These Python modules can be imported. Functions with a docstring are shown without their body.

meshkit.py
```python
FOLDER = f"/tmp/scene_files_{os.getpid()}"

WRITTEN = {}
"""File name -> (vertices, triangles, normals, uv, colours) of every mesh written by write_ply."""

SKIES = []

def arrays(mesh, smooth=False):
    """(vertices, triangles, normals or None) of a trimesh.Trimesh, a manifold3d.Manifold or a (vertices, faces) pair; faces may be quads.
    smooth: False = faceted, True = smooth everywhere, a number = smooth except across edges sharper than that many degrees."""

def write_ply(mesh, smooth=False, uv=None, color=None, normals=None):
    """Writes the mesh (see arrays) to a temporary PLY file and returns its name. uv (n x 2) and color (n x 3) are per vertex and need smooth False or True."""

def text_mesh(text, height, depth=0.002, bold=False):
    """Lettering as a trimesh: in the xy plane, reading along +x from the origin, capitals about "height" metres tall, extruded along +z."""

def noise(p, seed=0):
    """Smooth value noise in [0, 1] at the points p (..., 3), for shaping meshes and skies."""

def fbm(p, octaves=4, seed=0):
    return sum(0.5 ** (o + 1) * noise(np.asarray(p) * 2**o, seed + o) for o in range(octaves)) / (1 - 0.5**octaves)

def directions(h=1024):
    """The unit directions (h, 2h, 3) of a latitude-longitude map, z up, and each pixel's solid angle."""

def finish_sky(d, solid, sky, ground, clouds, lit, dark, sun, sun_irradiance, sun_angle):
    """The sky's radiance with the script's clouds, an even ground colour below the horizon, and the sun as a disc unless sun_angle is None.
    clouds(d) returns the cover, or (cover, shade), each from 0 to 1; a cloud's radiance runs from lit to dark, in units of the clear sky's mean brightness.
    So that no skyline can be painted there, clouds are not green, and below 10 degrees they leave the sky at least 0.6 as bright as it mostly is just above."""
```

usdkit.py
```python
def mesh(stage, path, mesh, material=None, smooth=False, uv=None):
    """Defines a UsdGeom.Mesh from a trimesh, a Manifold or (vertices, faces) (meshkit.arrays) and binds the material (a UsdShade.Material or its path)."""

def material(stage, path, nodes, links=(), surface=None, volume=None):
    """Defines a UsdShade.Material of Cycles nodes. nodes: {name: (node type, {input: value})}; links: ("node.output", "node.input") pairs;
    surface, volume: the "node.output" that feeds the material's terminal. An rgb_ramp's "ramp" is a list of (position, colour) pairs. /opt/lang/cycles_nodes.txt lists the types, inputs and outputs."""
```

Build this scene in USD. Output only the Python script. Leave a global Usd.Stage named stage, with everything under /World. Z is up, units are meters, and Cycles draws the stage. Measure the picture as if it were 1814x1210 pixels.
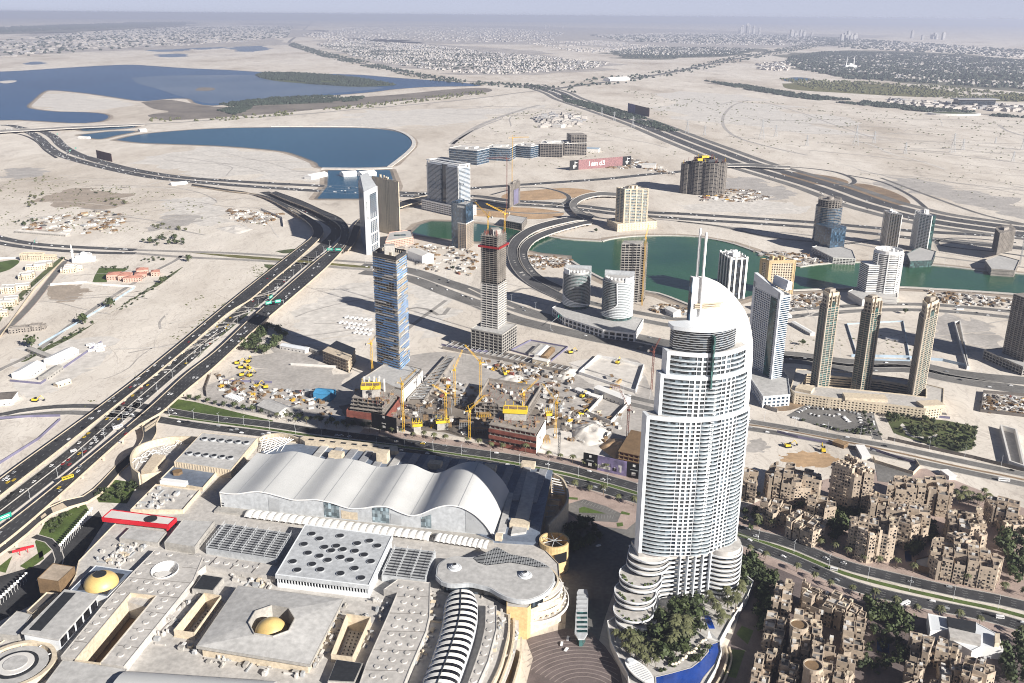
import math,random,numpy as np,trimesh,usdkit,meshkit
from pxr import Usd,UsdGeom,UsdLux,UsdShade,Gf,Sdf,Vt
from shapely.geometry import Polygon,Point,LineString
from shapely.ops import unary_union

stage = Usd.Stage.CreateInMemory()
UsdGeom.SetStageUpAxis(stage,UsdGeom.Tokens.z)
UsdGeom.SetStageMetersPerUnit(stage,1.0)
UsdGeom.Xform.Define(stage,'/World')
UsdGeom.Scope.Define(stage,'/World/Looks')

# ---------------------------------------------------------------- camera, sky, sun, exposure
EYE_HEIGHT = 450.0
FOCAL_PIXELS,PIX_W,PIX_H = 1637.0,1814.0,1210.0
PITCH,ROLL = math.atan2(578,FOCAL_PIXELS),math.radians(0.47)
EXPOSURE = 0.97
SUN_AZ,SUN_EL = math.radians(131.5),math.radians(26.5)
SUN_STRENGTH,SKY_STRENGTH = 1.25,0.05
HAZE_DENSITY = 4.7e-5

fwd = np.array([0,math.cos(PITCH),-math.sin(PITCH)])
_r0 = np.array([1.0,0,0]); _u0 = np.cross(_r0,fwd)
RIGHT = math.cos(ROLL) * _r0 + math.sin(ROLL) * _u0
UP = -math.sin(ROLL) * _r0 + math.cos(ROLL) * _u0
EYE = np.array([0,0,EYE_HEIGHT])
cam = UsdGeom.Camera.Define(stage,'/World/camera')
cam.AddTransformOp().Set(Gf.Matrix4d(*RIGHT,0,*UP,0,*(-fwd),0,*EYE,1))
cam.CreateHorizontalApertureAttr(36.0)
cam.CreateVerticalApertureAttr(36.0 * PIX_H / PIX_W)
cam.CreateFocalLengthAttr(36.0 * FOCAL_PIXELS / PIX_W)
cam.CreateClippingRangeAttr(Gf.Vec2f(1.0,200000.0))
cam.CreateExposureAttr(EXPOSURE)
SUN_DIR = np.array([math.sin(SUN_AZ) * math.cos(SUN_EL),math.cos(SUN_AZ) * math.cos(SUN_EL),math.sin(SUN_EL)])
sky_mat = usdkit.material(stage,'/World/Looks/sky_air',{
 'sky': ('sky_texture',{'sky_type': 'single_scattering','sun_disc': False,'sun_elevation': SUN_EL,'sun_rotation': SUN_AZ,'altitude': 100.0,'air_density': 0.3,'aerosol_density': 0.2,'ozone_density': 1.0}),
 'tc': ('texture_coordinate',{}),'xyz': ('separate_xyz',{}),'up': ('rgb_ramp',{'ramp': [(0.0,(0.9,0.9,0.9)),(0.035,(0.85,0.85,0.85)),(0.11,(0.25,0.25,0.25)),(0.25,(0,0,0))]}),
 'mix': ('mix_color',{'b': (5.9,6.15,7.6),'use_clamp': False}),
 'bg': ('background_shader',{'strength': SKY_STRENGTH})},[('tc.generated','xyz.vector'),('xyz.z','up.fac'),('up.color','mix.fac'),('sky.color','mix.a'),('mix.result','bg.color')],surface='bg.background')
dome = UsdLux.DomeLight.Define(stage,'/World/sky')
dome.CreateIntensityAttr(1.0)
UsdShade.MaterialBindingAPI.Apply(dome.GetPrim()).Bind(sky_mat)
sun = UsdLux.DistantLight.Define(stage,'/World/sun')
sun.CreateIntensityAttr(SUN_STRENGTH); sun.CreateNormalizeAttr(True); sun.CreateAngleAttr(0.53)
sun.CreateColorAttr(Gf.Vec3f(1.0,0.955,0.885))
_z = SUN_DIR; _x = np.cross([0,0,1.0],_z); _x /= np.linalg.norm(_x); _y = np.cross(_z,_x)
sun.AddTransformOp().Set(Gf.Matrix4d(*_x,0,*_y,0,*_z,0,0,0,1000,1))

# ---------------------------------------------------------------- helpers
def P(px,py,z=0.0):
 """The point at height z that the photograph shows at the pixel (px, py)."""
 d = fwd + RIGHT * ((px - PIX_W / 2) / FOCAL_PIXELS) - UP * ((py - PIX_H / 2) / FOCAL_PIXELS)
 return (EYE + d * ((z - EYE_HEIGHT) / d[2]))[:2]
def PX(pts,z=0.0):
 return np.array([P(a,b,z) for a,b in pts])
def seen(x,y,z=0.0,m=30):
 v = np.array([x,y,z]) - EYE; w = v @ fwd
 if w < 1: return False
 a,b = PIX_W / 2 + FOCAL_PIXELS * (v @ RIGHT) / w,PIX_H / 2 - FOCAL_PIXELS * (v @ UP) / w
 return -m < a < PIX_W + m and -m < b < PIX_H + m
def pix(x,y,z=0.0):
 v = np.array([x,y,z]) - EYE; w = v @ fwd
 return PIX_W / 2 + FOCAL_PIXELS * (v @ RIGHT) / w,PIX_H / 2 - FOCAL_PIXELS * (v @ UP) / w
def top(base,ty):
 """Height of what stands at base (x, y) and reaches picture row ty."""
 lo,hi = 0.0,600.0
 for _ in range(40):
  m = (lo + hi) / 2
  if pix(base[0],base[1],m)[1] > ty: lo = m
  else: hi = m
 return lo
def rot(p,a):
 p = np.asarray(p,float); c,s = math.cos(a),math.sin(a)
 return np.stack([p[...,0] * c - p[...,1] * s,p[...,0] * s + p[...,1] * c],-1)
def ccw(p):
 p = np.asarray(p,float)
 a = np.sum(p[:,0] * np.roll(p[:,1],-1) - np.roll(p[:,0],-1) * p[:,1])
 return p if a > 0 else p[::-1]
def rect(cx,cy,w,d,ang=0.0):
 return rot(np.array([[-w / 2,-d / 2],[w / 2,-d / 2],[w / 2,d / 2],[-w / 2,d / 2]]),ang) + [cx,cy]
def circ(cx,cy,r,n=24,ry=None,ang=0.0):
 t = np.arange(n) * 2 * math.pi / n
 return rot(np.stack([r * np.cos(t),(ry or r) * np.sin(t)],1),ang) + [cx,cy]
def inset(p,d):
 """The outline p moved inwards by d metres (outwards when d < 0)."""
 g = Polygon(p).buffer(-d,join_style=2)
 if g.is_empty: return np.asarray(p)
 if hasattr(g,'geoms'): g = max(g.geoms,key=lambda x: x.area)
 return np.array(g.exterior.coords)[:-1]
def smoothline(p,step=None,n=None,k=3):
 """A smooth curve through the points p (any number of columns), Catmull-Rom."""
 p = np.asarray(p,float)
 if len(p) < 3: k = 0
 q = np.vstack([2 * p[0] - p[1],p,2 * p[-1] - p[-2]])
 out = []
 m = 8
 for i in range(1,len(q) - 2):
  t = np.linspace(0,1,m,endpoint=False)[:,None]
  a,b,c,d = q[i - 1],q[i],q[i + 1],q[i + 2]
  out.append(0.5 * (2 * b + (c - a) * t + (2 * a - 5 * b + 4 * c - d) * t ** 2 + (3 * b - a - 3 * c + d) * t ** 3))
 out = np.vstack(out + [p[-1:]])
 s = np.r_[0,np.cumsum(np.linalg.norm(np.diff(out[:,:2],axis=0),axis=1))]
 n = n or max(2,int(s[-1] / (step or 10)) + 1)
 u = np.linspace(0,s[-1],n)
 return np.stack([np.interp(u,s,out[:,j]) for j in range(out.shape[1])],1)
def normals2(c):
 t = np.gradient(c[:,:2],axis=0); t /= np.linalg.norm(t,axis=1,keepdims=True) + 1e-9
 return t,np.stack([-t[:,1],t[:,0]],1)
def triangulate(poly):
 v,f = trimesh.creation.triangulate_polygon(poly,engine='earcut')
 return np.asarray(v),np.asarray(f)

class MB:
 """Collects shapes that become one mesh."""
 def __init__(s): s.v,s.f,s.n = [],[],0
 def add(s,v,f):
  v = np.asarray(v,float); s.v.append(v); s.f.append(np.asarray(f,int) + s.n); s.n += len(v); return s
 def prism(s,p,z0,z1,bottom=False,roof=True):
  p = ccw(p); n = len(p); i = np.arange(n); j = (i + 1) % n
  s.add(np.vstack([np.c_[p,np.full(n,z0)],np.c_[p,np.full(n,z1)]]),np.vstack([np.c_[i,j,j + n],np.c_[i,j + n,i + n]]))
  if roof or bottom:
   if n <= 4 and n >= 3 and Polygon(p).convex_hull.area < Polygon(p).area * 1.0001:
    f = np.array([[0,k,k + 1] for k in range(1,n - 1)]); q = p
   else: q,f = triangulate(Polygon(p))
   a = np.cross(q[f[0,1]] - q[f[0,0]],q[f[0,2]] - q[f[0,0]])
   if a < 0: f = f[:,::-1]
   if roof: s.add(np.c_[q,np.full(len(q),z1)],f)
   if bottom: s.add(np.c_[q,np.full(len(q),z0)],f[:,::-1])
  return s
 def ring(s,p,t,z0,z1):
  """A wall of thickness t along the inside of the outline p."""
  g = Polygon(p); h = g.buffer(-t,join_style=2)
  return s.solid(g.difference(h),z0,z1)
 def solid(s,g,z0,z1,bottom=False):
  for q in getattr(g,'geoms',[g]):
   if q.is_empty or q.geom_type != 'Polygon': continue
   q = q.simplify(0.02)
   v,f = triangulate(q)
   a = np.cross(v[f[:,1]] - v[f[:,0]],v[f[:,2]] - v[f[:,0]]).sum()
   if a < 0: f = f[:,::-1]
   s.add(np.c_[v,np.full(len(v),z1)],f)
   if bottom: s.add(np.c_[v,np.full(len(v),z0)],f[:,::-1])
   for k,r in enumerate([q.exterior,*q.interiors]):
    c = ccw(np.array(r.coords)[:-1]); c = c if k == 0 else c[::-1]
    n = len(c); i = np.arange(n); j = (i + 1) % n
    s.add(np.vstack([np.c_[c,np.full(n,z0)],np.c_[c,np.full(n,z1)]]),np.vstack([np.c_[i,j,j + n],np.c_[i,j + n,i + n]]))
  return s
 def sheet(s,g,z):
  if not hasattr(g,'geom_type'): g = Polygon(g).buffer(0)
  for q in getattr(g,'geoms',[g]):
   if q.is_empty or q.geom_type != 'Polygon': continue
   v,f = triangulate(q)
   a = np.cross(v[f[:,1]] - v[f[:,0]],v[f[:,2]] - v[f[:,0]]).sum()
   s.add(np.c_[v,np.full(len(v),z)],f if a > 0 else f[:,::-1])
  return s
 def box(s,x,y,z0,w,d,h,ang=0.0): return s.prism(rect(x,y,w,d,ang),z0,z0 + h,bottom=z0 > 0.3)
 def cyl(s,x,y,z0,z1,r,n=12,r1=None,cap=True):
  t = np.arange(n) * 2 * math.pi / n; c = np.stack([np.cos(t),np.sin(t)],1); r1 = r if r1 is None else r1
  i = np.arange(n); j = (i + 1) % n
  v = np.vstack([np.c_[c * r + [x,y],np.full(n,z0)],np.c_[c * r1 + [x,y],np.full(n,z1)],[[x,y,z1]]])
  f = [np.c_[i,j,j + n],np.c_[i,j + n,i + n]] + ([np.c_[i + n,j + n,np.full(n,2 * n)]] if cap else [])
  return s.add(v,np.vstack(f))
 def dome(s,x,y,z,r,h,n=20,m=7,cut=0.0):
  t = np.arange(n) * 2 * math.pi / n; V = []
  a = np.linspace(0,math.pi / 2 * (1 - cut),m)
  for q in a: V.append(np.c_[x + r * math.cos(q) * np.cos(t),y + r * math.cos(q) * np.sin(t),np.full(n,z + h * math.sin(q))])
  V = np.vstack(V); F = []; i = np.arange(n); j = (i + 1) % n
  for k in range(m - 1): F += [np.c_[k * n + i,k * n + j,(k + 1) * n + j],np.c_[k * n + i,(k + 1) * n + j,(k + 1) * n + i]]
  return s.add(V,np.vstack(F))
 def tube(s,a,b,r,n=5,r1=None):
  a,b = np.asarray(a,float),np.asarray(b,float); d = b - a; L = np.linalg.norm(d)
  if L < 1e-6: return s
  d /= L; u = np.cross(d,[0,0,1.0] if abs(d[2]) < 0.9 else [1.0,0,0]); u /= np.linalg.norm(u); w = np.cross(d,u)
  t = np.arange(n) * 2 * math.pi / n; c = np.cos(t)[:,None] * u + np.sin(t)[:,None] * w
  i = np.arange(n); j = (i + 1) % n; r1 = r if r1 is None else r1
  return s.add(np.vstack([a + c * r,b + c * r1,a,b]),np.vstack([np.c_[i,j,j + n],np.c_[i,j + n,i + n],np.c_[j,i,np.full(n,2 * n)],np.c_[i + n,j + n,np.full(n,2 * n + 1)]]))
 def grid(s,v):
  """v (a, b, 3): a sheet of quads."""
  a,b = v.shape[:2]; i,j = np.meshgrid(np.arange(a - 1),np.arange(b - 1),indexing='ij'); k = (i * b + j).ravel()
  return s.add(v.reshape(-1,3),np.vstack([np.c_[k,k + b,k + b + 1],np.c_[k,k + b + 1,k + 1]]))
 def ribbon(s,c,w0,w1,z=0.0):
  """A flat band beside the curve c: from w0 to w1 metres to its left. c may carry heights."""
  _,n = normals2(c); h = (c[:,2] if c.shape[1] > 2 else 0) + z + np.zeros(len(c))
  return s.grid(np.stack([np.c_[c[:,:2] + n * w1,h],np.c_[c[:,:2] + n * w0,h]],1))
 def slab(s,c,w0,w1,z0,z1):
  """As ribbon, but a closed band between the heights z0 and z1 (both added to the curve's)."""
  _,n = normals2(c); h = (c[:,2] if c.shape[1] > 2 else 0) + np.zeros(len(c))
  A,B = c[:,:2] + n * w0,c[:,:2] + n * w1
  q = [np.c_[B,h + z0],np.c_[B,h + z1],np.c_[A,h + z1],np.c_[A,h + z0],np.c_[B,h + z0]]
  s.grid(np.stack(q,1)[:,::-1])
  for e,r in ((0,False),(-1,True)):
   v = np.array([x[e] for x in q[:4]]); f = np.array([[0,1,2],[0,2,3]]); s.add(v,f[:,::-1] if r else f)
  return s
 def bounds(s): v = np.vstack(s.v); return v.min(0),v.max(0)

used = {}
def numbered(name,parent='/World'):
 k = used.get((parent,name),-1) + 1; used[(parent,name)] = k
 return f'{parent}/{name}' + (f'_{k:03d}' if k else '')
LOOK = {}
def L(name): return LOOK[name]
ORIGIN = {'/World': np.zeros(3)}
def note(prim,label=None,cat=None,group=None,kind=None):
 for k,v in (('label',label),('category',cat),('group',group),('kind',kind)):
  if v: prim.SetCustomDataByKey(k,v)
def thing(name,label,cat,loc=(0,0,0),group=None,kind=None):
 path = numbered(name); x = UsdGeom.Xform.Define(stage,path)
 loc = np.array([loc[0],loc[1],loc[2] if len(loc) > 2 else 0.0],float)
 x.AddTranslateOp().Set(Gf.Vec3d(*loc)); ORIGIN[path] = loc
 note(x.GetPrim(),label,cat,group,kind); return path
def part(parent,name,mb,look,label=None,kind=None,smooth=False):
 """A mesh under the thing (or part) parent. Its shapes are given in world coordinates."""
 if not mb.n: return None
 path = numbered(name,parent); o = ORIGIN[parent]
 m = usdkit.mesh(stage,path,(np.vstack(mb.v) - o,np.vstack(mb.f)),L(look),smooth=smooth); ORIGIN[path] = o
 note(m.GetPrim(),label,None,None,kind); return path
def one(t,name,look_,kind,*a,**k): return part(t,name,getattr(MB(),kind)(*a,**k),look_)
def single(name,mb,look,label=None,cat=None,group=None,kind=None,smooth=False,at_origin=False):
 """A thing that is one mesh."""
 path = numbered(name); a,b = mb.bounds()
 o = np.zeros(3) if at_origin else np.array([(a[0] + b[0]) / 2,(a[1] + b[1]) / 2,a[2]])
 m = usdkit.mesh(stage,path,(np.vstack(mb.v) - o,np.vstack(mb.f)),L(look),smooth=smooth)
 if not at_origin: m.AddTranslateOp().Set(Gf.Vec3d(*o))
 ORIGIN[path] = o; note(m.GetPrim(),label,cat,group,kind); return path
def place(first,name,loc,deg=0.0,label=None,cat=None,group=None,scale=1.0):
 """A copy of the thing `first` with its parts."""
 x = UsdGeom.Xform.Define(stage,numbered(name)); p = x.GetPrim()
 p.GetReferences().AddInternalReference(Sdf.Path(first))
 x.ClearXformOpOrder()
 x.AddTranslateOp().Set(Gf.Vec3d(*map(float,loc))); x.AddRotateZOp().Set(float(deg))
 if scale != 1.0: x.AddScaleOp().Set(Gf.Vec3f(scale,scale,scale))
 p.SetInstanceable(True); note(p,label,cat,group); return p
class Kind:
 """Copies of one model: the first call moves the model itself into place, later ones copy it."""
 def __init__(s,name,build): s.name,s.build,s.first = name,build,None
 def put(s,loc,deg,label,cat,group=None,scale=1.0):
  if s.first is None:
   p = thing(s.name,label,cat,(0,0,0),group); s.build(p); s.first = p
   x = UsdGeom.Xform(stage.GetPrimAtPath(p)); x.ClearXformOpOrder()
   x.AddTranslateOp(opSuffix='at').Set(Gf.Vec3d(*map(float,loc))); x.AddRotateZOp(opSuffix='turn').Set(float(deg))
   if scale != 1.0: x.AddScaleOp(opSuffix='size').Set(Gf.Vec3f(scale,scale,scale))
  else: place(s.first,s.name,loc,deg,label,cat,group,scale)

# ---------------------------------------------------------------- materials
def look(name,color,rough=0.7,spec=0.4,metal=0.0,vary=0.12,scale=0.05,second=None,fine=None,bump=0.0,coat=0.0):
 """A principled surface whose colour wanders between two tones by noise in world metres."""
 c = np.array(color,float); d = np.array(second,float) if second is not None else c * (1 - vary)
 e = c * (1 + vary * 0.5) if second is None else c
 n = {'g': ('geometry',{}),'n': ('noise_texture',{'scale': scale,'detail': 5.0,'roughness': 0.6}),
         'r': ('rgb_ramp',{'ramp': [(0.32,tuple(d)),(0.68,tuple(np.minimum(e,0.9)))]}),
         'p': ('principled_bsdf',{'roughness': rough,'specular_ior_level': spec,'metallic': metal,'coat_weight': coat})}
 l = [('g.position','n.vector'),('n.fac','r.fac'),('r.color','p.base_color')]
 if fine:
  n['n2'] = ('noise_texture',{'scale': fine,'detail': 3.0}); n['r2'] = ('rgb_ramp',{'ramp': [(0.3,(0.8,0.8,0.8)),(0.7,(1.1,1.1,1.1))]})
  n['m'] = ('mix_color',{'blend_type': 'multiply','fac': 1.0,'use_clamp': False})
  l = [('g.position','n.vector'),('g.position','n2.vector'),('n.fac','r.fac'),('n2.fac','r2.fac'),('r.color','m.a'),('r2.color','m.b'),('m.result','p.base_color')]
 if bump:
  n['b'] = ('bump',{'strength': 0.6,'distance': bump}); l += [(('n2' if fine else 'n') + '.fac','b.height'),('b.normal','p.normal')]
 LOOK[name] = usdkit.material(stage,f'/World/Looks/{name}',n,l,surface='p.BSDF')
def glass(name,color,rough=0.08,spec=0.7,cell=(2.5,2.5,3.4),vary=0.5):
 """Opaque tinted facade glass; each pane a little different (blinds, rooms behind)."""
 c = np.array(color,float)
 n = {'g': ('geometry',{}),'m': ('mapping',{'scale': tuple(1 / np.array(cell))}),'q': ('vector_math',{'math_type': 'floor'}),'w': ('white_noise_texture',{}),
         'r': ('rgb_ramp',{'ramp': [(0.1,tuple(c * (1 - vary))),(0.6,tuple(c)),(0.85,tuple(c * (1 + vary))),(1.0,tuple(np.minimum(c * (1 + vary * 3),0.7)))]}),
         'p': ('principled_bsdf',{'roughness': rough,'specular_ior_level': spec})}
 LOOK[name] = usdkit.material(stage,f'/World/Looks/{name}',n,[('g.position','m.vector'),('m.vector','q.vector1'),('q.vector','w.vector'),('w.value','r.fac'),('r.color','p.base_color')],surface='p.BSDF')

# ---------------------------------------------------------------- looks
look('concrete',(0.40,0.38,0.35),vary=0.25,scale=0.06,fine=0.5)
look('tan_concrete',(0.50,0.45,0.38),vary=0.2,scale=0.1,fine=0.6)
look('raw_concrete',(0.30,0.27,0.24),vary=0.35,scale=0.08,fine=0.7)
look('cream_concrete',(0.56,0.47,0.355),vary=0.15,scale=0.05,fine=0.6)
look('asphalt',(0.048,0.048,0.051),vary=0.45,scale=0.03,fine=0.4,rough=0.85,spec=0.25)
look('worn_asphalt',(0.085,0.084,0.086),vary=0.4,scale=0.015,fine=0.2,rough=0.85,spec=0.25)
look('grey_asphalt',(0.175,0.168,0.16),vary=0.3,scale=0.02,fine=0.3,rough=0.9,spec=0.2)
look('pale_road',(0.30,0.28,0.26),vary=0.25,scale=0.02,fine=0.2,rough=0.9)
look('kerb',(0.5,0.47,0.43),vary=0.15,scale=0.2)
look('marking',(0.36,0.36,0.35),vary=0.25,scale=0.5)
look('paving',(0.40,0.31,0.27),vary=0.25,scale=0.06,fine=0.8)
look('brown_earth',(0.27,0.19,0.12),vary=0.3,scale=0.02,fine=0.15)
look('orange_earth',(0.46,0.31,0.18),vary=0.25,scale=0.03,fine=0.2)
look('white_sand',(0.64,0.60,0.55),vary=0.14,scale=0.02,fine=0.1)
look('grey_ground',(0.43,0.40,0.37),vary=0.2,scale=0.03,fine=0.2)
look('scrub_sand',(0.42,0.35,0.28),second=(0.30,0.25,0.20),scale=0.03,fine=0.25)
look('mud_flat',(0.22,0.19,0.16),vary=0.35,scale=0.006,fine=0.05)
look('grass',(0.085,0.125,0.030),vary=0.4,scale=0.05,fine=0.5)
look('dry_grass',(0.16,0.15,0.05),vary=0.4,scale=0.05,fine=0.4)
look('verge',(0.095,0.115,0.045),vary=0.5,scale=0.02,fine=0.2)
look('leaf_dark',(0.016,0.026,0.011),second=(0.055,0.070,0.024),scale=0.07)
look('leaf',(0.034,0.052,0.016),second=(0.062,0.078,0.026),scale=0.07)
look('leaf_olive',(0.10,0.105,0.045),vary=0.45,scale=0.25)
look('leaf_far',(0.032,0.046,0.032),vary=0.5,scale=0.02)
look('trunk',(0.16,0.12,0.085),vary=0.3,scale=1.0)
look('white_paint',(0.78,0.77,0.75),vary=0.06,scale=0.05,rough=0.5)
look('cool_white',(0.64,0.66,0.68),vary=0.07,scale=0.05,rough=0.5)
look('roof_grey',(0.46,0.45,0.435),vary=0.12,scale=0.03,fine=0.25)
look('roof_tan',(0.49,0.465,0.435),vary=0.16,scale=0.04,fine=0.3)
look('roof_dark',(0.13,0.115,0.105),vary=0.25,scale=0.04,fine=0.3)
look('blue_roof',(0.15,0.18,0.235),vary=0.2,scale=0.04,fine=0.3,rough=0.6)
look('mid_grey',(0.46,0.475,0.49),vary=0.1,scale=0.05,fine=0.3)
look('monitor',(0.30,0.305,0.32),vary=0.15,scale=0.05,fine=0.3)
look('town_ground',(0.46,0.42,0.38),vary=0.4,scale=0.006,fine=0.05)
look('suburb_ground',(0.16,0.155,0.11),vary=0.5,scale=0.006,fine=0.05)
look('metal_roof',(0.52,0.52,0.51),vary=0.08,scale=0.03,rough=0.42)
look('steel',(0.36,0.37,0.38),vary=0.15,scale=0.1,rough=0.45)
look('dark_steel',(0.05,0.052,0.058),vary=0.3,scale=0.1,rough=0.5)
look('louvre',(0.022,0.024,0.028),vary=0.3,scale=0.3)
look('cream_wall',(0.60,0.51,0.385),vary=0.12,scale=0.05,fine=0.4)
look('sand_wall',(0.46,0.375,0.29),vary=0.28,scale=0.04,fine=0.3)
look('ochre_wall',(0.58,0.42,0.21),vary=0.12,scale=0.05,fine=0.4)
look('pink_wall',(0.55,0.36,0.29),vary=0.15,scale=0.05)
look('brown_wall',(0.20,0.13,0.07),vary=0.25,scale=0.06,fine=0.5)
look('gold',(0.62,0.44,0.17),vary=0.2,scale=0.1,rough=0.45,spec=0.6)
look('red',(0.52,0.018,0.03),vary=0.15,scale=0.1,rough=0.45)
look('rust',(0.23,0.075,0.055),vary=0.45,scale=0.15,fine=1.0)
look('yellow',(0.66,0.47,0.035),vary=0.15,scale=0.1,rough=0.5)
look('crane_yellow',(0.62,0.37,0.04),vary=0.15,scale=0.2,rough=0.5)
look('green_sign',(0.01,0.30,0.21),vary=0.1,scale=0.2,rough=0.5)
look('purple_fence',(0.16,0.15,0.23),vary=0.25,scale=0.05)
look('blue_fence',(0.36,0.45,0.54),vary=0.3,scale=0.05)
look('blue_tarp',(0.05,0.24,0.44),vary=0.3,scale=0.1)
look('pale_wall',(0.60,0.58,0.55),vary=0.12,scale=0.05)
look('timber',(0.30,0.20,0.11),vary=0.4,scale=0.3)
look('black_panel',(0.012,0.012,0.014),vary=0.2,scale=0.1,rough=0.4)
look('car_white',(0.75,0.75,0.75),vary=0.04,scale=0.5,rough=0.3,coat=0.5)
look('car_black',(0.015,0.016,0.018),vary=0.2,scale=0.5,rough=0.3,coat=0.5)
look('car_silver',(0.34,0.35,0.36),vary=0.1,scale=0.5,rough=0.35,coat=0.5)
look('car_red',(0.30,0.02,0.02),vary=0.1,scale=0.5,rough=0.3,coat=0.5)
look('car_yellow',(0.66,0.45,0.03),vary=0.1,scale=0.5,rough=0.3,coat=0.5)
look('tyre',(0.02,0.02,0.02),vary=0.1)
look('fabric_white',(0.74,0.72,0.68),vary=0.06,scale=0.05,rough=0.8)
look('pool_water',(0.004,0.05,0.30),vary=0.3,scale=0.08,rough=0.1,spec=0.5)
look('dark_pool',(0.004,0.02,0.09),vary=0.3,scale=0.08,rough=0.1,spec=0.5)
look('sun_umbrella',(0.68,0.60,0.48),vary=0.08,scale=0.2)
look('red_roof',(0.50,0.24,0.18),vary=0.2,scale=0.1)
look('blue_net',(0.17,0.33,0.60),vary=0.45,scale=0.12,fine=0.8)
look('city_white',(0.46,0.43,0.40),vary=0.35,scale=0.01)
look('city_grey',(0.30,0.30,0.31),vary=0.3,scale=0.01)
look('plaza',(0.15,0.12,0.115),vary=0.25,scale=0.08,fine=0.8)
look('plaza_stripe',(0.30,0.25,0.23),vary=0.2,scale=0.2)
look('ad_pink',(0.34,0.17,0.17),second=(0.13,0.07,0.075),scale=0.35)
look('ad_purple',(0.30,0.24,0.44),second=(0.10,0.09,0.15),scale=0.10)
look('ad_brown',(0.13,0.07,0.06),vary=0.4,scale=0.1)
look('loft_wall',(0.37,0.325,0.27),vary=0.15,scale=0.05)
look('rail_glass',(0.40,0.45,0.48),vary=0.25,scale=0.15,rough=0.15)
glass('glass_dark',(0.022,0.029,0.038),vary=0.75)
glass('glass_hotel',(0.050,0.062,0.072),vary=0.8,cell=(1.9,1.9,3.31))
look('hotel_white',(0.70,0.72,0.745),vary=0.08,scale=0.04,rough=0.5)
glass('glass_blue',(0.030,0.055,0.085))
glass('glass_green',(0.030,0.062,0.060))
glass('glass_teal',(0.028,0.068,0.066),rough=0.05)
look('gold_wall',(0.50,0.375,0.21),vary=0.15,scale=0.05,fine=0.4)
glass('glass_pale',(0.16,0.20,0.22))
glass('window_dark',(0.012,0.012,0.014),vary=0.4)

def water_look(name,deep,shallow,scale=0.0012,rough=0.3,spec=0.2):
 n = {'g': ('geometry',{}),'m': ('mapping',{'scale': (1.0,0.55,1.0)}),'n': ('noise_texture',{'scale': scale,'detail': 4.0,'roughness': 0.5}),
         'r': ('rgb_ramp',{'ramp': [(0.38,deep),(0.66,shallow)]}),'w': ('noise_texture',{'scale': 0.12,'detail': 4.0}),'b': ('bump',{'strength': 0.5,'distance': 0.8}),
         'p': ('principled_bsdf',{'roughness': rough,'specular_ior_level': spec})}
 LOOK[name] = usdkit.material(stage,f'/World/Looks/{name}',n,[('g.position','m.vector'),('m.vector','n.vector'),('g.position','w.vector'),('w.fac','b.height'),('b.normal','p.normal'),('n.fac','r.fac'),('r.color','p.base_color')],surface='p.BSDF')
water_look('lagoon_water',(0.008,0.055,0.140),(0.018,0.080,0.185))
water_look('shallow_water',(0.060,0.105,0.175),(0.115,0.155,0.215),0.002)
water_look('lake_water',(0.005,0.062,0.120),(0.012,0.085,0.150))
water_look('canal_water',(0.012,0.066,0.034),(0.040,0.115,0.050),0.005,0.14,0.24)

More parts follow.
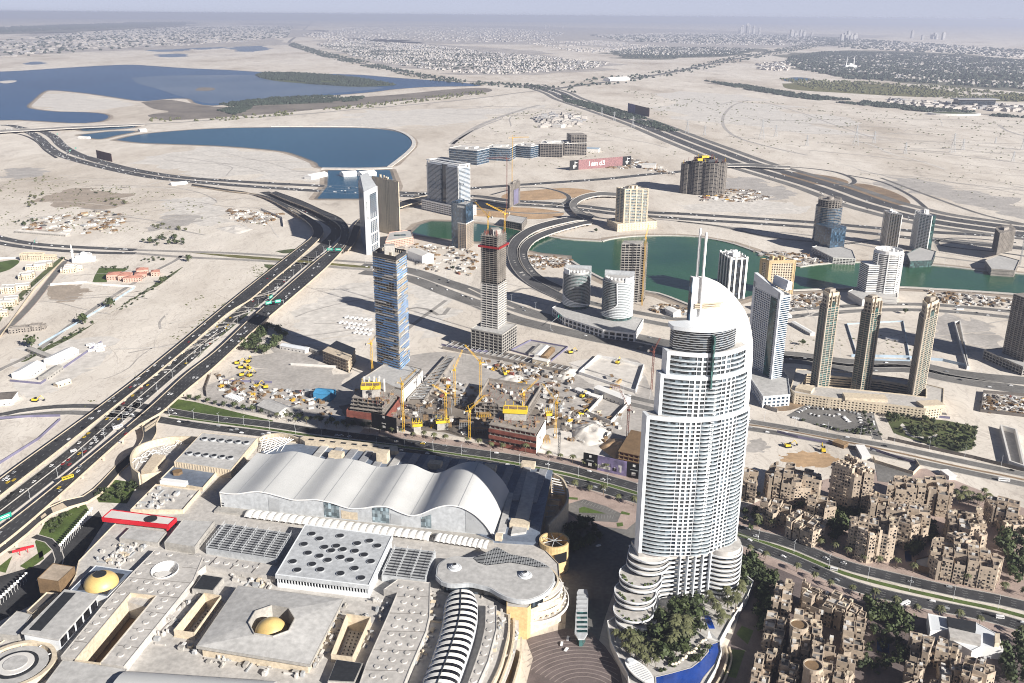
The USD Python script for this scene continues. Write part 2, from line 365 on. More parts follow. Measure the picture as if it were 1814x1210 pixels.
# the desert floor: pale sand with greyer and warmer tracts, wheel tracks and scrub specks
def ground_look():
 n = {'g': ('geometry',{}),'m': ('mapping',{'rotation': (0,0,0.5),'scale': (1.0,0.45,1.0)}),
         'n1': ('noise_texture',{'scale': 0.0016,'detail': 6.0,'roughness': 0.62}),'n2': ('noise_texture',{'scale': 0.014,'detail': 6.0,'roughness': 0.65,'distortion': 0.8}),
         'n3': ('noise_texture',{'scale': 0.22,'detail': 4.0,'roughness': 0.7}),'n4': ('noise_texture',{'scale': 0.035,'detail': 3.0,'roughness': 0.5,'distortion': 2.5}),
         'r1': ('rgb_ramp',{'ramp': [(0.30,(0.40,0.345,0.28)),(0.43,(0.57,0.515,0.45)),(0.57,(0.67,0.62,0.555)),(0.75,(0.51,0.465,0.42))]}),
         'r2': ('rgb_ramp',{'ramp': [(0.26,(0.62,0.60,0.59)),(0.40,(0.90,0.89,0.88)),(0.60,(1.02,1.02,1.02)),(0.78,(1.10,1.09,1.07))]}),
         'r3': ('rgb_ramp',{'ramp': [(0.27,(0.58,0.55,0.52)),(0.38,(0.96,0.96,0.96)),(0.7,(1.05,1.05,1.05))]}),
         'r4': ('rgb_ramp',{'ramp': [(0.47,(1,1,1)),(0.495,(0.84,0.83,0.83)),(0.505,(0.84,0.83,0.83)),(0.53,(1,1,1))]}),
         'a': ('mix_color',{'blend_type': 'multiply','fac': 1.0,'use_clamp': False}),'b': ('mix_color',{'blend_type': 'multiply','fac': 1.0,'use_clamp': False}),'c': ('mix_color',{'blend_type': 'multiply','fac': 1.0,'use_clamp': False}),
         'p': ('principled_bsdf',{'roughness': 0.95,'specular_ior_level': 0.1})}
 LOOK['sand'] = usdkit.material(stage,'/World/Looks/sand',n,[('g.position','m.vector'),('m.vector','n1.vector'),('m.vector','n2.vector'),('g.position','n3.vector'),('m.vector','n4.vector'),
  ('n1.fac','r1.fac'),('n2.fac','r2.fac'),('n3.fac','r3.fac'),('n4.fac','r4.fac'),('r1.color','a.a'),('r2.color','a.b'),('a.result','b.a'),('r3.color','b.b'),('b.result','c.a'),('r4.color','c.b'),('c.result','p.base_color')],surface='p.BSDF')
ground_look()

# ---------------------------------------------------------------- terrain, water, patches of ground
rad = np.r_[0,np.geomspace(60,70000,60)]; th = np.linspace(0,2 * math.pi,97)
g = MB(); g.grid(np.stack([np.stack([r * np.cos(th),r * np.sin(th),np.zeros_like(th)],1) for r in rad]))
single('ground',g,'sand',kind='structure',at_origin=True)

def patch(name,look_,pts,z=0.06,curve=True,label=None,cat=None,kind='structure',rough=0.0):
 w = PX(pts)
 if curve:
  w = smoothline(np.vstack([w,w[:1]]),n=max(24,6 * len(pts)))[:-1]
 if rough:
  n = max(60,14 * len(pts)); w = smoothline(np.vstack([w,w[:1]]),n=n)[:-1]; size = np.sqrt(Polygon(w).buffer(0).area); c = w.mean(0)
  q3 = np.c_[w / size * 6,np.zeros(len(w))]; off = np.stack([meshkit.fbm(q3,4,3),meshkit.fbm(q3 + 50,4,7)],1) - 0.5; w = w + off * size * rough
 q = Polygon(w).buffer(0)
 if look_.endswith('_water') and 'pool' not in look_ and 'shallow' not in look_:
  for d_,lk_ in ((22,'scrub_sand'),(9,'mud_flat')): m = MB(); m.sheet(q.buffer(d_).simplify(2),z - .05 - d_ * .002); single('shore',m,lk_,kind='structure')
 m = MB(); m.sheet(q,z); single(name,m,look_,label,cat,kind=kind); return q
far_z = 0.4
lagoon = patch('lagoon','lagoon_water',[(-700,260),(-300,222),(0,213),(60,214),(130,218),(175,216),(192,208),(183,202),(150,199),(100,198),(62,194),(47,189),(58,178),(76,163),(95,160),(150,165),(200,172),(240,178),(262,179),(300,175),(335,175),(348,183),(380,187),(440,180),(520,172),(600,168),(660,163),(700,158),(760,154),(850,152),(820,147),(760,142),(700,138),(640,133),(580,131),(520,130),(450,127),(400,124),(330,121),(270,117),(235,115),(190,116),(120,120),(60,124),(0,127),(-200,133),(-700,150)],far_z)
patch('shallows','shallow_water',[(232,138),(300,134),(400,133),(452,134),(520,145),(600,152),(680,155),(640,161),(560,168),(480,174),(420,181),(375,184),(345,178),(310,168),(280,158),(245,148)],far_z + 0.3)
patch('shoal','mud_flat',[(345,160),(352,156),(364,155),(378,156),(381,159),(368,161),(352,161)],far_z + 0.6)
patch('sandbar','white_sand',[(-6,145),(12,143),(29,143),(25,146),(8,148)],far_z + 0.6)
patch('mud_flat','mud_flat',[(250,181),(300,177),(345,184),(400,190),(480,183),(560,176),(640,172),(720,166),(800,158),(860,156),(866,163),(780,172),(700,180),(600,190),(500,200),(420,206),(330,212),(285,212),(262,204),(300,198),(270,192)],0.2)
patch('mangrove_ground','verge',[(452,132),(470,128),(530,129),(590,133),(640,140),(690,148),(700,151),(640,154),(580,151),(500,145),(462,138)],far_z + 0.9)
lake = patch('lake','lake_water',[(205,248),(240,240),(290,234),(380,228),(480,226),(560,226),(640,227),(690,231),(715,238),(728,247),(730,257),(722,268),(705,283),(690,294),(640,297),(572,297),(560,288),(530,276),(500,268),(440,262),(380,258),(300,255),(250,253)],0.2)
patch('creek','lake_water',[(140,227),(200,223),(235,222),(236,226),(190,230),(150,232)],0.2)
patch('creek','lake_water',[(142,239),(160,237),(200,233),(240,233),(205,240),(180,246),(165,245)],0.2)
patch('creek','lake_water',[(581,302),(640,302),(690,301),(700,330),(690,352),(640,352),(562,352),(580,330)],0.2,curve=False)
canal = patch('canal','canal_water',[(728,414),(745,398),(765,392),(800,393),(860,398),(900,404),(950,416),(1000,424),(1066,428),(1076,425),(1110,420),(1150,418),(1200,418),(1240,421),(1290,430),(1330,443),(1380,462),(1411,473),(1437,470),(1483,466),(1530,465),(1600,467),(1670,472),(1740,480),(1814,486),(1950,500),(1950,536),(1814,523),(1717,516),(1647,512),(1589,509),(1500,511),(1404,515),(1340,521),(1290,536),(1221,541),(1190,529),(1169,521),(1130,514),(1080,500),(1040,480),(1013,463),(1013,453),(960,448),(925,441),(880,432),(850,428),(800,424),(760,420)],0.1,curve=False)
patch('dark_island','brown_earth',[(1380,303),(1420,306),(1470,312),(1500,320),(1498,327),(1460,328),(1420,322),(1390,312)],0.1)
patch('brown_field','brown_earth',[(1480,330),(1520,325),(1560,332),(1600,348),(1612,362),(1580,362),(1540,352),(1500,340)],0.1)
patch('brown_field','orange_earth',[(955,336),(1000,333),(1040,336),(1060,343),(1000,352),(930,355),(890,352),(900,342)],0.08)
patch('brown_field','orange_earth',[(770,366),(860,366),(950,369),(1000,378),(960,388),(860,384),(780,376)],0.08)
for k,(lk,q) in enumerate([('white_sand',[(60,165),(100,163),(200,175),(245,182),(190,192),(110,196),(60,190)]),('white_sand',[(300,262),(400,263),(500,275),(560,295),(575,318),(480,318),(380,310),(280,290)]),
  ('white_sand',[(290,355),(330,350),(380,358),(410,380),(400,392),(340,398),(300,380)]),('grey_ground',[(8,300),(60,297),(80,305),(55,315),(10,316)]),('scrub_sand',[(150,330),(195,340),(230,350),(210,365),(140,368),(85,360),(80,345)]) ,
  ('grey_ground',[(280,385),(320,380),(350,390),(300,405),(262,410)]),('white_sand',[(1215,360),(1330,352),(1420,365),(1430,378),(1300,376),(1225,372)]),
  ('grey_ground',[(1270,318),(1330,315),(1380,330),(1400,350),(1330,350),(1280,338)]),('white_sand',[(620,240),(760,225),(860,208),(960,190),(1010,185),(900,190),(800,192),(680,200),(590,215)]),
  ('white_sand',[(560,520),(640,505),(660,540),(650,600),(560,610),(510,570)]),('white_sand',[(730,505),(790,520),(800,560),(760,600),(730,570)]),
  ('grey_ground',[(1640,560),(1740,565),(1780,620),(1700,625),(1650,600)]),('orange_earth',[(1380,805),(1420,800),(1480,808),(1470,825),(1400,822)]),('grey_ground',[(1322,780),(1355,778),(1358,798),(1326,802)]),
  ('white_sand',[(1180,160),(1300,170),(1420,200),(1500,230),(1380,240),(1260,215),(1180,190)]),('grey_ground',[(1550,330),(1650,350),(1750,372),(1814,385),(1814,360),(1700,335),(1600,315)]),
  ('grey_ground',[(880,655),(960,660),(1010,690),(960,700),(880,690)]),('white_sand',[(1020,640),(1060,630),(1140,650),(1100,705),(1030,680)]),('orange_earth',[(1090,780),(1140,770),(1140,810),(1100,815)]),
  ('white_sand',[(930,770),(1010,765),(1080,800),(1020,812),(950,800)]),('grey_ground',[(470,600),(560,620),(600,690),(540,700),(470,680)]),('scrub_sand',[(80,510),(130,505),(152,512),(140,530),(90,535)]),
  ('white_sand',[(40,620),(120,600),(200,610),(140,680),(40,700)])]):
 patch(['bare_ground','sand_flat','earth_patch'][k % 3],lk,q,0.03 + 0.002 * k,rough=0.55)

def quay(name,pts,h,look_,label,cat='embankment',w=6.0):
 """A sloped shore: a low wall of stone along the water."""
 c = smoothline(PX(pts),step=25); m = MB(); m.slab(c,-w / 2,w / 2,-0.2,h); single(name,m,look_,label,cat)
quay('quay_wall',[(1066,428),(1076,425),(1110,420),(1150,418),(1200,418),(1240,421),(1290,430),(1330,443),(1380,462),(1411,473),(1437,470),(1483,466),(1530,465),(1600,467),(1670,472),(1740,480),(1814,486),(1950,500)],1.6,'kerb','pale stone quay wall along the far bank of the green canal')
quay('quay_wall',[(1404,515),(1500,511),(1589,509),(1647,512),(1717,516),(1814,523),(1950,536)],1.6,'kerb','pale stone quay wall along the near bank of the green canal, right of the gold tower')
quay('quay_wall',[(1013,463),(1040,480),(1080,500),(1130,514),(1169,521),(1221,541)],1.6,'kerb','pale stone quay wall along the near bank behind the twin curved towers')
quay('quay_wall',[(1066,428),(1000,424),(955,416)],1.6,'kerb','pale stone quay wall by the curved bridge on the far bank')
quay('causeway',[(570,299),(640,299.5),(694,298)],2.0,'white_sand','pale sand causeway closing off the round end of the blue lake',w=26)
quay('sand_bank',[(690,296),(706,284),(724,269),(733,257),(730,246),(715,236),(690,229),(640,225),(560,224),(480,224)],2.5,'white_sand','raised pale sand rim round the right end of the blue lake',w=14)

# the air: distant things fade

# ---------------------------------------------------------------- roads on the ground and elevated carriageways
def merge(a): return np.vstack([np.asarray(x,float) for x in a])
def pxz(pts):
 """(px, py, z) triples -> world (x, y, z)."""
 return np.array([[*P(a,b,z),z] for a,b,z in pts])
ROADS = {}
def road(name,pts,w,look_='grey_asphalt',z=0.12,kerb=0.8,lines=0,step=18,verge=None,kerb_look='kerb'):
 """A road on the ground along the pixels pts, w metres wide, with kerbs and painted lane lines."""
 c = smoothline(PX(pts),step=step); m = MB(); m.ribbon(c,-w / 2,w / 2,z); single(name,m,look_,kind='structure')
 if kerb:
  k = MB()
  for s in (-1,1): k.slab(c,s * w / 2 - kerb / 2,s * w / 2 + kerb / 2,0,z + 0.13)
  single(name + '_kerb',k,kerb_look,kind='structure')
 if lines: lane_lines(name,c,w,lines,z + 0.03)
 return np.c_[c,np.full(len(c),z)]
def lane_lines(name,c,w,lanes,z,solid=True):
 m = MB(); c3 = smoothline(c,step=4.0)
 for k in range(1,lanes):
  o = -w / 2 + 1.0 + (w - 2.0) * k / lanes
  for i in range(0,len(c3) - 2,3): m.ribbon(c3[i:i + 2],o - 0.12,o + 0.12,z)
 if solid:
  for o in (-w / 2 + 0.9,w / 2 - 0.9): m.ribbon(c3,o - 0.12,o + 0.12,z)
 single(name + '_markings',m,'marking',kind='structure')
def deck(name,label,Lp,Rp,z,look_='asphalt',wall='cream_concrete',piers=0,lanes=4,group=None,n=None,thick=1.6,pier_look=None,hammer=True):
 """An elevated carriageway between its two edges (px, py, z): slab, surface, parapets, piers."""
 A,B = smoothline(pxz(Lp),n=200),smoothline(pxz(Rp),n=200)
 mid0 = (A + B) / 2; length = np.linalg.norm(np.diff(mid0[:,:2],axis=0),axis=1).sum()
 n = n or max(12,int(length / 16)); A,B = smoothline(pxz(Lp),n=n),smoothline(pxz(Rp),n=n)
 c = (A + B) / 2; d = B - A; w = np.linalg.norm(d[:,:2],axis=1)[:,None]; u = d / w; u[:,2] = 0
 t = thing(name,label,'elevated road',c[0],group)
 def band(e0,e1,z0,z1):           # between the two edge curves
  m = MB(); q = [e0 + [0,0,z0],e0 + [0,0,z1],e1 + [0,0,z1],e1 + [0,0,z0],e0 + [0,0,z0]]
  m.grid(np.stack(q,1)); return m
 part(t,'slab',band(B,A,-thick,0.0),wall)
 m = MB(); m.grid(np.stack([A + u * 0.5 + [0,0,0.03],B - u * 0.5 + [0,0,0.03]],1)); part(t,'road_surface',m,look_)
 part(t,'parapet',band(A + u * 0.45,A - u * 0.1,-0.4,1.0),wall); part(t,'parapet',band(B + u * 0.1,B - u * 0.45,-0.4,1.0),wall)
 mk = MB()
 c4 = smoothline(c,step=4.0); w4 = np.interp(np.linspace(0,1,len(c4)),np.linspace(0,1,len(c)),w[:,0]); _,nn = normals2(c4)
 for k in range(1,lanes):
  f = k / lanes - 0.5
  for i in range(0,len(c4) - 2,3):
   p = c4[i:i + 2,:2] + nn[i:i + 2] * (w4[i:i + 2,None] - 2.5) * f
   q = np.c_[p,c4[i:i + 2,2]]; mk.ribbon(q,-0.12,0.12,0.07)
 part(t,'lane_markings',mk,'marking',kind='stuff')
 if piers:
  s = np.r_[0,np.cumsum(np.linalg.norm(np.diff(c[:,:2],axis=0),axis=1))]
  for v in np.arange(piers / 2,s[-1],piers):
   q = np.array([np.interp(v,s,c[:,j]) for j in range(3)]); e = np.array([np.interp(v,s,u[:,j]) for j in range(2)]); ww = np.interp(v,s,w[:,0])
   if q[2] - thick < 2.5: continue
   a = math.atan2(e[1],e[0]); m = MB(); h = q[2] - thick
   m.prism(rect(q[0],q[1],min(5.0,ww * 0.4),2.0,a),0,h - 1.5)
   if hammer: m.prism(rect(q[0],q[1],ww * 0.96,2.2,a),h - 1.5,h - 0.02,bottom=True)
   part(t,'pier',m,pier_look or wall)
 ROADS[name + '_' + str(used[('/World',name)])] = (c,w[:,0]); return c,w[:,0]

Z = 9.0
deckA = deck('elevated_carriageway','left elevated carriageway of the double highway, black asphalt between cream parapets',[(-90,918,Z),(0,848,Z),(178,719,Z),(280,640,Z),(400,541,Z),(457,495,Z),(522,444,Z),(551,421,Z),(555,408,Z),(544,393,8),(518,376,7),(476,353,5),(438,341,4),(400,335,3),(340,326,1.5)],
 [(-90,950,Z),(0,879,Z),(131,777,Z),(302,641,Z),(400,558,Z),(444,530,Z),(480,499,Z),(522,464,Z),(562,427,Z),(573,411,Z),(565,396,8),(541,381,7),(514,366,5),(466,346,4),(404,338.5,3),(340,329.5,1.5)],Z,piers=42)
deckC = deck('elevated_carriageway','right elevated carriageway of the double highway, wide black asphalt nearest the mall',[(-90,1002,Z),(0,937,Z),(80,875,Z),(250,735,Z),(330,662,Z),(383,621,Z),(435,572,Z),(471,540,Z),(518,499,Z),(563,460,Z),(592,437,Z),(602,424,Z),(604,406,Z + 1),(596,395,Z + 1),(579,385,Z),(548,370,8),(506,354,7),(478,342,6)],
 [(-90,1034,Z),(0,967,Z),(77,903,Z),(208,785,Z),(248,752,Z),(284,732,Z),(330,692,Z),(379,651,Z),(448,587,Z),(507,536,Z),(541,507,Z),(582,470,Z),(612,437,Z),(618,420,Z),(619,408,Z + 1),(614,397,Z + 1),(601,385,Z),(571,372,8),(533,355,7),(488,339,6)],Z,piers=42,lanes=5)
deckE = deck('flyover','dark flyover branch passing behind the slim white tower',[(604,441,Z),(618,424,Z),(623,410,Z),(629,397,Z),(645,383,Z),(690,364,Z),(740,350,Z),(800,341,Z)],[(616,444,Z),(630,428,Z),(635,412,Z),(642,401,Z),(658,390,Z),(700,371,Z),(745,357,Z),(800,347,Z)],Z,piers=45,lanes=2)
deckD = deck('slip_ramp','narrow curving slip ramp beside the lawn next to the right carriageway',[(-60,1010,7),(0,966,7),(45,933,7),(83,901,7),(119,885,6),(146,880,4),(170,863,2),(205,826,0.4)],[(-60,1026,7),(0,983,7),(45,949,7),(83,916,7),(119,900,6),(148,893,4),(182,872,2),(216,834,0.4)],7,piers=38,lanes=1)
deckF = deck('slip_ramp','looping ramp dropping from the right carriageway towards the curved cream parking structure',[(252,758,8.5),(254,772,7.5),(248,786,6),(228,806,3),(205,826,0.4)],[(284,737,8.5),(276,752,7.5),(277,768,6),(256,797,3),(216,834,0.4)],7,piers=0,lanes=1)
roadB = road('lower_road',[(-90,972),(0,906),(60,860),(140,797),(220,727),(330,634),(400,577),(462,527),(520,478),(565,443),(592,418),(596,405),(575,390),(540,372),(500,354),(468,340)],27,'asphalt',lines=6)
m = MB(); cB = roadB[:,:2]; m.slab(cB[: len(cB) // 3],-0.3,0.3,0.1,0.9); single('median_barrier',m,'kerb','low concrete barrier down the middle of the road between the two elevated decks','barrier')
patch('median_planting','verge',[(330,655),(372,612),(420,572),(455,545),(462,536),(440,552),(400,585),(352,628),(345,648)],0.14,curve=False)
mainW1 = road('motorway',[(-120,236),(0,222),(40,227),(75,233),(95,243),(111,259),(139,274),(198,292),(258,305),(330,315),(399,320),(479,325),(578,330),(633,334),(690,340),(760,344)],36,'worn_asphalt',lines=5)
mainW2 = road('motorway',[(-120,243),(20,229),(50,234),(69,245),(85,260),(111,276),(178,295),(258,312),(330,321),(439,330),(560,338),(633,341),(690,345),(760,350)],36,'worn_asphalt',lines=5)
road('service_road',[(-20,238),(20,236),(45,241),(66,252),(80,266),(100,280)],10,'asphalt',kerb=0.5)
deckX = deck('overpass','long pale flat overpass crossing the motorway on the far left',[(-100,236,8),(0,230.5,8),(60,227.5,8),(135,223,8),(200,221,6),(256,219,3)],[(-100,240,8),(0,234.5,8),(60,231,8),(135,227,8),(200,224,6),(256,221.5,3)],8,'pale_road','kerb',piers=60,lanes=2)
road('desert_highway',[(256,220),(330,216),(400,211),(530,203),(605,196),(700,188),(800,179),(870,171),(930,163),(985,157)],22,'pale_road',kerb=0)
for k,o in enumerate((-82,-30,30,82)):
 c = smoothline(PX([(940,150),(985,164),(1010,176),(1072,196),(1140,219),(1210,247),(1262,267),(1320,289),(1380,307),(1443,325),(1490,341),(1536,358),(1590,373),(1650,387),(1720,398),(1814,410),(1900,420)]),step=40)
 m = MB(); m.ribbon(c,o - 14 - (abs(o) < 40) * 8,o + 14 + (abs(o) < 40) * 8,0.2); single('ring_highway',m,'grey_asphalt' if abs(o) > 40 else 'worn_asphalt',kind='structure')
 if k == 1: ringC = c
cross = [(985,157),(1060,147),(1130,138),(1200,126),(1260,113),(1320,101),(1400,86),(1480,74),(1540,66)]
road('desert_highway',cross,60,'grey_asphalt',kerb=0,z=0.3,step=60)
road('desert_highway',[(985,160),(930,153),(870,146),(780,140),(700,124),(640,112),(560,93),(512,78),(530,60),(552,40)],50,'grey_asphalt',kerb=0,z=0.3,step=60)
road('desert_highway',[(1250,147),(1320,155),(1400,168),(1480,178),(1600,191),(1700,200),(1830,207)],34,'grey_asphalt',kerb=0,z=0.3,step=60)
road('desert_track',[(1225,175),(1262,186),(1300,180),(1330,178)],12,'grey_ground',kerb=0,step=40); road('desert_track',[(1325,178),(1300,186),(1285,200),(1280,213),(1285,228),(1310,245),(1370,262),(1430,275)],14,'grey_ground',kerb=0,step=40)
road('desert_track',[(1350,180),(1420,200),(1480,222),(1555,247)],10,'grey_ground',kerb=0,step=40); road('desert_track',[(1520,300),(1600,320),(1700,350),(1830,382)],9,'grey_ground',kerb=0,step=40); road('desert_track',[(1560,315),(1640,345),(1740,380),(1830,400)],12,'grey_asphalt',kerb=0,step=40)
road('desert_track',[(1770,221),(1785,232),(1830,245)],14,'grey_ground',kerb=0,step=40); road('desert_track',[(800,255),(820,240),(850,222),(890,206),(930,193),(955,186)],24,'grey_ground',kerb=0,step=30)
road('desert_track',[(795,268),(808,250),(850,226),(890,210)],12,'grey_ground',kerb=0,step=30)
deck('interchange_ramp','small overpass with a pink banner over the ring highway',[(1288,291,7),(1330,290,7),(1372,293,7),(1400,294,5)],[(1288,295,7),(1330,295,7),(1372,297.5,7),(1400,298,5)],7,'grey_asphalt','kerb',piers=50,lanes=2)
road('loop_ramp',[(1400,296),(1440,299),(1480,305),(1508,315),(1513,323),(1500,328),(1478,326)],14,'worn_asphalt',step=12); road('loop_ramp',[(1500,310),(1560,322),(1610,345),(1640,368)],12,'worn_asphalt')
# the trunk road behind the creek towers
mainE1 = road('motorway',[(740,345),(835,334),(900,329),(988,323),(1072,317),(1150,309),(1215,303),(1290,294)],36,'worn_asphalt',lines=4)
mainE2 = road('motorway',[(740,351),(833,347),(900,355),(988,361),(1040,366),(1090,372),(1160,377),(1210,379),(1320,386),(1440,394),(1530,402),(1600,408),(1700,414),(1830,420)],32,'worn_asphalt',lines=4)
mainE3 = road('motorway',[(740,358),(833,354),(900,361),(988,367),(1035,372),(1090,379),(1160,384),(1240,390),(1340,396),(1440,403),(1530,412),(1600,420),(1700,430),(1830,442)],30,'worn_asphalt',lines=4)
road('motorway',[(1500,432),(1600,420),(1680,424),(1760,432),(1830,440)],14,'grey_asphalt')
road('loop_ramp',[(860,362),(930,365),(980,364),(1003,357),(1007,348),(990,339),(955,332),(915,334),(870,345)],12,'worn_asphalt',step=12)
road('loop_ramp',[(1800,430),(1740,424),(1690,422),(1662,426),(1664,434),(1700,440),(1760,446),(1830,456)],10,'worn_asphalt',step=14)
deck('interchange_ramp','broad curving ramp in the interchange left of the cream hotel tower',[(1096,342,6),(1062,340,7),(1032,345,8),(1012,356,8),(1010,368,8),(1024,382,7),(1040,390,6)],[(1096,348,6),(1064,347,7),(1042,351,8),(1026,358,8),(1022,366,8),(1034,376,7),(1052,384,6)],8,'grey_asphalt','kerb',piers=40,lanes=2)
road('slip_road',[(1040,378),(1060,386),(1090,388),(1130,384),(1200,386)],13,'worn_asphalt'); road('slip_road',[(690,372),(760,366),(860,372),(940,378),(1000,376),(1026,372)],11,'grey_asphalt'); road('slip_road',[(1200,392),(1280,402),(1360,420),(1440,428),(1500,432)],14,'grey_asphalt')
road('slip_road',[(1160,388),(1240,396),(1340,408),(1440,418),(1560,440),(1660,455),(1830,476)],9,'pale_road',kerb=0.5)
# the curved double bridge over the end of the canal
deck('canal_bridge','outer carriageway of the curved bridge over the end of the green canal',[(1050,384,6),(1010,384,6),(949,398,6),(914,417,6),(900,437,6),(901,460,5),(913,483,3),(934,503,1),(962,519,0.4),(996,535,0.3)],[(1046,390,6),(1016,392,6),(960,406,6),(932,421,6),(918,438,6),(918,458,5),(929,478,3),(948,495,1),(974,510,0.4),(1002,524,0.3)],6,'worn_asphalt','kerb',piers=34,lanes=3)
deck('canal_bridge','inner carriageway of the curved bridge, nearest the green canal',[(1050,391,6),(1032,392,6),(976,405,6),(938,421,6),(921,438,6),(921,457,5),(931,477,3),(951,497,1),(990,517,0.3)],[(1048,397,6),(1036,398,6),(988,411,6),(953,425,6),(937,441,6),(935,456,5),(944,474,3),(962,491,1),(1000,509,0.3)],6,'worn_asphalt','kerb',piers=34,lanes=3)
bayN = road('boulevard',[(640,470),(720,478),(790,500),(850,520),(900,541),(960,560),(1040,578),(1120,596),(1195,611),(1300,628),(1400,629),(1508,643),(1606,644),(1671,658),(1740,668),(1830,676)],32,'grey_asphalt',lines=5)
bayS = road('boulevard',[(640,482),(720,492),(790,518),(850,540),(900,562),(960,578),(1040,596),(1120,612),(1195,627),(1300,643),(1400,637),(1508,652),(1606,653),(1671,668),(1740,680),(1830,694)],32,'grey_asphalt',lines=5)
road('side_road',[(720,548),(745,545),(768,553),(782,560),(796,545)],7,'pale_road',kerb=0); road('side_road',[(700,600),(745,565),(790,532)],7,'pale_road',kerb=0); road('side_road',[(900,520),(935,510),(975,524)],7,'pale_road',kerb=0)
marN = road('waterfront_road',[(996,522),(1060,540),(1140,556),(1210,566),(1300,562),(1404,549),(1490,543),(1565,539),(1647,540),(1730,546),(1830,556)],18,'grey_asphalt',lines=3)
marS = road('waterfront_road',[(990,530),(1060,551),(1140,568),(1210,579),(1300,576),(1404,561),(1490,553),(1565,549),(1647,550),(1730,556),(1830,567)],18,'grey_asphalt',lines=3)
# left: the dual road of the villa quarter and the lanes
westN = road('dual_road',[(-80,398),(0,421),(60,432),(120,437),(180,440),(240,443)],22,'worn_asphalt',lines=3)
westS = road('dual_road',[(-80,414),(0,431),(60,440),(120,445),(180,448),(240,449)],20,'worn_asphalt',lines=3)
road('dual_road',[(240,443),(330,446),(420,449),(530,456),(600,462),(660,466)],15,'pale_road'); road('dual_road',[(240,449),(330,456),(420,460),(520,466),(600,474),(660,478)],15,'pale_road')
patch('dry_verge','dry_grass',[(330,447),(420,452),(520,460),(655,472),(655,476),(520,464),(420,457)],0.2,curve=False)
road('villa_lane',[(-60,635),(0,592),(50,545),(90,495),(115,462)],12,'grey_asphalt',kerb=1.2,kerb_look='paving')
road('villa_lane',[(-60,690),(0,655),(60,625),(130,572),(200,525),(260,488),(310,462),(322,452)],9,'pale_road',kerb=0.6)
road('slip_road',[(-60,742),(0,735),(40,727),(107,720),(178,720),(230,726)],13,'worn_asphalt',lines=2); road('slip_road',[(-60,750),(0,741),(60,735),(110,731),(150,732),(230,738)],13,'grey_asphalt',lines=2)
# the tree-lined boulevard of the near quarter
blvU = [(230,716),(291,727),(370,740),(478,752),(560,764),(640,774),(720,784),(800,796),(900,810),(1000,829),(1066,846),(1133,865),(1200,889),(1303,936),(1398,962),(1486,998),(1574,1021),(1692,1048),(1770,1063),(1850,1083)]
blvL = [(230,733),(291,745),(370,757),(478,770),(560,783),(640,792),(720,801),(800,812),(900,828),(1000,850),(1052,862),(1105,878),(1132,886),(1200,912),(1312,957),(1412,995),(1515,1039),(1633,1068),(1751,1092),(1850,1122)]
blvM = [(a,(b + d) / 2) for (a,b),(c,d) in zip(blvU[3:],[(478,770)] * 1 + [(x,np.interp(x,[p[0] for p in blvL],[p[1] for p in blvL])) for x,_ in blvU[4:]])]
blvM = [(p[0],p[1]) for p in [(300,737)] + blvM]
boulU = road('near_boulevard',blvU,16,'asphalt',lines=4,kerb=0.6); boulL = road('near_boulevard',blvL,16,'asphalt',lines=4,kerb=0.6)
c = smoothline(PX(blvM),step=15); m = MB(); m.ribbon(c,-2.6,2.6,0.16); single('median_lawn',m,'grass',kind='structure')
c = smoothline(PX(blvU),step=15); m = MB(); m.ribbon(c[20:],8.6,22.0,0.18); single('pavement',m,'paving',kind='structure')
c = smoothline(PX(blvL),step=15); m = MB(); m.ribbon(c[int(len(c) * .62):],-21.5,-8.6,0.18); single('pavement',m,'paving',kind='structure')
patch('lawn','grass',[(296,704),(345,712),(430,733),(484,745),(482,752),(400,740),(300,724)],0.1,curve=False)
# the second road, right
secU = [(1100,700),(1200,722),(1325,746),(1413,761),(1510,779),(1583,792),(1640,804),(1725,822),(1840,846)]
secL = [(1100,712),(1200,735),(1325,759),(1400,771),(1500,791),(1600,813),(1700,834),(1840,864)]
sec1 = road('park_road',secU,13,'grey_asphalt',lines=3); sec2 = road('park_road',secL,13,'grey_asphalt',lines=3)
c = smoothline(PX([(1325,752.5),(1368,758),(1459,775),(1586,801),(1700,827),(1782,843),(1840,856)]),step=15); m = MB(); m.ribbon(c,-2.0,2.0,0.16); single('median_strip',m,'brown_earth',kind='structure')

# ---------------------------------------------------------------- towers
def tri(base,ty,l,r):
 """Footprint and height of a block whose nearest corner stands at pixel base (px, py[, z]), whose top there is at row ty, and whose top left and right corners are at l and r."""
 b = P(*base); h = top(b,ty); A,C = P(*l,h),P(*r,h); return ccw(np.array([A,b,C,A + C - b])),h
def pier_mesh(poly,z0,z1,gap,width,depth=0.9,off=0.06,edges=None,skip_ends=False):
 m = MB(); poly = ccw(poly); n = len(poly)
 for k in range(n):
  if edges is not None and k not in edges: continue
  a,b = poly[k],poly[(k + 1) % n]; L_ = np.linalg.norm(b - a)
  if L_ < 0.5: continue
  d = (b - a) / L_; nn = np.array([-d[1],d[0]]); q = max(1,int(round(L_ / gap)))
  for i in range(q + (0 if skip_ends else 1)):
   c = a + d * min(max(L_ * i / q,width / 2 + 0.05),L_ - width / 2 - 0.05)
   p = np.array([c - d * width / 2 + nn * off,c + d * width / 2 + nn * off,c + d * width / 2 + nn * (off + depth),c - d * width / 2 + nn * (off + depth)])
   m.prism(p,z0,z1,roof=False)
 return m
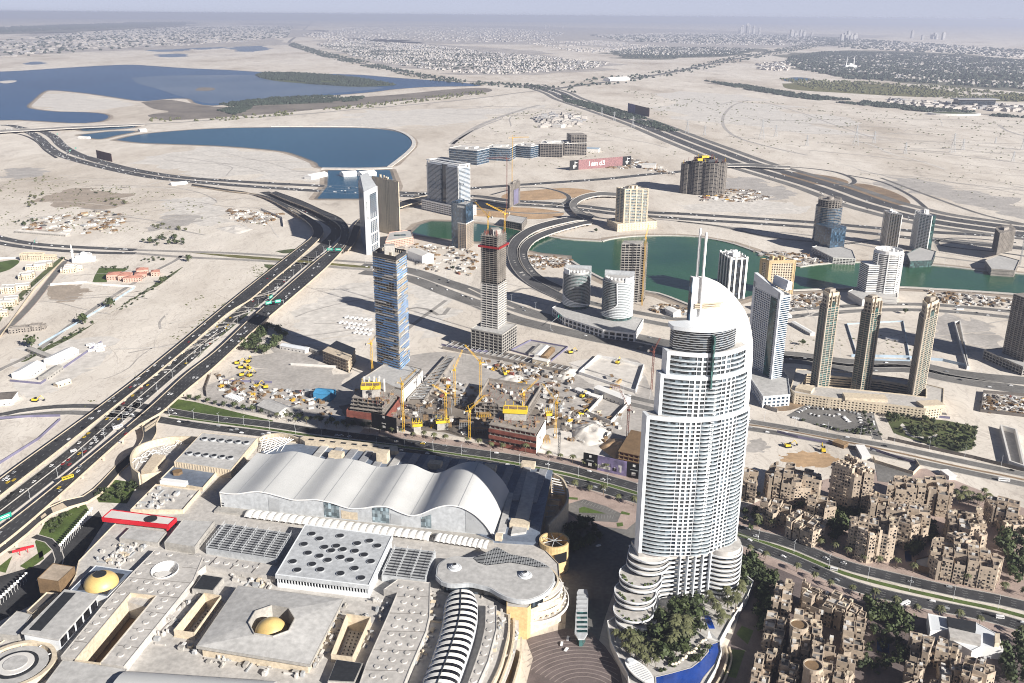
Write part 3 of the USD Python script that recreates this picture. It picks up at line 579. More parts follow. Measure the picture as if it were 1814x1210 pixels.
def storeys(t,poly,z0,z1,nfl,slab='white_paint',st=1.1,core='glass_dark',ins=1.0,pier=None,pl=None,name='floor_slab',edges=None,ring=None,first=0):
 """Glass core, one slab per storey and the piers between them."""
 one(t,'glazing',core,'prism',inset(poly,ins),z0,z1 - 0.05)
 fh = (z1 - z0) / nfl; g = Polygon(poly)
 for k in range(first,nfl + 1):
  z = z0 + k * fh; m = MB()
  m.prism(poly,z - st if k else z,z if k else z + 0.3,bottom=True); part(t,name,m,slab if not isinstance(slab,list) else slab[k % len(slab)])
 if pier: part(t,'facade_piers',pier_mesh(poly,z0,z1 - 0.06,pier[0],pier[1],edges=edges),pl or (slab if isinstance(slab,str) else slab[0]),kind='stuff')
def roof(t,poly,z,wall='white_paint',deck_='roof_grey',h=1.6,rooms=2,rng=None,hroom=4.5):
 one(t,'parapet',wall,'ring',poly,0.6,z,z + h)
 one(t,'roof_deck',deck_,'prism',inset(poly,0.63),z - 0.2,z + 0.12)
 rng = rng or random.Random(int(abs(poly[0][0] * 7 + poly[0][1])))
 q = inset(poly,3.0); c = q.mean(0); e = (poly[1] - poly[0]); a = math.atan2(e[1],e[0]); s = math.sqrt(abs(Polygon(q).area))
 for k in range(rooms):
  m = MB(); p = c + (q[k % len(q)] - c) * rng.uniform(0.15,0.5); m.box(p[0],p[1],z + 0.1,s * rng.uniform(0.2,0.42),s * rng.uniform(0.2,0.36),hroom * rng.uniform(0.6,1.2),a); part(t,'plant_room',m,wall)
 for k in range(rooms * 2):
  m = MB(); p = c + (q[k % len(q)] - c) * rng.uniform(0.5,0.9); m.box(p[0],p[1],z + 0.1,2.2,1.6,1.7,a); part(t,'air_unit',m,'steel')
def podium(t,poly,z1,nfl,slab='white_paint',core='glass_dark',st=1.6,pier=None,deck_='roof_grey',ins=0.8):
 storeys(t,poly,0,z1,nfl,slab,st,core,ins,pier,name='podium_slab'); one(t,'podium_parapet',slab,'ring',poly,0.5,z1,z1 + 1.2)
 one(t,'podium_deck',deck_,'prism',inset(poly,0.55),z1 - 0.2,z1 + 0.1)
def bld(name,label,poly,cat='tower',group=None): c = np.mean(poly,0); return thing(name,label,cat,(c[0],c[1],0),group)
def lettering(t,text,at,along,up,height,look_,depth=0.4,name='lettering'):
 """Raised letters: at = left end of the base line, along and up = directions in the world."""
 tm = meshkit.text_mesh(text,height,depth,bold=True); v = np.asarray(tm.vertices); a = np.asarray(along,float); a /= np.linalg.norm(a); u = np.asarray(up,float); u /= np.linalg.norm(u); w = np.cross(a,u)
 m = MB(); m.add(np.asarray(at,float) + v[:,:1] * a + v[:,1:2] * u + v[:,2:3] * w,tm.faces); return part(t,name,m,look_)
def mullions(t,poly,z0,z1,gap,w=0.35,look_='steel',edges=None,name='mullions'): part(t,name,pier_mesh(poly,z0,z1,gap,w,depth=0.4,off=-0.25,edges=edges),look_,kind='stuff')
def frame_tower(t,poly,z0,z1,nfl,cols=6.0,slab='raw_concrete',st=0.45,core_in=0.30,top_cols=True):
 """A bare concrete frame under construction."""
 c = np.mean(poly,0); one(t,'lift_core',slab,'prism',c + (np.asarray(poly) - c) * core_in,z0,z1 + 5)
 one(t,'dark_interior','window_dark','prism',inset(poly,3.5),z0,z1 - 0.1)
 fh = (z1 - z0) / nfl
 for k in range(nfl + 1):
  one(t,'floor_slab',slab,'prism',poly,z0 + k * fh - st,z0 + k * fh,bottom=True)
 part(t,'columns',pier_mesh(inset(poly,0.8),z0,z1 - 0.05,cols,0.8,0.8),slab,kind='stuff')
 if top_cols: part(t,'starter_columns',pier_mesh(inset(poly,1.2),z1,z1 + 3.4,cols * 0.8,0.7,0.7),slab,kind='stuff')
def crane(base,h,jib,az,label,look_='crane_yellow',cat='tower crane',luff=0.0,w=2.0,z0=0.0,group=None):
 """A lattice tower crane: mast, slewing cab, jib, counter-jib with ballast, tie bars."""
 x,y = base; t = thing('tower_crane',label,cat,(x,y,z0),group); m = MB(); H = z0 + h
 for a,b in ((-1,-1),(1,-1),(1,1),(-1,1)): m.tube((x + a * w / 2,y + b * w / 2,z0),(x + a * w / 2,y + b * w / 2,H),0.22,4)
 n = max(4,int(h / (w * 1.8))); cs = [(-1,-1),(1,-1),(1,1),(-1,1)]
 for k in range(n):
  za,zb = z0 + h * k / n,z0 + h * (k + 1) / n
  for i in range(4):
   p,q = cs[i],cs[(i + 1) % 4]; p,q = (p,q) if k % 2 else (q,p)
   m.tube((x + p[0] * w / 2,y + p[1] * w / 2,za),(x + q[0] * w / 2,y + q[1] * w / 2,zb),0.14,3)
 part(t,'mast',m,look_); d = np.array([math.sin(az),math.cos(az),0.0]); s = np.array([d[1],-d[0],0.0]); o = np.array([x,y,H]); up = np.array([0,0,1.0])
 jd = d * math.cos(luff) + up * math.sin(luff); ju = np.cross(s,jd); ju = ju if ju[2] > 0 else -ju
 one(t,'cab',look_,'box',x,y,H,w * 1.3,w * 1.3,2.2,-az)
 j = MB(); b0 = o + up * 1.8; n = max(6,int(jib / 4))
 for e in (-0.8,0.8): j.tube(b0 + s * e,b0 + s * e + jd * jib,0.2,3)
 j.tube(b0 + ju * 1.7,b0 + ju * 1.0 + jd * jib,0.2,3)
 for k in range(n):
  a = b0 + jd * jib * k / n; c = b0 + jd * jib * (k + 0.5) / n + ju * 1.6; e = b0 + jd * jib * (k + 1) / n
  for q in (-0.8,0.8): j.tube(a + s * q,c,0.11,3); j.tube(c,e + s * q,0.11,3)
 part(t,'jib',j,look_); c = MB(); L2 = jib * 0.28 if luff < 0.2 else 7.0
 for e in (-0.7,0.7): c.tube(b0 + s * e,b0 + s * e - d * L2,0.25,4)
 part(t,'counter_jib',c,look_); c = MB(); p = b0 - d * L2; c.box(p[0],p[1],p[2] - 1.6,2.4,2.0,2.6,-az); part(t,'ballast',c,'concrete')
 c = MB(); A = o + up * 8.5 - d * (2.0 if luff > 0.2 else 0); c.tube(o + up * 2,A,0.35,4); c.tube(A,b0 + jd * jib * 0.7,0.09,3); c.tube(A,b0 - d * L2 * 0.9,0.09,3); part(t,'tie_bars',c,look_)
 c = MB(); q = b0 + jd * jib * (0.95 if luff > 0.2 else 0.6); c.tube(q,q - up * min(18,h * 0.4),0.07,3); part(t,'hook_line',c,'dark_steel'); return t

# --- the large white curved hotel tower
HO,HA = np.array([143.0,649.0]),math.radians(12.4)
def W(p): return rot(np.asarray(p,float),HA) + HO
hotel = thing('curved_hotel_tower','tall white curved hotel tower with arched sail top and twin masts','tower',(*HO,0))
def lens(xl,xr,D,back,n=30,e=0.0):
 """The plan of the shaft: a front arc bulging towards the viewer and a flatter back."""
 x = np.linspace(xl,xr,n); xc,hw = (xl + xr) / 2,(xr - xl) / 2; f = -D * (1 - ((x - xc) / hw) ** 2) - e
 return np.vstack([np.c_[x,f],[[xr,back],[xl,back]]])
def arc_y(x,xl,xr,D): xc,hw = (xl + xr) / 2,(xr - xl) / 2; return -D * (1 - np.clip((np.asarray(x,float) - xc) / hw,-1,1) ** 2)
def strip_poly(a,b,xl,xr,D,o0,o1,bulge=0.0,n=9):
 """A band along the front arc between x = a and b, from o0 to o1 metres in front of it."""
 x = np.linspace(a,b,n); y = arc_y(x,xl,xr,D); t = (x - (a + b) / 2) / ((b - a) / 2); out = y - o1 - bulge * (1 - t ** 2)
 return W(np.vstack([np.c_[x,out],np.c_[x,y - o0][::-1]]))
def shaft(z0,z1,nfl,xl,xr,D,back,bays,cap=3.0,frame_w=2.2):
 one(hotel,'glazing','glass_hotel','prism',W(lens(xl + 0.3,xr - 0.3,D - 0.6,back)),z0,z1 - 0.5)
 fh = (z1 - cap - z0) / nfl
 for kind,a,b,cols in bays:
  if kind == 'balcony':
   for k in range(nfl):
    m = MB(); z = z0 + k * fh; q = strip_poly(a,b,xl,xr,D,-0.9,0.3,1.3)
    m.prism(q,z - .1,z + 0.36,bottom=True); part(hotel,'balcony_slab',m,'hotel_white')
    one(hotel,'balcony_rail','rail_glass','prism',strip_poly(a + .02,b - .02,xl,xr,D,0.12,0.27,1.3),z + 0.36,z + 1.1,bottom=False)
  else:
   g = MB(); w = (b - a) / cols
   for k in range(nfl + 1):
    z = z0 + k * fh; g.prism(strip_poly(a,b,xl,xr,D,-0.5,0.0),z - (0.38 if k else 0),min(z + 0.5,z1 - cap + 0.02),bottom=True)
   for c in range(cols + 1):
    cx = a + c * w; h = 0.62 if 0 < c < cols else 0.35
    g.prism(strip_poly(max(a,cx - h),min(b,cx + h),xl,xr,D,-0.45,0.06,n=3),z0,z1 - cap,roof=False)
   part(hotel,'window_wall',g,'hotel_white')
 one(hotel,'cornice_band','hotel_white','prism',strip_poly(xl,xr,xl,xr,D,-1.4,0.5,n=25),z1 - cap,z1,bottom=True)
 for a,b in ((xl,xl + frame_w),(xr - frame_w * 0.5,xr)):
  m = MB(); y = arc_y([(a + b) / 2],xl,xr,D)[0]; m.prism(W([(a - 0.35,y - 1.3),(b,y - 1.3),(b,back - 0.1),(a - 0.35,back - 0.1)]),z0,z1 + 0.01); part(hotel,'end_pilaster',m,'cool_white')
 one(hotel,'terrace_deck','roof_tan','prism',W(lens(xl + 0.8,xr - 0.8,D - 1.5,back - .2)),z1 - 0.4,z1 - 0.1)
shaft(47.0,166.0,35,-42.0,42.0,14.0,8.0,[('balcony',-39.5,-19.5,0),('wall',-19.5,-3.3,4),('balcony',-3.3,5.0,0),('balcony',5.0,13.4,0),('wall',13.4,28.4,4),('balcony',28.4,40.8,0)])
shaft(166.0,199.0,9,-33.0,38.0,13.0,8.0,[('balcony',-30.5,-14.0,0),('wall',-14.0,-1.5,3),('balcony',-1.5,11.5,0),('wall',11.5,24.0,3),('balcony',24.0,37.0,0)])
shaft(199.0,217.0,4,-29.0,35.0,12.0,8.0,[('balcony',-26.8,-9.0,0),('wall',-9.0,-1.0,2),('balcony',-1.0,9.5,0),('wall',9.5,18.5,2),('balcony',18.5,33.8,0)])
one(hotel,'crown_glazing','glass_dark','prism',W(lens(-24,25,11,7.8)),216.8,233.5)
for k in range(8):
 m = MB(); q = np.array(Polygon(W(lens(-24,25,11,7.5))).buffer(0.55).exterior.coords)[:-1]; m.ring(q,0.25,219.0 + k * 1.8,219.16 + k * 1.8); part(hotel,'crown_louvre',m,'hotel_white')
m = MB(); q = np.array(Polygon(W(lens(-24,25,11,7.5))).buffer(2.2).exterior.coords)[:-1]; m.prism(q,233.5,236.4,bottom=True); part(hotel,'crown_eave',m,'cool_white')
for x_ in (-39,-1.0,2.0): pass
one(hotel,'glass_blade','glass_teal','prism',W([(0.6,-15.5),(2.0,-15.5),(2.0,-10),(0.6,-10)]),190,231)
# the sail: a thick white plate behind, arched down the right side
xz = np.array([(-9.0,216),(-9.0,269.6),(1.7,268.8),(14.7,262.8),(27.1,251.5),(37.6,236.5),(43.2,218.5),(45.3,195),(45.8,143),(45.2,47),(36.0,47),(36,216)])
sm = np.vstack([xz[:2],smoothline(xz[2:10],n=40),xz[10:]]); sm = sm if np.sum(sm[:,0] * np.roll(sm[:,1],-1) - np.roll(sm[:,0],-1) * sm[:,1]) > 0 else sm[::-1]
tv,tf = triangulate(Polygon(sm)); m = MB(); nn_ = len(sm); i = np.arange(nn_); j = (i + 1) % nn_
f3 = lambda q,y: np.c_[W(np.c_[q[:,0],np.full(len(q),y)]),q[:,1]]
ar = np.cross(tv[tf[:,1]] - tv[tf[:,0]],tv[tf[:,2]] - tv[tf[:,0]]).sum(); tf = tf if ar > 0 else tf[:,::-1]
m.add(f3(tv,8.05),tf); m.add(f3(tv,13.0),tf[:,::-1]); m.add(np.vstack([f3(sm,8.05),f3(sm,13.0)]),np.vstack([np.c_[i,i + nn_,j + nn_],np.c_[i,j + nn_,j]])); part(hotel,'sail_wall',m,'white_paint')
one(hotel,'sail_edge_glass','glass_blue','prism',W([(-9.6,8.2),(-9.02,8.2),(-9.02,12.9),(-9.6,12.9)]),217,268.5)
for x_,y_,a,b in ((-2.0,6.6,240,302.0),(-5.0,10.5,262,304.5)):
 m = MB(); p = W([(x_,y_)])[0]; m.cyl(p[0],p[1],a,b,1.0,12); m.dome(p[0],p[1],b,1.0,1.6,12,4); part(hotel,'mast',m,'white_paint')
for k in range(3):
 m = MB(); q = W([(-6.5,7.9),(14 + k,7.9),(14 + k,7.0),(-1.0,5.6),(-6.5,6.5)]); m.prism(q,246.0 + k * 1.5,246.7 + k * 1.5,bottom=True); part(hotel,'sail_fin',m,'cream_wall')
# the stepped podium of the hotel: rounded lobes, one slab ring a storey
lobes = [((-54,-36),16),((-54,-34),16),((-54,-29),16),((-49,-18),16.5),((-49,-17),16.5),((-42,-9),17),((-42,-8),17),((-33,1),17),((-32,2),17),((-30,3),16)]
body = Polygon([(-44,16),(-44,0),(-30,-9),(-12,-9),(10,-10.5),(30,-8),(44,0),(46,12),(30,18)])
prev = None
for k in range(10):
 z = 5.5 + k * 4.15; (lx,ly),lr = lobes[k]
 g = unary_union([body,Point(lx,ly).buffer(lr,16),LineString([(lx,ly),(-34,4)]).buffer(lr * 0.86,12),Point(30,-1).buffer(16.5,16)]).buffer(5).buffer(-5)
 q = W(np.array(g.exterior.coords)[:-1]); pin = inset(q,2.4)
 one(hotel,'podium_glazing','glass_dark','prism',pin,z - 3.6 if k else 0,z - .25)
 one(hotel,'podium_terrace','roof_tan' if k % 2 == 0 else 'pale_wall','prism',q,z - 0.5,z,bottom=True)
 one(hotel,'podium_balustrade','hotel_white','ring',q,0.5,z - 0.7,z + 0.9)
 if k in (2,4,6):
  m = MB(); rng = random.Random(k)
  for i in range(12):
   a = rng.uniform(math.pi * 0.95,math.pi * 1.75); r = lr * rng.uniform(0.72,0.9); p = W([(lx + r * math.cos(a),ly + r * math.sin(a))])[0]; m.dome(p[0],p[1],z,rng.uniform(0.7,1.4),rng.uniform(0.9,2.2),6,3)
  part(hotel,'terrace_planting',m,'leaf')
one(hotel,'podium_roof','roof_tan','prism',W(np.array(Polygon(lens(-41,45,10,16)).buffer(1).exterior.coords)[:-1]),42.5,47.1)
for x_ in (-10.5,-4,2.5,9,15.5):
 one(hotel,'podium_fin','hotel_white','prism',W([(x_ - .35,-12.6),(x_ + .35,-12.6),(x_ + .35,-9),(x_ - .35,-9)]),4,45.5)
one(hotel,'podium_drum_roof','roof_tan','prism',W(np.array(Point(30,-1).buffer(15,12).exterior.coords)[:-1]),43.0,47.6)

# --- towers of the middle ground
q,h = tri((709,655,20),462,(660,453),(720,450)); t = bld('netted_tower','concrete tower under construction wrapped in blue netting',q)
frame_tower(t,q,20,h,44,5.0,'tan_concrete',.8)
rng = random.Random(4); fh = (h - 20) / 44
for k in range(44):
 for e in (0,1,2,3):
  a,b = q[e],q[(e + 1) % 4]; d = (b - a) / np.linalg.norm(b - a); n_ = np.array([d[1],-d[0]]); Ln = np.linalg.norm(b - a); s0 = 0
  while s0 < Ln - 1:
   w_ = min(rng.uniform(7,26),Ln - s0)
   if rng.random() < (0.74 if k % 3 else 0.9):
    m = MB(); p0,p1 = a + d * s0 + n_ * 0.25,a + d * (s0 + w_) + n_ * 0.25; z = 20 + k * fh
    m.prism(np.array([p0,p1,p1 + n_ * 0.12,p0 + n_ * 0.12]),z + 0.1,z + fh * rng.choice([0.4,0.5,0.62]),bottom=True); part(t,'safety_net',m,'blue_net' if rng.random() < 0.85 else 'pale_wall')
   s0 += w_
one(t,'roof_shutter','dark_steel','ring',q,0.8,h,h + 5); m = MB(); c = q.mean(0); m.box(c[0],c[1],h,13,12,13,0.2); part(t,'lift_core_top',m,'concrete')
nq = ccw(PX([(640,672),(712,690),(748,655),(690,640)],20)); podium(t,nq,20,5,'raw_concrete','window_dark',0.6,(6,0.7)); one(t,'podium_net','pale_wall','ring',inset(nq,-0.4),0.2,2,19)

pq = np.array([P(834,583,30),P(890,594,30),P(916,576,30)]); pq = ccw(np.vstack([pq,pq[0] + pq[2] - pq[1]])); q,h = tri((882,584,30),421,(851,417),(898,413)); t = bld('frame_tower','slender unfinished concrete tower with white balcony bands and a red safety deck',q)
podium(t,pq,30,7,'concrete','window_dark',0.9,(7,0.8)); storeys(t,q,30,96,19,'pale_wall',1.0,'window_dark',2.2,(9,.8),'concrete',name='balcony_band'); frame_tower(t,q,96,h,24,6.5)
m = MB(); qq = inset(q,-2.6); m.ring(qq,2.3,h - 16,h - 13.5); part(t,'safety_deck',m,'car_red'); m = MB(); c = q.mean(0); m.box(c[0] + 3,c[1],h,12,14,8,0.3); part(t,'lift_core_top',m,'concrete')
rng = random.Random(9)
for k in range(22):
 p = c + (q[k % 4] - c) * rng.uniform(0.4,0.92); one(t,'starter_bar','rust','tube',(*p,h),(*p,h + rng.uniform(4,9)),0.4,4)
crane(P(893,600),h + 22,34,4.2,'yellow crane climbing beside the slender unfinished tower with the red deck',luff=0.5)
crane(tuple(c + [-8,6]),22,30,5.4,'small yellow luffing crane standing on top of the slender unfinished tower',z0=h,luff=0.6)

q,h = tri((650,452),342,(634,322),(668,331)); t = bld('slim_office_tower','slim white office tower with pointed roof and dark glass front beside the highway',q)
storeys(t,q,0,h,34,'mid_grey',0.5,'glass_blue',0.5)
b = ccw(q); m = MB(); n0 = q[np.argmin(np.linalg.norm(q - P(650,452),axis=1))]
order = [k for k in range(4)]; near = int(np.argmin(np.linalg.norm(q - n0,axis=1))); lft,rgt,far = q[near - 1],q[(near + 1) % 4],q[(near + 2) % 4]
e = rgt - n0; el = np.linalg.norm(e); e = e / el; nr = np.array([e[1],-e[0]])
for a,w_ in ((0,0.36),(0.93,0.07)):
 m = MB(); p = n0 + e * el * a; p2 = p + e * el * w_; m.prism(np.array([p + nr * 0.6,p2 + nr * 0.6,p2 - nr * 1,p - nr * 1]),0,h + 2); part(t,'white_pier',m,'cool_white')
for za,zb in ((h - 8,h + 2),(h * .5,h * .53),(h * .28,h * .3),(h * .1,h * .12)):
 m = MB(); p,p2 = n0 + e * el * 0.36,n0 + e * el * 0.93; m.prism(np.array([p + nr * 0.5,p2 + nr * 0.5,p2 - nr * 1,p - nr * 1]),za,zb,bottom=True); part(t,'white_band',m,'white_paint')
mm = pier_mesh(np.array([n0 + e * el * .36,n0 + e * el * .93,n0 + e * el * .93 - nr,n0 + e * el * .36 - nr]),h * .02,h * .62,el * .14,0.7,0.6,off=-0.4,edges=[0]); part(t,'window_mullions',mm,'white_paint',kind='stuff')
pk = (lft + far) / 2; V = np.array([[*n0,h],[*rgt,h],[*far,h],[*lft,h],[*(lft * .8 + far * .2),h + 11],[*(far * .8 + lft * .2),h + 11]]); m = MB(); m.add(V,[[0,1,5],[0,5,4],[1,2,5],[0,4,3],[3,4,5],[3,5,2]]); part(t,'sloping_roof',m,'mid_grey')
lettering(t,'Emirates',[*(n0 + e * el * 0.10 + nr * 0.62),h - 18],(0,0,-1),(*e,0),3.6,'glass_dark',0.3); m = MB(); p = n0 + e * el * .18 + nr * .7; m.prism(rect(p[0],p[1],4.5,.4,math.atan2(e[1],e[0])),h - 54,h - 49,bottom=True); part(t,'emblem',m,'black_panel')

q,h = tri((690,414),318,(659,313),(706,322)); t = bld('beige_apartment_tower','beige apartment tower with stacked balconies behind the slim white office tower',q); storeys(t,q,0,h,36,'cream_wall',1.7,'window_dark',.7,(5.0,2.8)); roof(t,q,h,'cream_wall',rooms=4,hroom=7)
pq = ccw(PX([(683,428),(732,420),(728,408),(690,412)],14)); t = bld('pink_podium','low pink and cream parking block with a small roof pool beside the canal',pq,'building'); podium(t,pq,14,4,'pink_wall','window_dark',1.8,(4,1.6)); m = MB(); c = pq.mean(0); m.box(c[0],c[1],14.2,24,12,0.5,0.2); part(t,'roof_pool',m,'glass_teal')

q,h = tri((814,384),292,(755,282),(833,290)); t = bld('twin_slab_tower','broad blue glass tower of two banded slabs with a white roof canopy',q)
a,b_ = ccw(q),None; near = int(np.argmin(np.linalg.norm(a - P(814,384),axis=1))); A,B,C = a[near - 1],a[near],a[(near + 1) % 4]; D_ = A + C - B; e = B - A
s1 = np.array([A,A + e * .44,D_ + e * .44,D_]); s2 = np.array([A + e * .60,B,C,C - e * .40]); sm_ = np.array([A + e * .44,A + e * .60,D_ + e * .60,D_ + e * .44]); ins_ = (D_ - A) * 0.12
storeys(t,ccw(s1),24,h - 8,30,'cool_white',.75,'glass_blue',0.5); storeys(t,ccw(s2),24,h - 8,30,'cool_white',1.1,'glass_blue',0.8)
one(t,'glass_spine','glass_dark','prism',ccw(sm_ + ins_),24,h - 6); one(t,'roof_canopy','white_paint','ring',ccw(q),4.0,h - 1.6,h + 0.6); one(t,'plant_room','cool_white','prism',inset(q,5),h - 8,h - 4)
for p in (*q,): m = MB(); pp = q.mean(0) + (p - q.mean(0)) * .94; m.box(pp[0],pp[1],24,2.4,2.4,h - 25.6,.2); part(t,'corner_pier',m,'white_paint')
pq = ccw(inset(q,-9)); podium(t,pq,24,5,'white_paint','window_dark',2.6,(9,1.2))

q,h = tri((826,443),364,(799,360),(838,358)); t = bld('blue_glass_tower','dark blue glass tower on the canal with a beige gridded lower corner',q); storeys(t,q,0,h,26,'glass_blue',0.5,'glass_blue',0.25); roof(t,q,h,'glass_blue','roof_grey',rooms=2)
a = ccw(q); near = int(np.argmin(np.linalg.norm(a - P(826,443),axis=1))); A,B,C = a[near - 1],a[near],a[(near + 1) % 4]; gq = np.array([A + (B - A) * .45,B,C,A + (B - A) * .45 + C - B]); gq = ccw(B + (gq - B) * 1.03 + 0.02 * (B - q.mean(0)))
storeys(t,gq,0,h * .58,15,'sand_wall',0.8,'window_dark',0.9,(4.0,1.0)); one(t,'cornice','white_paint','ring',inset(gq,-0.3),0.8,h * .58,h * .58 + 1.4)
e = (B - A) / np.linalg.norm(B - A); nr = np.array([e[1],-e[0]]); lettering(t,'DAMAC',[*(A + (B - A) * .42 + nr * .3),h - 6],(*e,0),(0,0,1),3.6,'white_paint')
q,h = tri((903,378),330,(899,327),(922,322)); t = bld('frame_tower','thin unfinished tower draped in grey netting between two tall cranes near the trunk road',q); frame_tower(t,q,14,h,26,5); m = MB(); a = ccw(q); near = int(np.argmin(np.linalg.norm(a - P(903,378),axis=1))); B,C = a[near],a[(near + 1) % 4]; d = (C - B); n_ = np.array([d[1],-d[0]]) / np.linalg.norm(d); m.prism(np.array([B + d * .35 + n_ * .3,B + d * .8 + n_ * .3,B + d * .8 + n_ * .6,B + d * .35 + n_ * .6]),16,h * .8,bottom=True); part(t,'netting',m,'purple_fence')
pq = ccw(PX([(892,391),(925,397),(934,386),(903,381)],14)); podium(t,pq,14,3,'raw_concrete','window_dark',0.6,(6,.7))
crane(P(897,400),150,45,4.6,'tall brown crane left of the thin netted tower','rust'); crane(P(907,372),172,42,1.2,'tallest orange crane right behind the thin netted tower','crane_yellow')
pq = np.array([P(1075,388,16),P(1094,398,16),P(1164,392,16)]); pq = ccw(np.vstack([pq,pq[0] + pq[2] - pq[1]])); q,h = tri((1104,395,16),336,(1092,333),(1150,335)); t = bld('cream_hotel','cream hotel tower with white balcony bands on a wide cream podium by the canal',q)
podium(t,pq,16,3,'cream_wall','cream_wall',2.0,(7,1.0),'cream_wall'); storeys(t,q,16,h,22,'cream_wall',0.9,'glass_pale',1.2,(14,3.0)); roof(t,q,h,'cream_wall',rooms=5,hroom=6)
# the fused round towers under construction
t = thing('clustered_tower','cluster of fused round concrete towers under construction with yellow tops by the ring road','tower',(*P(1250,345),0)); o = P(1250,345); h = top(o,286); r0 = 24
rng = random.Random(3)
for k,(ax,ay,rr,hh) in enumerate([(-46,4,20,.9),(-20,-12,22,1.0),(8,-20,26,.97),(34,-2,20,.95),(0,22,30,1.03),(48,16,14,.9)]):
 cx,cy = o + [ax,ay + 25]; H_ = h * hh; one(t,'drum_core','window_dark','cyl',cx,cy,0,H_,rr - 3,20)
 for f in range(25): one(t,'floor_slab','raw_concrete','prism',circ(cx,cy,rr,20),H_ * f / 24 - .5 if f else 0,H_ * f / 24 if f else .4,bottom=True)
 m = MB()
 for i in range(14): a = i * 2 * math.pi / 14; m.box(cx + (rr - 1.4) * math.cos(a),cy + (rr - 1.4) * math.sin(a),0,1.2,1.2,H_,a)
 part(t,'columns',m,'raw_concrete',kind='stuff'); one(t,'shutter_top','yellow' if k in (1,4) else 'dark_steel','box',cx,cy,H_,rr * .7,rr * .3,rng.uniform(4,8),.3)
 for i in range(5): m = MB(); a = rng.uniform(0,6); m.tube((cx + rr * .7 * math.cos(a),cy + rr * .7 * math.sin(a),H_),(cx + rr * .7 * math.cos(a),cy + rr * .7 * math.sin(a),H_ + rng.uniform(5,14)),.5,4); part(t,'starter_bar',m,'yellow' if i == 0 else 'rust')
# twin curved towers on a shared podium
def curved_twin(label,cx,cy,R,h,ang,flip):
 t = thing('curved_office_tower',label,'tower',(cx,cy,12)); n = 26; sash = lambda u: (.34 + .04 * u + .55 * max(0,(.40 - u) / .40) ** 1.5) if flip else (.05 + .08 * u + .87 * max(0,(.40 - u) / .40) ** 1.6)
 f = lambda r,a0,a1,m_=n: np.stack([r * np.cos(np.linspace(a0,a1,m_)),r * np.sin(np.linspace(a0,a1,m_))],1)
 plan = rot(np.vstack([f(R,math.pi * 1.02,math.pi * 1.98),[[R * .9,R * .55],[-R * .9,R * .55]]]),ang) + [cx,cy]; one(t,'glazing','glass_green','prism',inset(plan,.8),12,h); nf = 21
 for k in range(nf + 1):
  z = 18 + (h - 18) * k / nf; u = k / nf; s = sash(u)   # where the white sash crosses the front
  a = (math.pi * 1.02,math.pi * (1.02 + 0.96 * min(s * 1.0,1))) if not flip else (math.pi * (1.98 - 0.96 * min(s + .12,1)),math.pi * 1.98)
  m = MB(); q0 = f(R + .7,*a,14); q1 = f(R - 1.2,*a,14); m.prism(rot(np.vstack([q0,q1[::-1]]),ang) + [cx,cy],z - 1.25,z,bottom=True); part(t,'white_band',m,'cool_white')
  m = MB(); b_ = (a[1],math.pi * 1.98) if not flip else (math.pi * 1.02,a[0]); q0 = f(R + .25,*b_,14); q1 = f(R - 1.2,*b_,14)
  if abs(b_[1] - b_[0]) > .1: m.prism(rot(np.vstack([q0,q1[::-1]]),ang) + [cx,cy],z - .7,z,bottom=True); part(t,'bronze_band',m,'steel')
  if k < nf:
   u2 = (k + 1) / nf; s2 = sash(u2); e0 = math.pi * (1.02 + .96 * min(s,1)) if not flip else a[0]; e1 = math.pi * (1.02 + .96 * min(s2,1)) if not flip else math.pi * (1.98 - .96 * min(s2 + .12,1))
   m = MB(); p0 = rot(np.array([(R + .9) * math.cos(e0),(R + .9) * math.sin(e0)]),ang) + [cx,cy]; p1 = rot(np.array([(R + .9) * math.cos(e1),(R + .9) * math.sin(e1)]),ang) + [cx,cy]; m.tube((*p0,z - .7),(*p1,z + (h - 18) / nf - .7),0.7,5); part(t,'sash',m,'white_paint')
 m = MB(); bq = rot(np.array([[-R * .95,R * .55],[R * .95,R * .55],[R * .95,R * .75],[-R * .95,R * .75]]),ang) + [cx,cy]; m.prism(bq,12,h + (9 if flip else 7)); part(t,'back_wall',m,'mid_grey')
 one(t,'roof_deck','roof_grey','prism',inset(plan,2.5),h,h + 3.2); sg = -1 if flip else 1
 m = MB(); q0 = rot(np.vstack([f(R * .98,*(sorted((math.pi * 1.5 - sg * 1.5,math.pi * 1.5 - sg * .55))),10),f(R * .92,*(sorted((math.pi * 1.5 - sg * 1.5,math.pi * 1.5 - sg * .55))),10)[::-1]]),ang) + [cx,cy]; m.prism(q0,h,h + 7); part(t,'roof_screen',m,'cool_white')
 for k in range(7): a = math.pi * (1.15 + .1 * k); m = MB(); p = rot(np.array([R * .8 * math.cos(a),R * .8 * math.sin(a)]),ang) + [cx,cy]; m.box(p[0],p[1],h + 3.2,2.5,2.5,3.5,ang); part(t,'roof_box',m,'white_paint')
c1,c2 = P(1021,557),P(1093,577); h1,h2 = top(c1,484),top(c2,497)
wpx = np.linalg.norm(P(997,557) - P(1045,557)) / 2
curved_twin('left twin of the curved towers, white sash sweeping down its left side',c1[0],c1[1] + 8,wpx,h1,-.18,False); curved_twin('right twin of the curved towers, white bands right of its sash',c2[0],c2[1] + 8,wpx * 1.1,h2,-.2,True)
pq = ccw(PX([(978,546),(1000,563),(1068,585),(1125,592),(1140,566),(1060,548),(1000,533)],12)); t = bld('shared_podium','low white and glass podium shared by the twin curved towers',pq,'building'); podium(t,pq,12,2,'white_paint','glass_dark',1.6,(9,2.2))
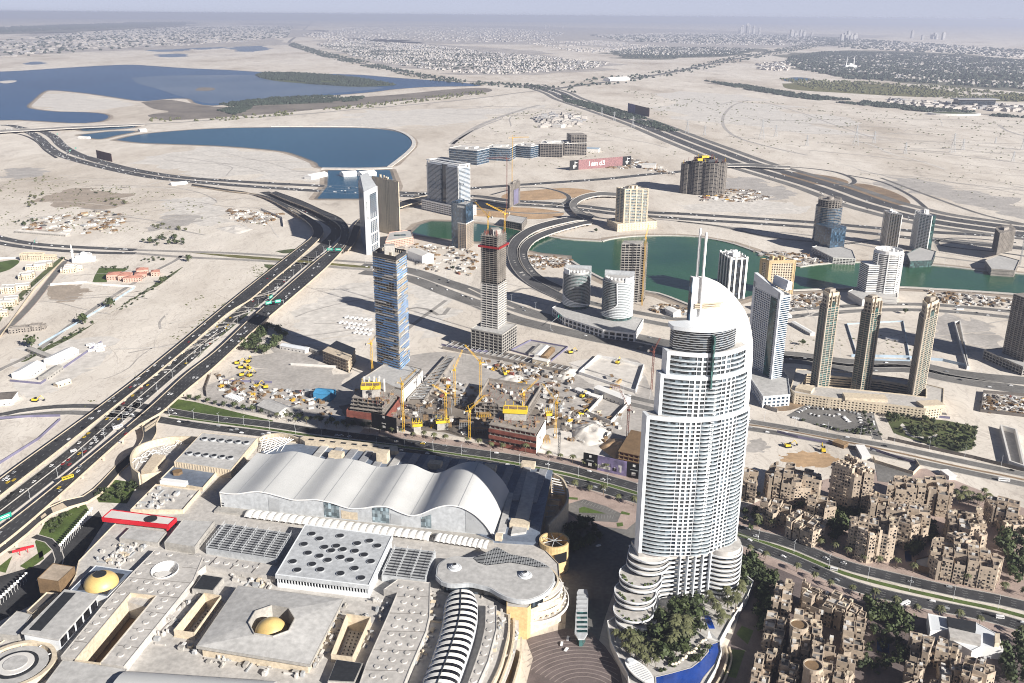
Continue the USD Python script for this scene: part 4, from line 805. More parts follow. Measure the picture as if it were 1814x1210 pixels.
q,h = tri((1130,536),432,(1101,432),(1140,426)); t = bld('frame_tower','dark unfinished tower with bare slabs in front of the green canal',q); storeys(t,q,0,h,24,'concrete',0.8,'window_dark',1.6,(6,.9),'raw_concrete'); frame_tower(t,ccw(q + (q[1] - q[0]) * .0 + [9,4]),0,h - 6,22,6); crane(P(1137,541),top(P(1137,541),424),24,.4,'yellow crane beside the dark unfinished tower at the canal',luff=.9)
q,h = tri((1288,530),460,(1275,447),(1325,459)); t = bld('ribbed_tower','black glass tower with tall white ribs behind the sail of the hotel tower',q); storeys(t,q,0,h,26,'louvre',.5,'glass_dark',.3); part(t,'white_ribs',pier_mesh(q,0,h + 4,12,3.0,1.4,off=-.7),'white_paint'); roof(t,q,h,'white_paint',rooms=3,hroom=6)
q,h = tri((1357,522),464,(1347,460),(1410,463)); t = bld('gold_tower','ochre apartment block with a dense grid of balconies at the canal',q); storeys(t,q,0,h,20,'cream_wall',1.0,'window_dark',1.0,(4.2,1.3),'cream_wall'); a = ccw(q); one(t,'ochre_cornice','gold_wall','ring',inset(a,-.4),3,h - 3,h + 1.5); roof(t,q,h + 1,'gold_wall',rooms=6,hroom=6); part(t,'ochre_corner',pier_mesh(inset(a,-.3),0,h,60,5.5,1.6,off=0),'gold_wall')
q,h = tri((1365,690),519,(1336,496),(1402,516)); t = bld('blue_hotel_tower','blue-white tower with gridded front and slanted top, right of the curved hotel',q)
a = ccw(q); near = int(np.argmin(np.linalg.norm(a - P(1365,690),axis=1))); A,B,C = a[near - 1],a[near],a[(near + 1) % 4]; D_ = A + C - B
storeys(t,q,14,h - 6,38,'cool_white',.95,'glass_blue',.7); part(t,'window_piers',pier_mesh(a,14,h - 6.1,4.4,1.0,.8,edges=[(near - 1) % 4]),'cool_white',kind='stuff')
e = B - A; nr = np.array([e[1],-e[0]]) / np.linalg.norm(e); m = MB(); p,p2 = A + e * .68,A + e * .88; m.prism(np.array([p + nr * .35,p2 + nr * .35,p2 - nr,p - nr]),14,h - 10); part(t,'glass_strip',m,'glass_teal')
for f0,f1 in ((0,.08),(.93,1.0)): m = MB(); p,p2 = A + e * f0,A + e * f1; m.prism(np.array([p + nr * .7,p2 + nr * .7,p2 - nr,p - nr]),14,h); part(t,'edge_pier',m,'cool_white')
m = MB(); V = np.array([[*A,h + 10],[*B,h],[*B,h - 8],[*A,h - 8]]); V2 = V - [*(nr * 4),0]; m.add(np.vstack([V + [*(nr * .7),0],V2]),[[0,2,1],[0,3,2],[4,5,6],[4,6,7],[0,1,5],[0,5,4],[1,2,6],[1,6,5],[3,0,4],[3,4,7]]); part(t,'slanted_crest',m,'cool_white')
m = MB(); V = np.array([[*(B + (C - B) * .45),h + 2],[*(C),h + 2],[*(C),h + 12],[*(B + (C - B) * .6),h + 14]]); V = np.vstack([V,V + [*(A - B) * .5,0]]); m.add(V,[[0,1,2],[0,2,3],[4,6,5],[4,7,6],[0,4,5],[0,5,1],[3,2,6],[3,6,7],[0,3,7],[0,7,4],[1,5,6],[1,6,2]]); part(t,'crest_fin',m,'cool_white')
roof(t,a,h - 6,'cool_white',rooms=2); pq = ccw(PX([(1322,660),(1352,704),(1400,700),(1396,668),(1370,640)],14)); podium(t,pq,14,3,'cool_white','glass_blue',1.6,(6,2.2))
for base,ty,l,r,lab in (((1446,703),526,(1454,518),(1488,523),'leftmost of three slender beige towers, green glass strip facing right'),((1524,690,6),536,(1527,531),(1563,533),'middle of three slender beige towers rising behind the low cream block'),((1614,718),546,(1631,534),(1664,536),'rightmost of three slender beige towers, tallest corner fin')):
 q,h = tri(base,ty,l,r); a = ccw(q); near = int(np.argmin(np.linalg.norm(a - P(*base),axis=1))); A,B,C = a[near - 1],a[near],a[(near + 1) % 4]; D_ = A + C - B
 t = bld('slender_tower',lab,q,group=None); ch = np.array([A * .85 + B * .15,B,C,D_ * .3 + C * .7,D_,D_ * .5 + A * .5 + (A - B) * .12]); ch = ccw(q.mean(0) + (ch - q.mean(0)) * 1.1)
 storeys(t,ch,0,h - 14,38,'loft_wall',.65,'glass_green',.7,(5.6,.6)); storeys(t,inset(ch,2.0),h - 14,h,3,'loft_wall',1.8,'window_dark',.8,(5,1.4))
 e = C - B; nr = np.array([e[1],-e[0]]) / np.linalg.norm(e); m = MB(); p,p2 = B + e * .30,B + e * .68; m.prism(np.array([p + nr * .3,p2 + nr * .3,p2 - nr * 2,p - nr * 2]),0,h - 8); part(t,'green_glass_strip',m,'glass_teal')
 for f in (.0,.29,.68,.97): m = MB(); p,p2 = B + e * f,B + e * (f + .03); m.prism(np.array([p + nr * .8,p2 + nr * .8,p2 - nr * 2,p - nr * 2]),0,h + (6 if f in (.29,) else 0)); part(t,'corner_fin',m,'cream_wall')
 m = MB(); c = a.mean(0); m.box(c[0],c[1],h,9,7,7,.5); part(t,'roof_room',m,'loft_wall'); one(t,'crown_wall','cream_wall','ring',inset(ch,1.6),.6,h,h + 4)
pq = ccw(PX([(1400,690),(1408,698),(1470,706),(1560,716),(1640,726),(1670,722),(1672,690),(1600,672),(1500,660),(1410,655)],13)); inn = Polygon(PX([(1420,683),(1500,690),(1600,700),(1640,705),(1640,690),(1560,675),(1430,664)],13)); g = Polygon(pq).difference(inn); t = bld('loft_podium','long low cream block of flats at the foot of the three slender towers',pq,'building')
for k in range(4): m = MB(); m.solid(g,3.2 * k + 2.0,3.2 * k + 3.6,True); part(t,'floor_band',m,'cream_wall')
m = MB(); m.solid(g.buffer(-.7),0,13.2); part(t,'glazing',m,'window_dark'); part(t,'facade_piers',pier_mesh(pq,0,13,4.2,2.0),'cream_wall',kind='stuff'); m = MB(); m.solid(g.buffer(-.4),13.2,13.5); part(t,'roof_deck',m,'roof_tan'); m = MB(); m.solid(g.difference(g.buffer(-.6)),13.2,14.6); part(t,'parapet',m,'cream_wall')
for a_,b_ in (((1412,684),(1440,690)),((1495,700),(1570,704)),((1630,715),(1668,713))):
 m = MB(); p,p2 = P(*a_,17),P(*b_,17); c = (p + p2) / 2; d = p2 - p; m.box(c[0],c[1],13.4,np.linalg.norm(d),16,4,math.atan2(d[1],d[0])); part(t,'upper_storey',m,'cream_wall')
# white banded tower on the near quay
c = P(1562,527) + [0,8]; h = top(c,446); t = thing('banded_tower','round white tower with continuous balcony bands on the near quay of the canal','tower',(*c,0)); rw = np.linalg.norm(P(1540,527) - P(1590,527)) / 2
q = circ(c[0] + 4,c[1],rw,26,rw * .9); storeys(t,q,0,h,25,'white_paint',1.3,'glass_dark',1.3,name='balcony_band'); q2 = ccw(rect(c[0] - rw * .85,c[1] + 2,rw * 1.1,rw * 1.4,.1)); storeys(t,q2,0,h * .74,18,'white_paint',1.3,'glass_dark',1.2,name='balcony_band'); one(t,'crown_wall','white_paint','ring',circ(c[0] + 4,c[1],rw * .92,26),.8,h,h + 5)
for k in range(9): m = MB(); a = k * .7; m.box(c[0] + 4 + rw * .5 * math.cos(a),c[1] + rw * .5 * math.sin(a),h,5,4,3 + k % 3,a); part(t,'roof_box',m,'white_paint')
for a in np.linspace(-2.6,-.4,4): one(t,'vertical_rib','white_paint','box',c[0] + 4 + rw * math.cos(a),c[1] + rw * .9 * math.sin(a),0,1.6,1.6,h,a)
pq = ccw(PX([(1502,517),(1528,532),(1548,524),(1590,528),(1590,512),(1530,505)],11)); podium(t,pq,11,2,'pale_wall','pale_wall',3.5)
q,h = tri((1452,438),370,(1443,362),(1496,367)); t = bld('round_glass_tower','blue glass tower with rounded front and rough unfinished crown across the canal',q); qq = circ(*q.mean(0),np.sqrt(Polygon(q).area) * .55,22); storeys(t,qq,0,h,24,'raw_concrete',.7,'glass_blue',.35); frame_tower(t,inset(qq,3),h,h + 14,4,5)
q2,h2 = tri((1468,450),405,(1445,396),(1500,402)); storeys(t,q2,0,h2,12,'glass_blue',.6,'glass_blue',.3); pq = ccw(PX([(1438,438),(1476,457),(1516,459),(1510,444),(1470,430)],12)); podium(t,pq,12,4,'pale_wall','window_dark',1.0,(6,1))
q,h = tri((1568,437),378,(1566,373),(1599,381)); t = bld('gridded_tower','cream gridded tower, left of the pair across the canal',q); storeys(t,q,0,h,24,'cream_wall',.9,'glass_green',1.1,(5.5,1.3),'white_paint'); roof(t,q,h,'white_paint',rooms=4,hroom=6)
q,h = tri((1620,444),379,(1621,373),(1652,383)); t = bld('green_glass_tower','green glass tower with white stacked balconies, right of the pair across the canal',q); storeys(t,q,0,h,25,'white_paint',1.0,'glass_teal',.9,(7,1)); roof(t,q,h,'white_paint',rooms=3,hroom=8); m = MB(); c = q.mean(0); m.box(c[0] + 14,c[1] + 4,0,14,22,h - 4,.4); part(t,'glass_wing',m,'glass_green'); pq = ccw(PX([(1606,450),(1612,464),(1652,462),(1658,446),(1630,438)],12)); podium(t,pq,12,3,'glass_green','glass_green',.8)
q,h = tri((1763,461),414,(1763,404),(1800,408)); t = bld('frame_tower','unfinished concrete tower at the far right across the canal',q); frame_tower(t,q,12,h,20,5); pq = ccw(PX([(1745,462),(1756,477),(1798,480),(1806,462),(1770,452)],12)); podium(t,pq,12,2,'raw_concrete','raw_concrete',2.0)
crane(P(1806,470),top(P(1806,470),398),26,3.9,'grey crane beside the unfinished tower at the far right across the canal','steel')
b = P(1797,655); q = ccw(rect(b[0] + 24,b[1] + 22,44,38,.3)); h = 98; t = bld('edge_tower','unfinished grey tower cut by the right picture edge',q); storeys(t,q,12,h,30,'raw_concrete',.9,'window_dark',1.2,(6,1.2)); pq = inset(q,-16); podium(t,pq,12,3,'concrete','window_dark',1.0,(6,1))
# design-district blocks far behind
dd = [((795,288),(845,293),265,'glass_blue','pale_wall',6,'low blue glass block with stepped roof, leftmost of the distant row'),((862,284),(903,286),262,'glass_blue','roof_grey',6,'low blue glass block with pale roof, second of the distant row'),((908,278),(940,281),259,'glass_blue','roof_grey',6,'low blue glass block with pale roof, third of the distant row'),((957,278),(996,279),255,'window_dark','raw_concrete',8,'unfinished concrete block in the distant row right of the blue glass blocks'),((1000,276),(1039,275),254,'window_dark','raw_concrete',8,'taller unfinished concrete block with a stepped top, rightmost of the distant row'),((905,272),(955,274),261,'glass_blue','roof_grey',6,'curved blue glass block standing behind the gap of the distant row')]
for k,(l,r,ty,core,sl,nf,lab) in enumerate(dd):
 A,B = P(*l),P(*r); d = B - A; n_ = np.array([-d[1],d[0]]) / np.linalg.norm(d); q = ccw(np.array([A,B,B + n_ * 75,A + n_ * 75])); h = top((A + B) / 2,ty); t = bld('office_block',lab,q,'office block'); storeys(t,q,0,h,nf,sl if k > 2 else 'cool_white',1.0 if k > 2 else .5,core,1.0,(9,1.0) if k in (3,4) else None); roof(t,q,h,'pale_wall','roof_grey',rooms=3,hroom=5)
 if k == 4: q2 = ccw(np.array([A + d * .3,B,B + n_ * 60,A + d * .3 + n_ * 60])); storeys(t,q2,h,h + 28,6,'raw_concrete',1.0,'window_dark',1.5,(9,1))

# ---------------------------------------------------------------- the shopping mall in the foreground
def cA(x,y): return x / 4.84,960 + y / 4.84
def cB(x,y): return 300 + x / 4.839,960 + y / 4.839
def cC(x,y): return 640 + x / 4.174,920 + y / 4.174
def cD(x,y): return 200 + x / 4.839,750 + y / 4.839
def cE(x,y): return 540 + x / 3.779,760 + y / 3.779
def Q(f,pts,z): return ccw(np.array([P(*f(a,b),z) for a,b in pts]))
idp = lambda x,y: (x,y)
mall = thing('shopping_mall','vast low shopping mall with tan roofs, skylights and two golden domes','shopping mall',(*P(350,1080,22),0))
rngm = random.Random(11)
def block(t,name,q,z0,z1,wall,deck_=None,par=1.0,holes=None):
 """A wing: walls, roof deck, parapet."""
 g = Polygon(q).buffer(0)
 for h_ in holes or []: g = g.difference(Polygon(h_).buffer(0))
 m = MB(); m.solid(g,z0,z1); part(t,name,m,wall)
 if deck_: m = MB(); m.solid(g.buffer(-0.5,join_style=2),z1 - 0.2,z1 + 0.08); part(t,'roof_deck',m,deck_)
 if par: m = MB(); m.solid(g.difference(g.buffer(-0.45,join_style=2)),z1,z1 + par); part(t,'parapet',m,wall)
 return g
slot = Q(cA,[(1120,440),(1340,465),(860,1045),(640,1018)],28); oval = circ(*P(*cA(1415,243),28),1,24); oc = P(*cA(1415,243),28); oval = circ(*oc,np.linalg.norm(P(*cA(1535,230),28) - oc),24,np.linalg.norm(P(*cA(1450,172),28) - oc) * 1.05,0.15)
well1 = Q(cB,[(300,445),(445,470),(215,790),(38,765)],27); well2 = Q(cB,[(1520,625),(1725,655),(1570,1000),(1385,975)],27)
octo_px = [(675,700),(735,600),(880,550),(1025,575),(1080,665),(1025,770),(890,820),(725,795)]
octo = Q(cB,octo_px,36)
base = PX([(139,995),(200,932),(231,906),(276,861),(308,824),(358,772),(456,780),(530,784),(705,801),(978,836),(953,962),(990,1000),(995,1060),(930,1085),(905,1075),(902,1120),(870,1230),(845,1330),(-30,1330),(-60,1180),(60,1100),(120,1046),(134,1020)],22)
base = ccw(base); g0 = block(mall,'main_body',base,0,22.0,'cream_wall',None,0.8,holes=[slot,well1,well2,octo,oval])
m = MB(); m.solid(g0.buffer(-.5),21.8,22.06); part(mall,'roof_deck',m,'roof_tan')
# gallery roofs with rows of low round caps
gal = Q(cA,[(1330,68),(1742,130),(1660,330),(1540,480),(1060,1075),(520,985),(620,862),(900,520),(1130,270)],28)
block(mall,'gallery_roof',gal,22.1,28,'roof_tan','roof_tan',0.5,[slot,oval])
arm = Q(cB,[(130,225),(225,100),(800,185),(960,225),(905,300),(770,285),(510,240),(310,205),(240,260)],27.5); block(mall,'gallery_roof',arm,22.1,27.5,'roof_tan','roof_tan',0.5)
longr = Q(cC,[(165,520),(270,445),(510,470),(505,720),(480,830),(360,1110),(290,1290),(-30,1260),(40,1060),(200,700),(265,545)],28); block(mall,'gallery_roof',longr,22.1,28,'roof_tan','roof_tan',0.5)
right = Q(cC,[(920,640),(1000,640),(1000,820),(940,1050),(870,1210),(850,1290),(760,1290),(790,1210),(880,950),(915,800)],28); block(mall,'gallery_roof',right,22.1,28,'roof_tan','roof_tan',0.5)
def caps(f,pts,z,r=2.6,h=0.7,look_='roof_tan'):
 for a,b in pts:
  m = MB(); p = P(*f(a,b),z); m.cyl(p[0],p[1],z,z + h,r,14,r * 0.86); part(mall,'roof_cap',m,look_)
caps(cA,[(1345,95),(1455,110),(1270,180),(1190,265),(1150,330),(1260,345),(1340,355),(1430,360),(1520,380),(1205,400),(1290,420),(1380,430),(1470,445),(1050,440),(1410,500),(1365,560),(1315,625),(1250,690),(1205,755),(1150,825),(1095,900),(1035,970),(990,505),(940,570),(885,635),(825,695),(760,760),(700,825),(640,905)],28)
caps(cB,[(180,185),(240,120),(320,160),(405,175),(490,185),(570,195),(655,208),(740,215)],27.5)
caps(cC,[(290,495),(365,510),(440,520),(340,565),(415,580),(315,615),(395,632),(295,668),(375,685),(460,700),(270,732),(352,745),(435,755),(245,790),(325,800),(412,815),(220,848),(305,858),(390,872),(195,908),(280,918),(365,932),(170,968),(255,980),(340,990),(145,1028),(230,1040),(318,1055),(115,1090),(205,1100),(290,1120),(85,1160),(175,1175)],28,2.3)
caps(cC,[(960,650),(960,690),(950,755),(945,820),(940,880),(920,930),(905,995),(885,1060),(860,1130),(830,1195)],28,2.3)
# the long slot: sunlit cream wall, dark floor, and the oval light
def hollow(name,q,z0,z1,wall,floor):
 g = Polygon(q); m = MB(); m.solid(g.difference(g.buffer(-0.4,join_style=2)),z0,z1); part(mall,name,m,wall); m = MB(); m.prism(inset(q,.4),z0 - .5,z0); part(mall,name + '_floor',m,floor)
hollow('slot',slot,11,28.6,'cream_wall','brown_wall'); one(mall,'slot_bridge','roof_tan','prism',Q(cA,[(1100,445),(1340,468),(1265,560),(1085,512)],25),10,25)
hollow('oval_light',oval,22,29,'white_paint','pale_wall'); one(mall,'oval_canopy','pale_wall','prism',circ(oc[0] - 1,oc[1] - 2,7,16,4),22,26)
for q in (well1,well2):
 hollow('light_well',q,14,28.2,'cream_wall','roof_tan'); c = q.mean(0)
 e = (q[1] - q[0],q[3] - q[0]) if np.linalg.norm(q[1] - q[0]) > np.linalg.norm(q[3] - q[0]) else (q[3] - q[0],q[1] - q[0]); o_ = q[0]; m = MB()
 for i in range(1,12):
  for j in range(1,5):
   p = o_ + e[0] * i / 12 + e[1] * j / 5; m.cyl(p[0],p[1],14,14.7,.55,6)
 part(mall,'skylight_lenses',m,'window_dark',kind='stuff')
# pyramid roof with octagonal eye and golden dome
outer = [P(*cB(a,b),32) for a,b in [(235,893),(590,375),(1490,490),(1205,1050)]]; oc8 = [P(*cB(a,b),36) for a,b in octo_px]
V = np.array([[*p,32] for p in outer] + [[*p,36] for p in oc8]); F = []
own = {0: (7,0,1),1: (1,2,3)}; seq = [(0,0),(0,1),(1,1),(1,2),(1,3),(2,3),(2,4),(2,5),(3,5),(3,6),(3,7),(0,7)]
for k in range(12):
 (a,b),(c,d) = seq[k],seq[(k + 1) % 12]
 F.append([a,4 + b,4 + d] if a == c else [a,4 + b,c])
m = MB(); m.add(V,F); part(mall,'pyramid_roof',m,'roof_grey'); m = MB(); q = ccw(np.array(outer)); m.ring(inset(q,-.4),1.2,30.0,32.05); part(mall,'eave',m,'concrete'); one(mall,'drum_wall','cream_wall','ring',inset(q,2.5),.5,22,31)
m = MB(); q8 = ccw(np.array(oc8)); m.ring(q8,.6,24,37.2); part(mall,'octagon_eye',m,'concrete'); one(mall,'eye_floor','brown_wall','prism',inset(q8,.6),23,24); c = q8.mean(0); r = np.sqrt(Polygon(q8).area / math.pi)
m = MB(); m.dome(c[0] - 1,c[1] - 1,27.5,r * .68,r * .62,28,9); m.cyl(c[0] - 1,c[1] - 1,24,27.5,r * .68,28,cap=False); part(mall,'golden_dome',m,'gold',smooth=40)
# golden dome court at the left
q = Q(cA,[(820,205),(1150,252),(920,475),(600,418)],27); block(mall,'dome_court',q,22.1,27,'cool_white','blue_roof',.5); c = P(*cA(868,350),28); m = MB(); m.dome(c[0],c[1],27,13,9.5,28,9,.22); part(mall,'golden_dome',m,'gold',smooth=40); one(mall,'dome_oculus','louvre','cyl',c[0],c[1],35.2,36.2,5.0,20)
for pts in ([(825,245),(905,250),(880,290),(750,320)],[(960,262),(1068,275),(1010,345),(985,320)],[(700,360),(760,370),(800,415),(665,408)],[(880,400),(975,372),(915,450),(810,430)]): one(mall,'solar_panel','louvre','prism',Q(cA,pts,27.5),27.1,27.5)
# grey slab roof with solar strip and windows down its side; lower roofs; brown gate; rotunda
q = Q(cA,[(180,775),(555,405),(845,455),(505,835)],33); g = block(mall,'grey_hall',inset(q,1.2),22,31.5,'cool_white'); one(mall,'grey_slab_roof','roof_grey','prism',q,31.5,33,bottom=True)
sp = [np.array(cA(250,752)),np.array(cA(552,430)),np.array(cA(650,437)),np.array(cA(350,762))]
for i in range(14):
 a0,a1 = i / 14,(i + .93) / 14; pts = [tuple(sp[0] + (sp[1] - sp[0]) * a0),tuple(sp[0] + (sp[1] - sp[0]) * a1),tuple(sp[3] + (sp[2] - sp[3]) * a1),tuple(sp[3] + (sp[2] - sp[3]) * a0)]; one(mall,'solar_panel','louvre','prism',ccw(PX(pts,33.2)),33.05,33.35)
a,b = P(*cA(505,835),33),P(*cA(845,455),33); d = (b - a) / np.linalg.norm(b - a); nn = np.array([d[1],-d[0]]); Ln = np.linalg.norm(b - a)
for i in range(5): m = MB(); p0 = a + d * Ln * (.05 + .19 * i) - nn * 1.0; p1 = p0 + d * Ln * .15; m.prism(np.array([p0,p1,p1 - nn * .6,p0 - nn * .6]),24,30.5,bottom=True); part(mall,'side_window',m,'window_dark')
block(mall,'lower_roof',Q(cA,[(-60,790),(145,595),(275,625),(150,810)],27),20,27,'concrete','roof_grey',.5)
block(mall,'lower_roof',Q(cA,[(230,600),(400,440),(500,450),(280,625)],24),20,24,'cream_wall','roof_dark',1.2)
gate = thing('brown_gate_building','brown boxy entrance building with a pale flat roof at the left end of the mall','building',(*P(98,1015,28),0)); q = Q(cA,[(320,315),(455,185),(640,215),(500,342)],28); block(gate,'walls',q,0,28,'brown_wall','sand_wall',.4); a = P(*cA(400,330),10)
m = MB(); p = P(*cA(430,380),14); m.cyl(p[0],p[1],12,20,6,16); part(gate,'arch_hood',m,'cream_wall')
rot_c = P(28,1178,26); R0 = np.linalg.norm(P(98,1172,26) - rot_c); rt = thing('rotunda','round cream rotunda with concentric pale roof rings in the bottom left corner','building',(*rot_c,0))
one(rt,'outer_wall','cream_wall','ring',circ(*rot_c,R0,40),3.0,0,27); one(rt,'gutter','brown_wall','prism',circ(*rot_c,R0 - 3,40),0,20)
for k,(f,z,lk) in enumerate([(.80,26,'roof_grey'),(.56,26.8,'louvre'),(.46,27.4,'pale_wall'),(.30,28,'roof_grey')]): one(rt,'roof_ring',lk,'cyl',rot_c[0],rot_c[1],20,z,R0 * f,40)
for k in range(10): m = MB(); a = k * .63; m.tube((rot_c[0] + R0 * .78 * math.cos(a),rot_c[1] + R0 * .78 * math.sin(a),25.5),(rot_c[0] + R0 * .96 * math.cos(a),rot_c[1] + R0 * .96 * math.sin(a),25.5),.4,5); part(rt,'strut',m,'white_paint')
block(mall,'lower_roof',Q(cA,[(540,1012),(1090,1092),(980,1290),(330,1290)],30),22,30,'concrete','roof_grey',.4)
# barrel roof cut by the bottom edge
a,b = P(*cA(1100,1130),28),P(*cB(930,1215),28); d = (b - a); Ln = np.linalg.norm(d); d = d / Ln; nn = np.array([d[1],-d[0]]); rows = []
for s_ in np.linspace(0,1,9):
 th_ = math.pi * s_; w_ = 34; rows.append(np.array([[*(a + d * x + nn * w_ * (1 - math.cos(th_)) / 2),28 + 8 * math.sin(th_)] for x in np.linspace(0,Ln,12)]))
m = MB(); m.grid(np.stack(rows)[::-1]); part(mall,'barrel_roof',m,'metal_roof',smooth=30); m = MB(); e0 = np.array([r_[0] for r_ in rows]); m.add(np.vstack([e0,[[*(a + nn * 17),28]]]),[[i,i + 1,9] for i in range(8)]); part(mall,'barrel_end',m,'concrete')
# solar decks
for f,pts,z in ((cB,[(290,285),(455,310),(370,415),(205,400)],27),(cB,[(1440,1015),(1650,1045),(1580,1200),(1370,1190)],27)):
 q = Q(f,pts,z); block(mall,'solar_deck',inset(q,-.8),22,z,'concrete',None,0)
 e = [np.array(f(*p)) for p in pts]
 for i in range(8): a0,a1 = i / 8,(i + .9) / 8; one(mall,'solar_panel','louvre','prism',ccw(PX([tuple(e[0] + (e[3] - e[0]) * a0),tuple(e[0] + (e[3] - e[0]) * a1),tuple(e[1] + (e[2] - e[1]) * a1),tuple(e[1] + (e[2] - e[1]) * a0)],z)),z + .02,z + .4)
# fan deck
fan = thing('fan_deck_building','pale flat cooling building dotted with round dark fans','building',(*P(590,990,34),0)); q = ccw(np.array([P(487,1018,34),P(540,929,34),P(696,949,34),P(654,1038,34)]))
one(fan,'roof_slab','mid_grey','prism',q,30.5,34,bottom=True); one(fan,'dark_plenum','louvre','prism',inset(q,2.2),20,30.5); part(fan,'colonnade',pier_mesh(inset(q,1.0),26,30.5,2.4,.6,.8),'cool_white',kind='stuff'); one(fan,'lower_wall','cool_white','ring',inset(q,.9),1.4,20,26); one(fan,'roof_rim','cool_white','ring',inset(q,.3),.5,34,34.5)
fans = [cE(*p) for p in [(48,703),(100,735),(238,716),(352,767),(434,750),(487,783),(133,792),(178,815),(212,784),(256,807),(337,818),(398,843),(22,831),(100,851),(155,879),(241,860),(303,878),(443,887),(50,906),(105,942),(335,934),(240,968),(-5,772)]] + [(519,995),(527,1010),(640,1024)]
for f in fans: m = MB(); p = P(*f,34.4); m.cyl(p[0],p[1],34.02,34.8,3.5,18); part(fan,'fan_ring',m,'steel'); one(fan,'fan_grille','louvre','cyl',p[0],p[1],34.8,34.95,3.0,18)
# louvre frames
for corners,nr_,nl,lab in (([cD(800,1048),cD(962,845),cD(1535,930),cD(1400,1143)],7,22,'plant yard under seven rows of pale steel trusses, left of the fan deck'),([cC(155,393),cC(250,190),cC(545,225),cC(470,433)],4,20,'plant yard under pale steel trusses and dark louvres, right of the fan deck')):
 c4 = [P(*c,30) for c in corners]; y = thing('louvre_yard',lab,'plant yard',(*np.mean(c4,0),0)); q = ccw(np.array(c4)); one(y,'screen_wall','mid_grey','ring',inset(q,-.5),1.2,20,28); one(y,'pit','louvre','prism',inset(q,.8),20,24); A,B,C,D_ = c4
 for i in range(nr_):
  f = i / (nr_ - 1); p0,p1 = A + (D_ - A) * f,B + (C - B) * f; m = MB()
  for z in (28.4,31.4): m.tube((*p0,z),(*p1,z),.16,4)
  for k in range(10): a0,a1 = p0 + (p1 - p0) * k / 10,p0 + (p1 - p0) * (k + .5) / 10; a2 = p0 + (p1 - p0) * (k + 1) / 10; m.tube((*a0,28.4),(*a1,31.4),.1,3); m.tube((*a1,31.4),(*a2,28.4),.1,3)
  part(y,'truss',m,'mid_grey')
 for k in range(nl): f = (k + .5) / nl; p0,p1 = A + (B - A) * f,D_ + (C - D_) * f; m = MB(); d = p1 - p0; m.prism(rect(*((p0 + p1) / 2),np.linalg.norm(d) * .98,1.1,math.atan2(d[1],d[0])),27.3,28.0,bottom=True); part(y,'louvre_blade',m,'steel' if k % 2 else 'dark_steel')
for f,pts,z in ((cD,[(440,1022),(600,825),(870,838),(700,1062)],29),(cD,[(55,985),(150,892),(460,932),(385,1027)],26)): block(mall,'pale_roof',Q(f,pts,z),21,z,'concrete','roof_grey',.4)
# roofs at the upper left: fan-vent block, dark blue roof, duct roof, red canopy
q = Q(cD,[(525,330),(765,80),(1240,125),(1010,402)],31); block(mall,'vent_block',q,0,31,'cream_wall','roof_grey',.4); part(mall,'vent_block_ribs',pier_mesh(inset(q,-.02),26,31,3.0,.8,.5,off=-.3),'cream_concrete',kind='stuff')
for k in range(6):
 for x,y in ((785 + 72 * k,138 + 6.5 * k),(658 + 70 * k,262 + 7.5 * k)): m = MB(); p = P(*cD(x,y),31.5); m.cyl(p[0],p[1],31.1,33.0,3.3,14); part(mall,'vent_cowl',m,'steel'); one(mall,'vent_grille','louvre','cyl',p[0],p[1],33.0,33.1,2.6,14)
block(mall,'blue_roof_wing',Q(cD,[(390,500),(525,365),(905,405),(770,560)],25),0,25,'cream_wall','blue_roof',1.2); m = MB(); p = P(*cD(555,432),25); m.cyl(p[0],p[1],25,28,5,6); part(mall,'tan_kiosk',m,'brown_wall'); m = MB(); a_ = P(*cD(525,515),26); m.box(a_[0],a_[1],25,26,6,4,-.2); part(mall,'white_box',m,'white_paint')
block(mall,'duct_roof_wing',Q(cD,[(150,750),(370,530),(750,578),(600,752)],25),0,25,'cream_wall','roof_tan',1.5)
red = thing('red_canopy','long entrance canopy with bright red edge on the left side of the mall','canopy',(*P(245,917,27),0)); q = ccw(np.array([P(180,918,28),P(197,903,28),P(313,918,28),P(299,931,28)])); one(red,'red_fascia','red','ring',q,1.0,24.5,28.6); one(red,'roof_deck','pale_wall','prism',inset(q,1.0),24.5,28.1,bottom=True); m = MB(); p = P(267,919,28.5); m.cyl(p[0],p[1],28.1,28.9,5.5,20); part(red,'round_grille',m,'louvre')
for p in (q[0],q[1]): m = MB(); c = q.mean(0) + (p - q.mean(0)) * .96; m.box(c[0],c[1],0,2,2,24.5); part(red,'leg',m,'red')
# white quilted arcade
for x0,y0,x1,y1,n in ((442,905,766,946,26),(776,947,868,961,10)):
 for k in range(n):
  a,b = P(x0 + (x1 - x0) * k / n,y0 + (y1 - y0) * k / n,25),P(x0 + (x1 - x0) * (k + .96) / n,y0 + (y1 - y0) * (k + .96) / n,25); d = b - a; w_ = np.linalg.norm(d); d = d / w_; nn = np.array([-d[1],d[0]]) * -1; rows = []
  for s_ in np.linspace(0,1,6): rows.append(np.array([[*(a + d * x * w_ + nn * 11 * (1 - s_)),23 + 4.6 * math.sin(math.pi * min(1,.12 + s_ * .62)) + .9 * math.sin(math.pi * x)] for x in np.linspace(0,1,5)]))
  m = MB(); m.grid(np.stack(rows)); part(mall,'quilted_canopy',m,'fabric_white',smooth=40)
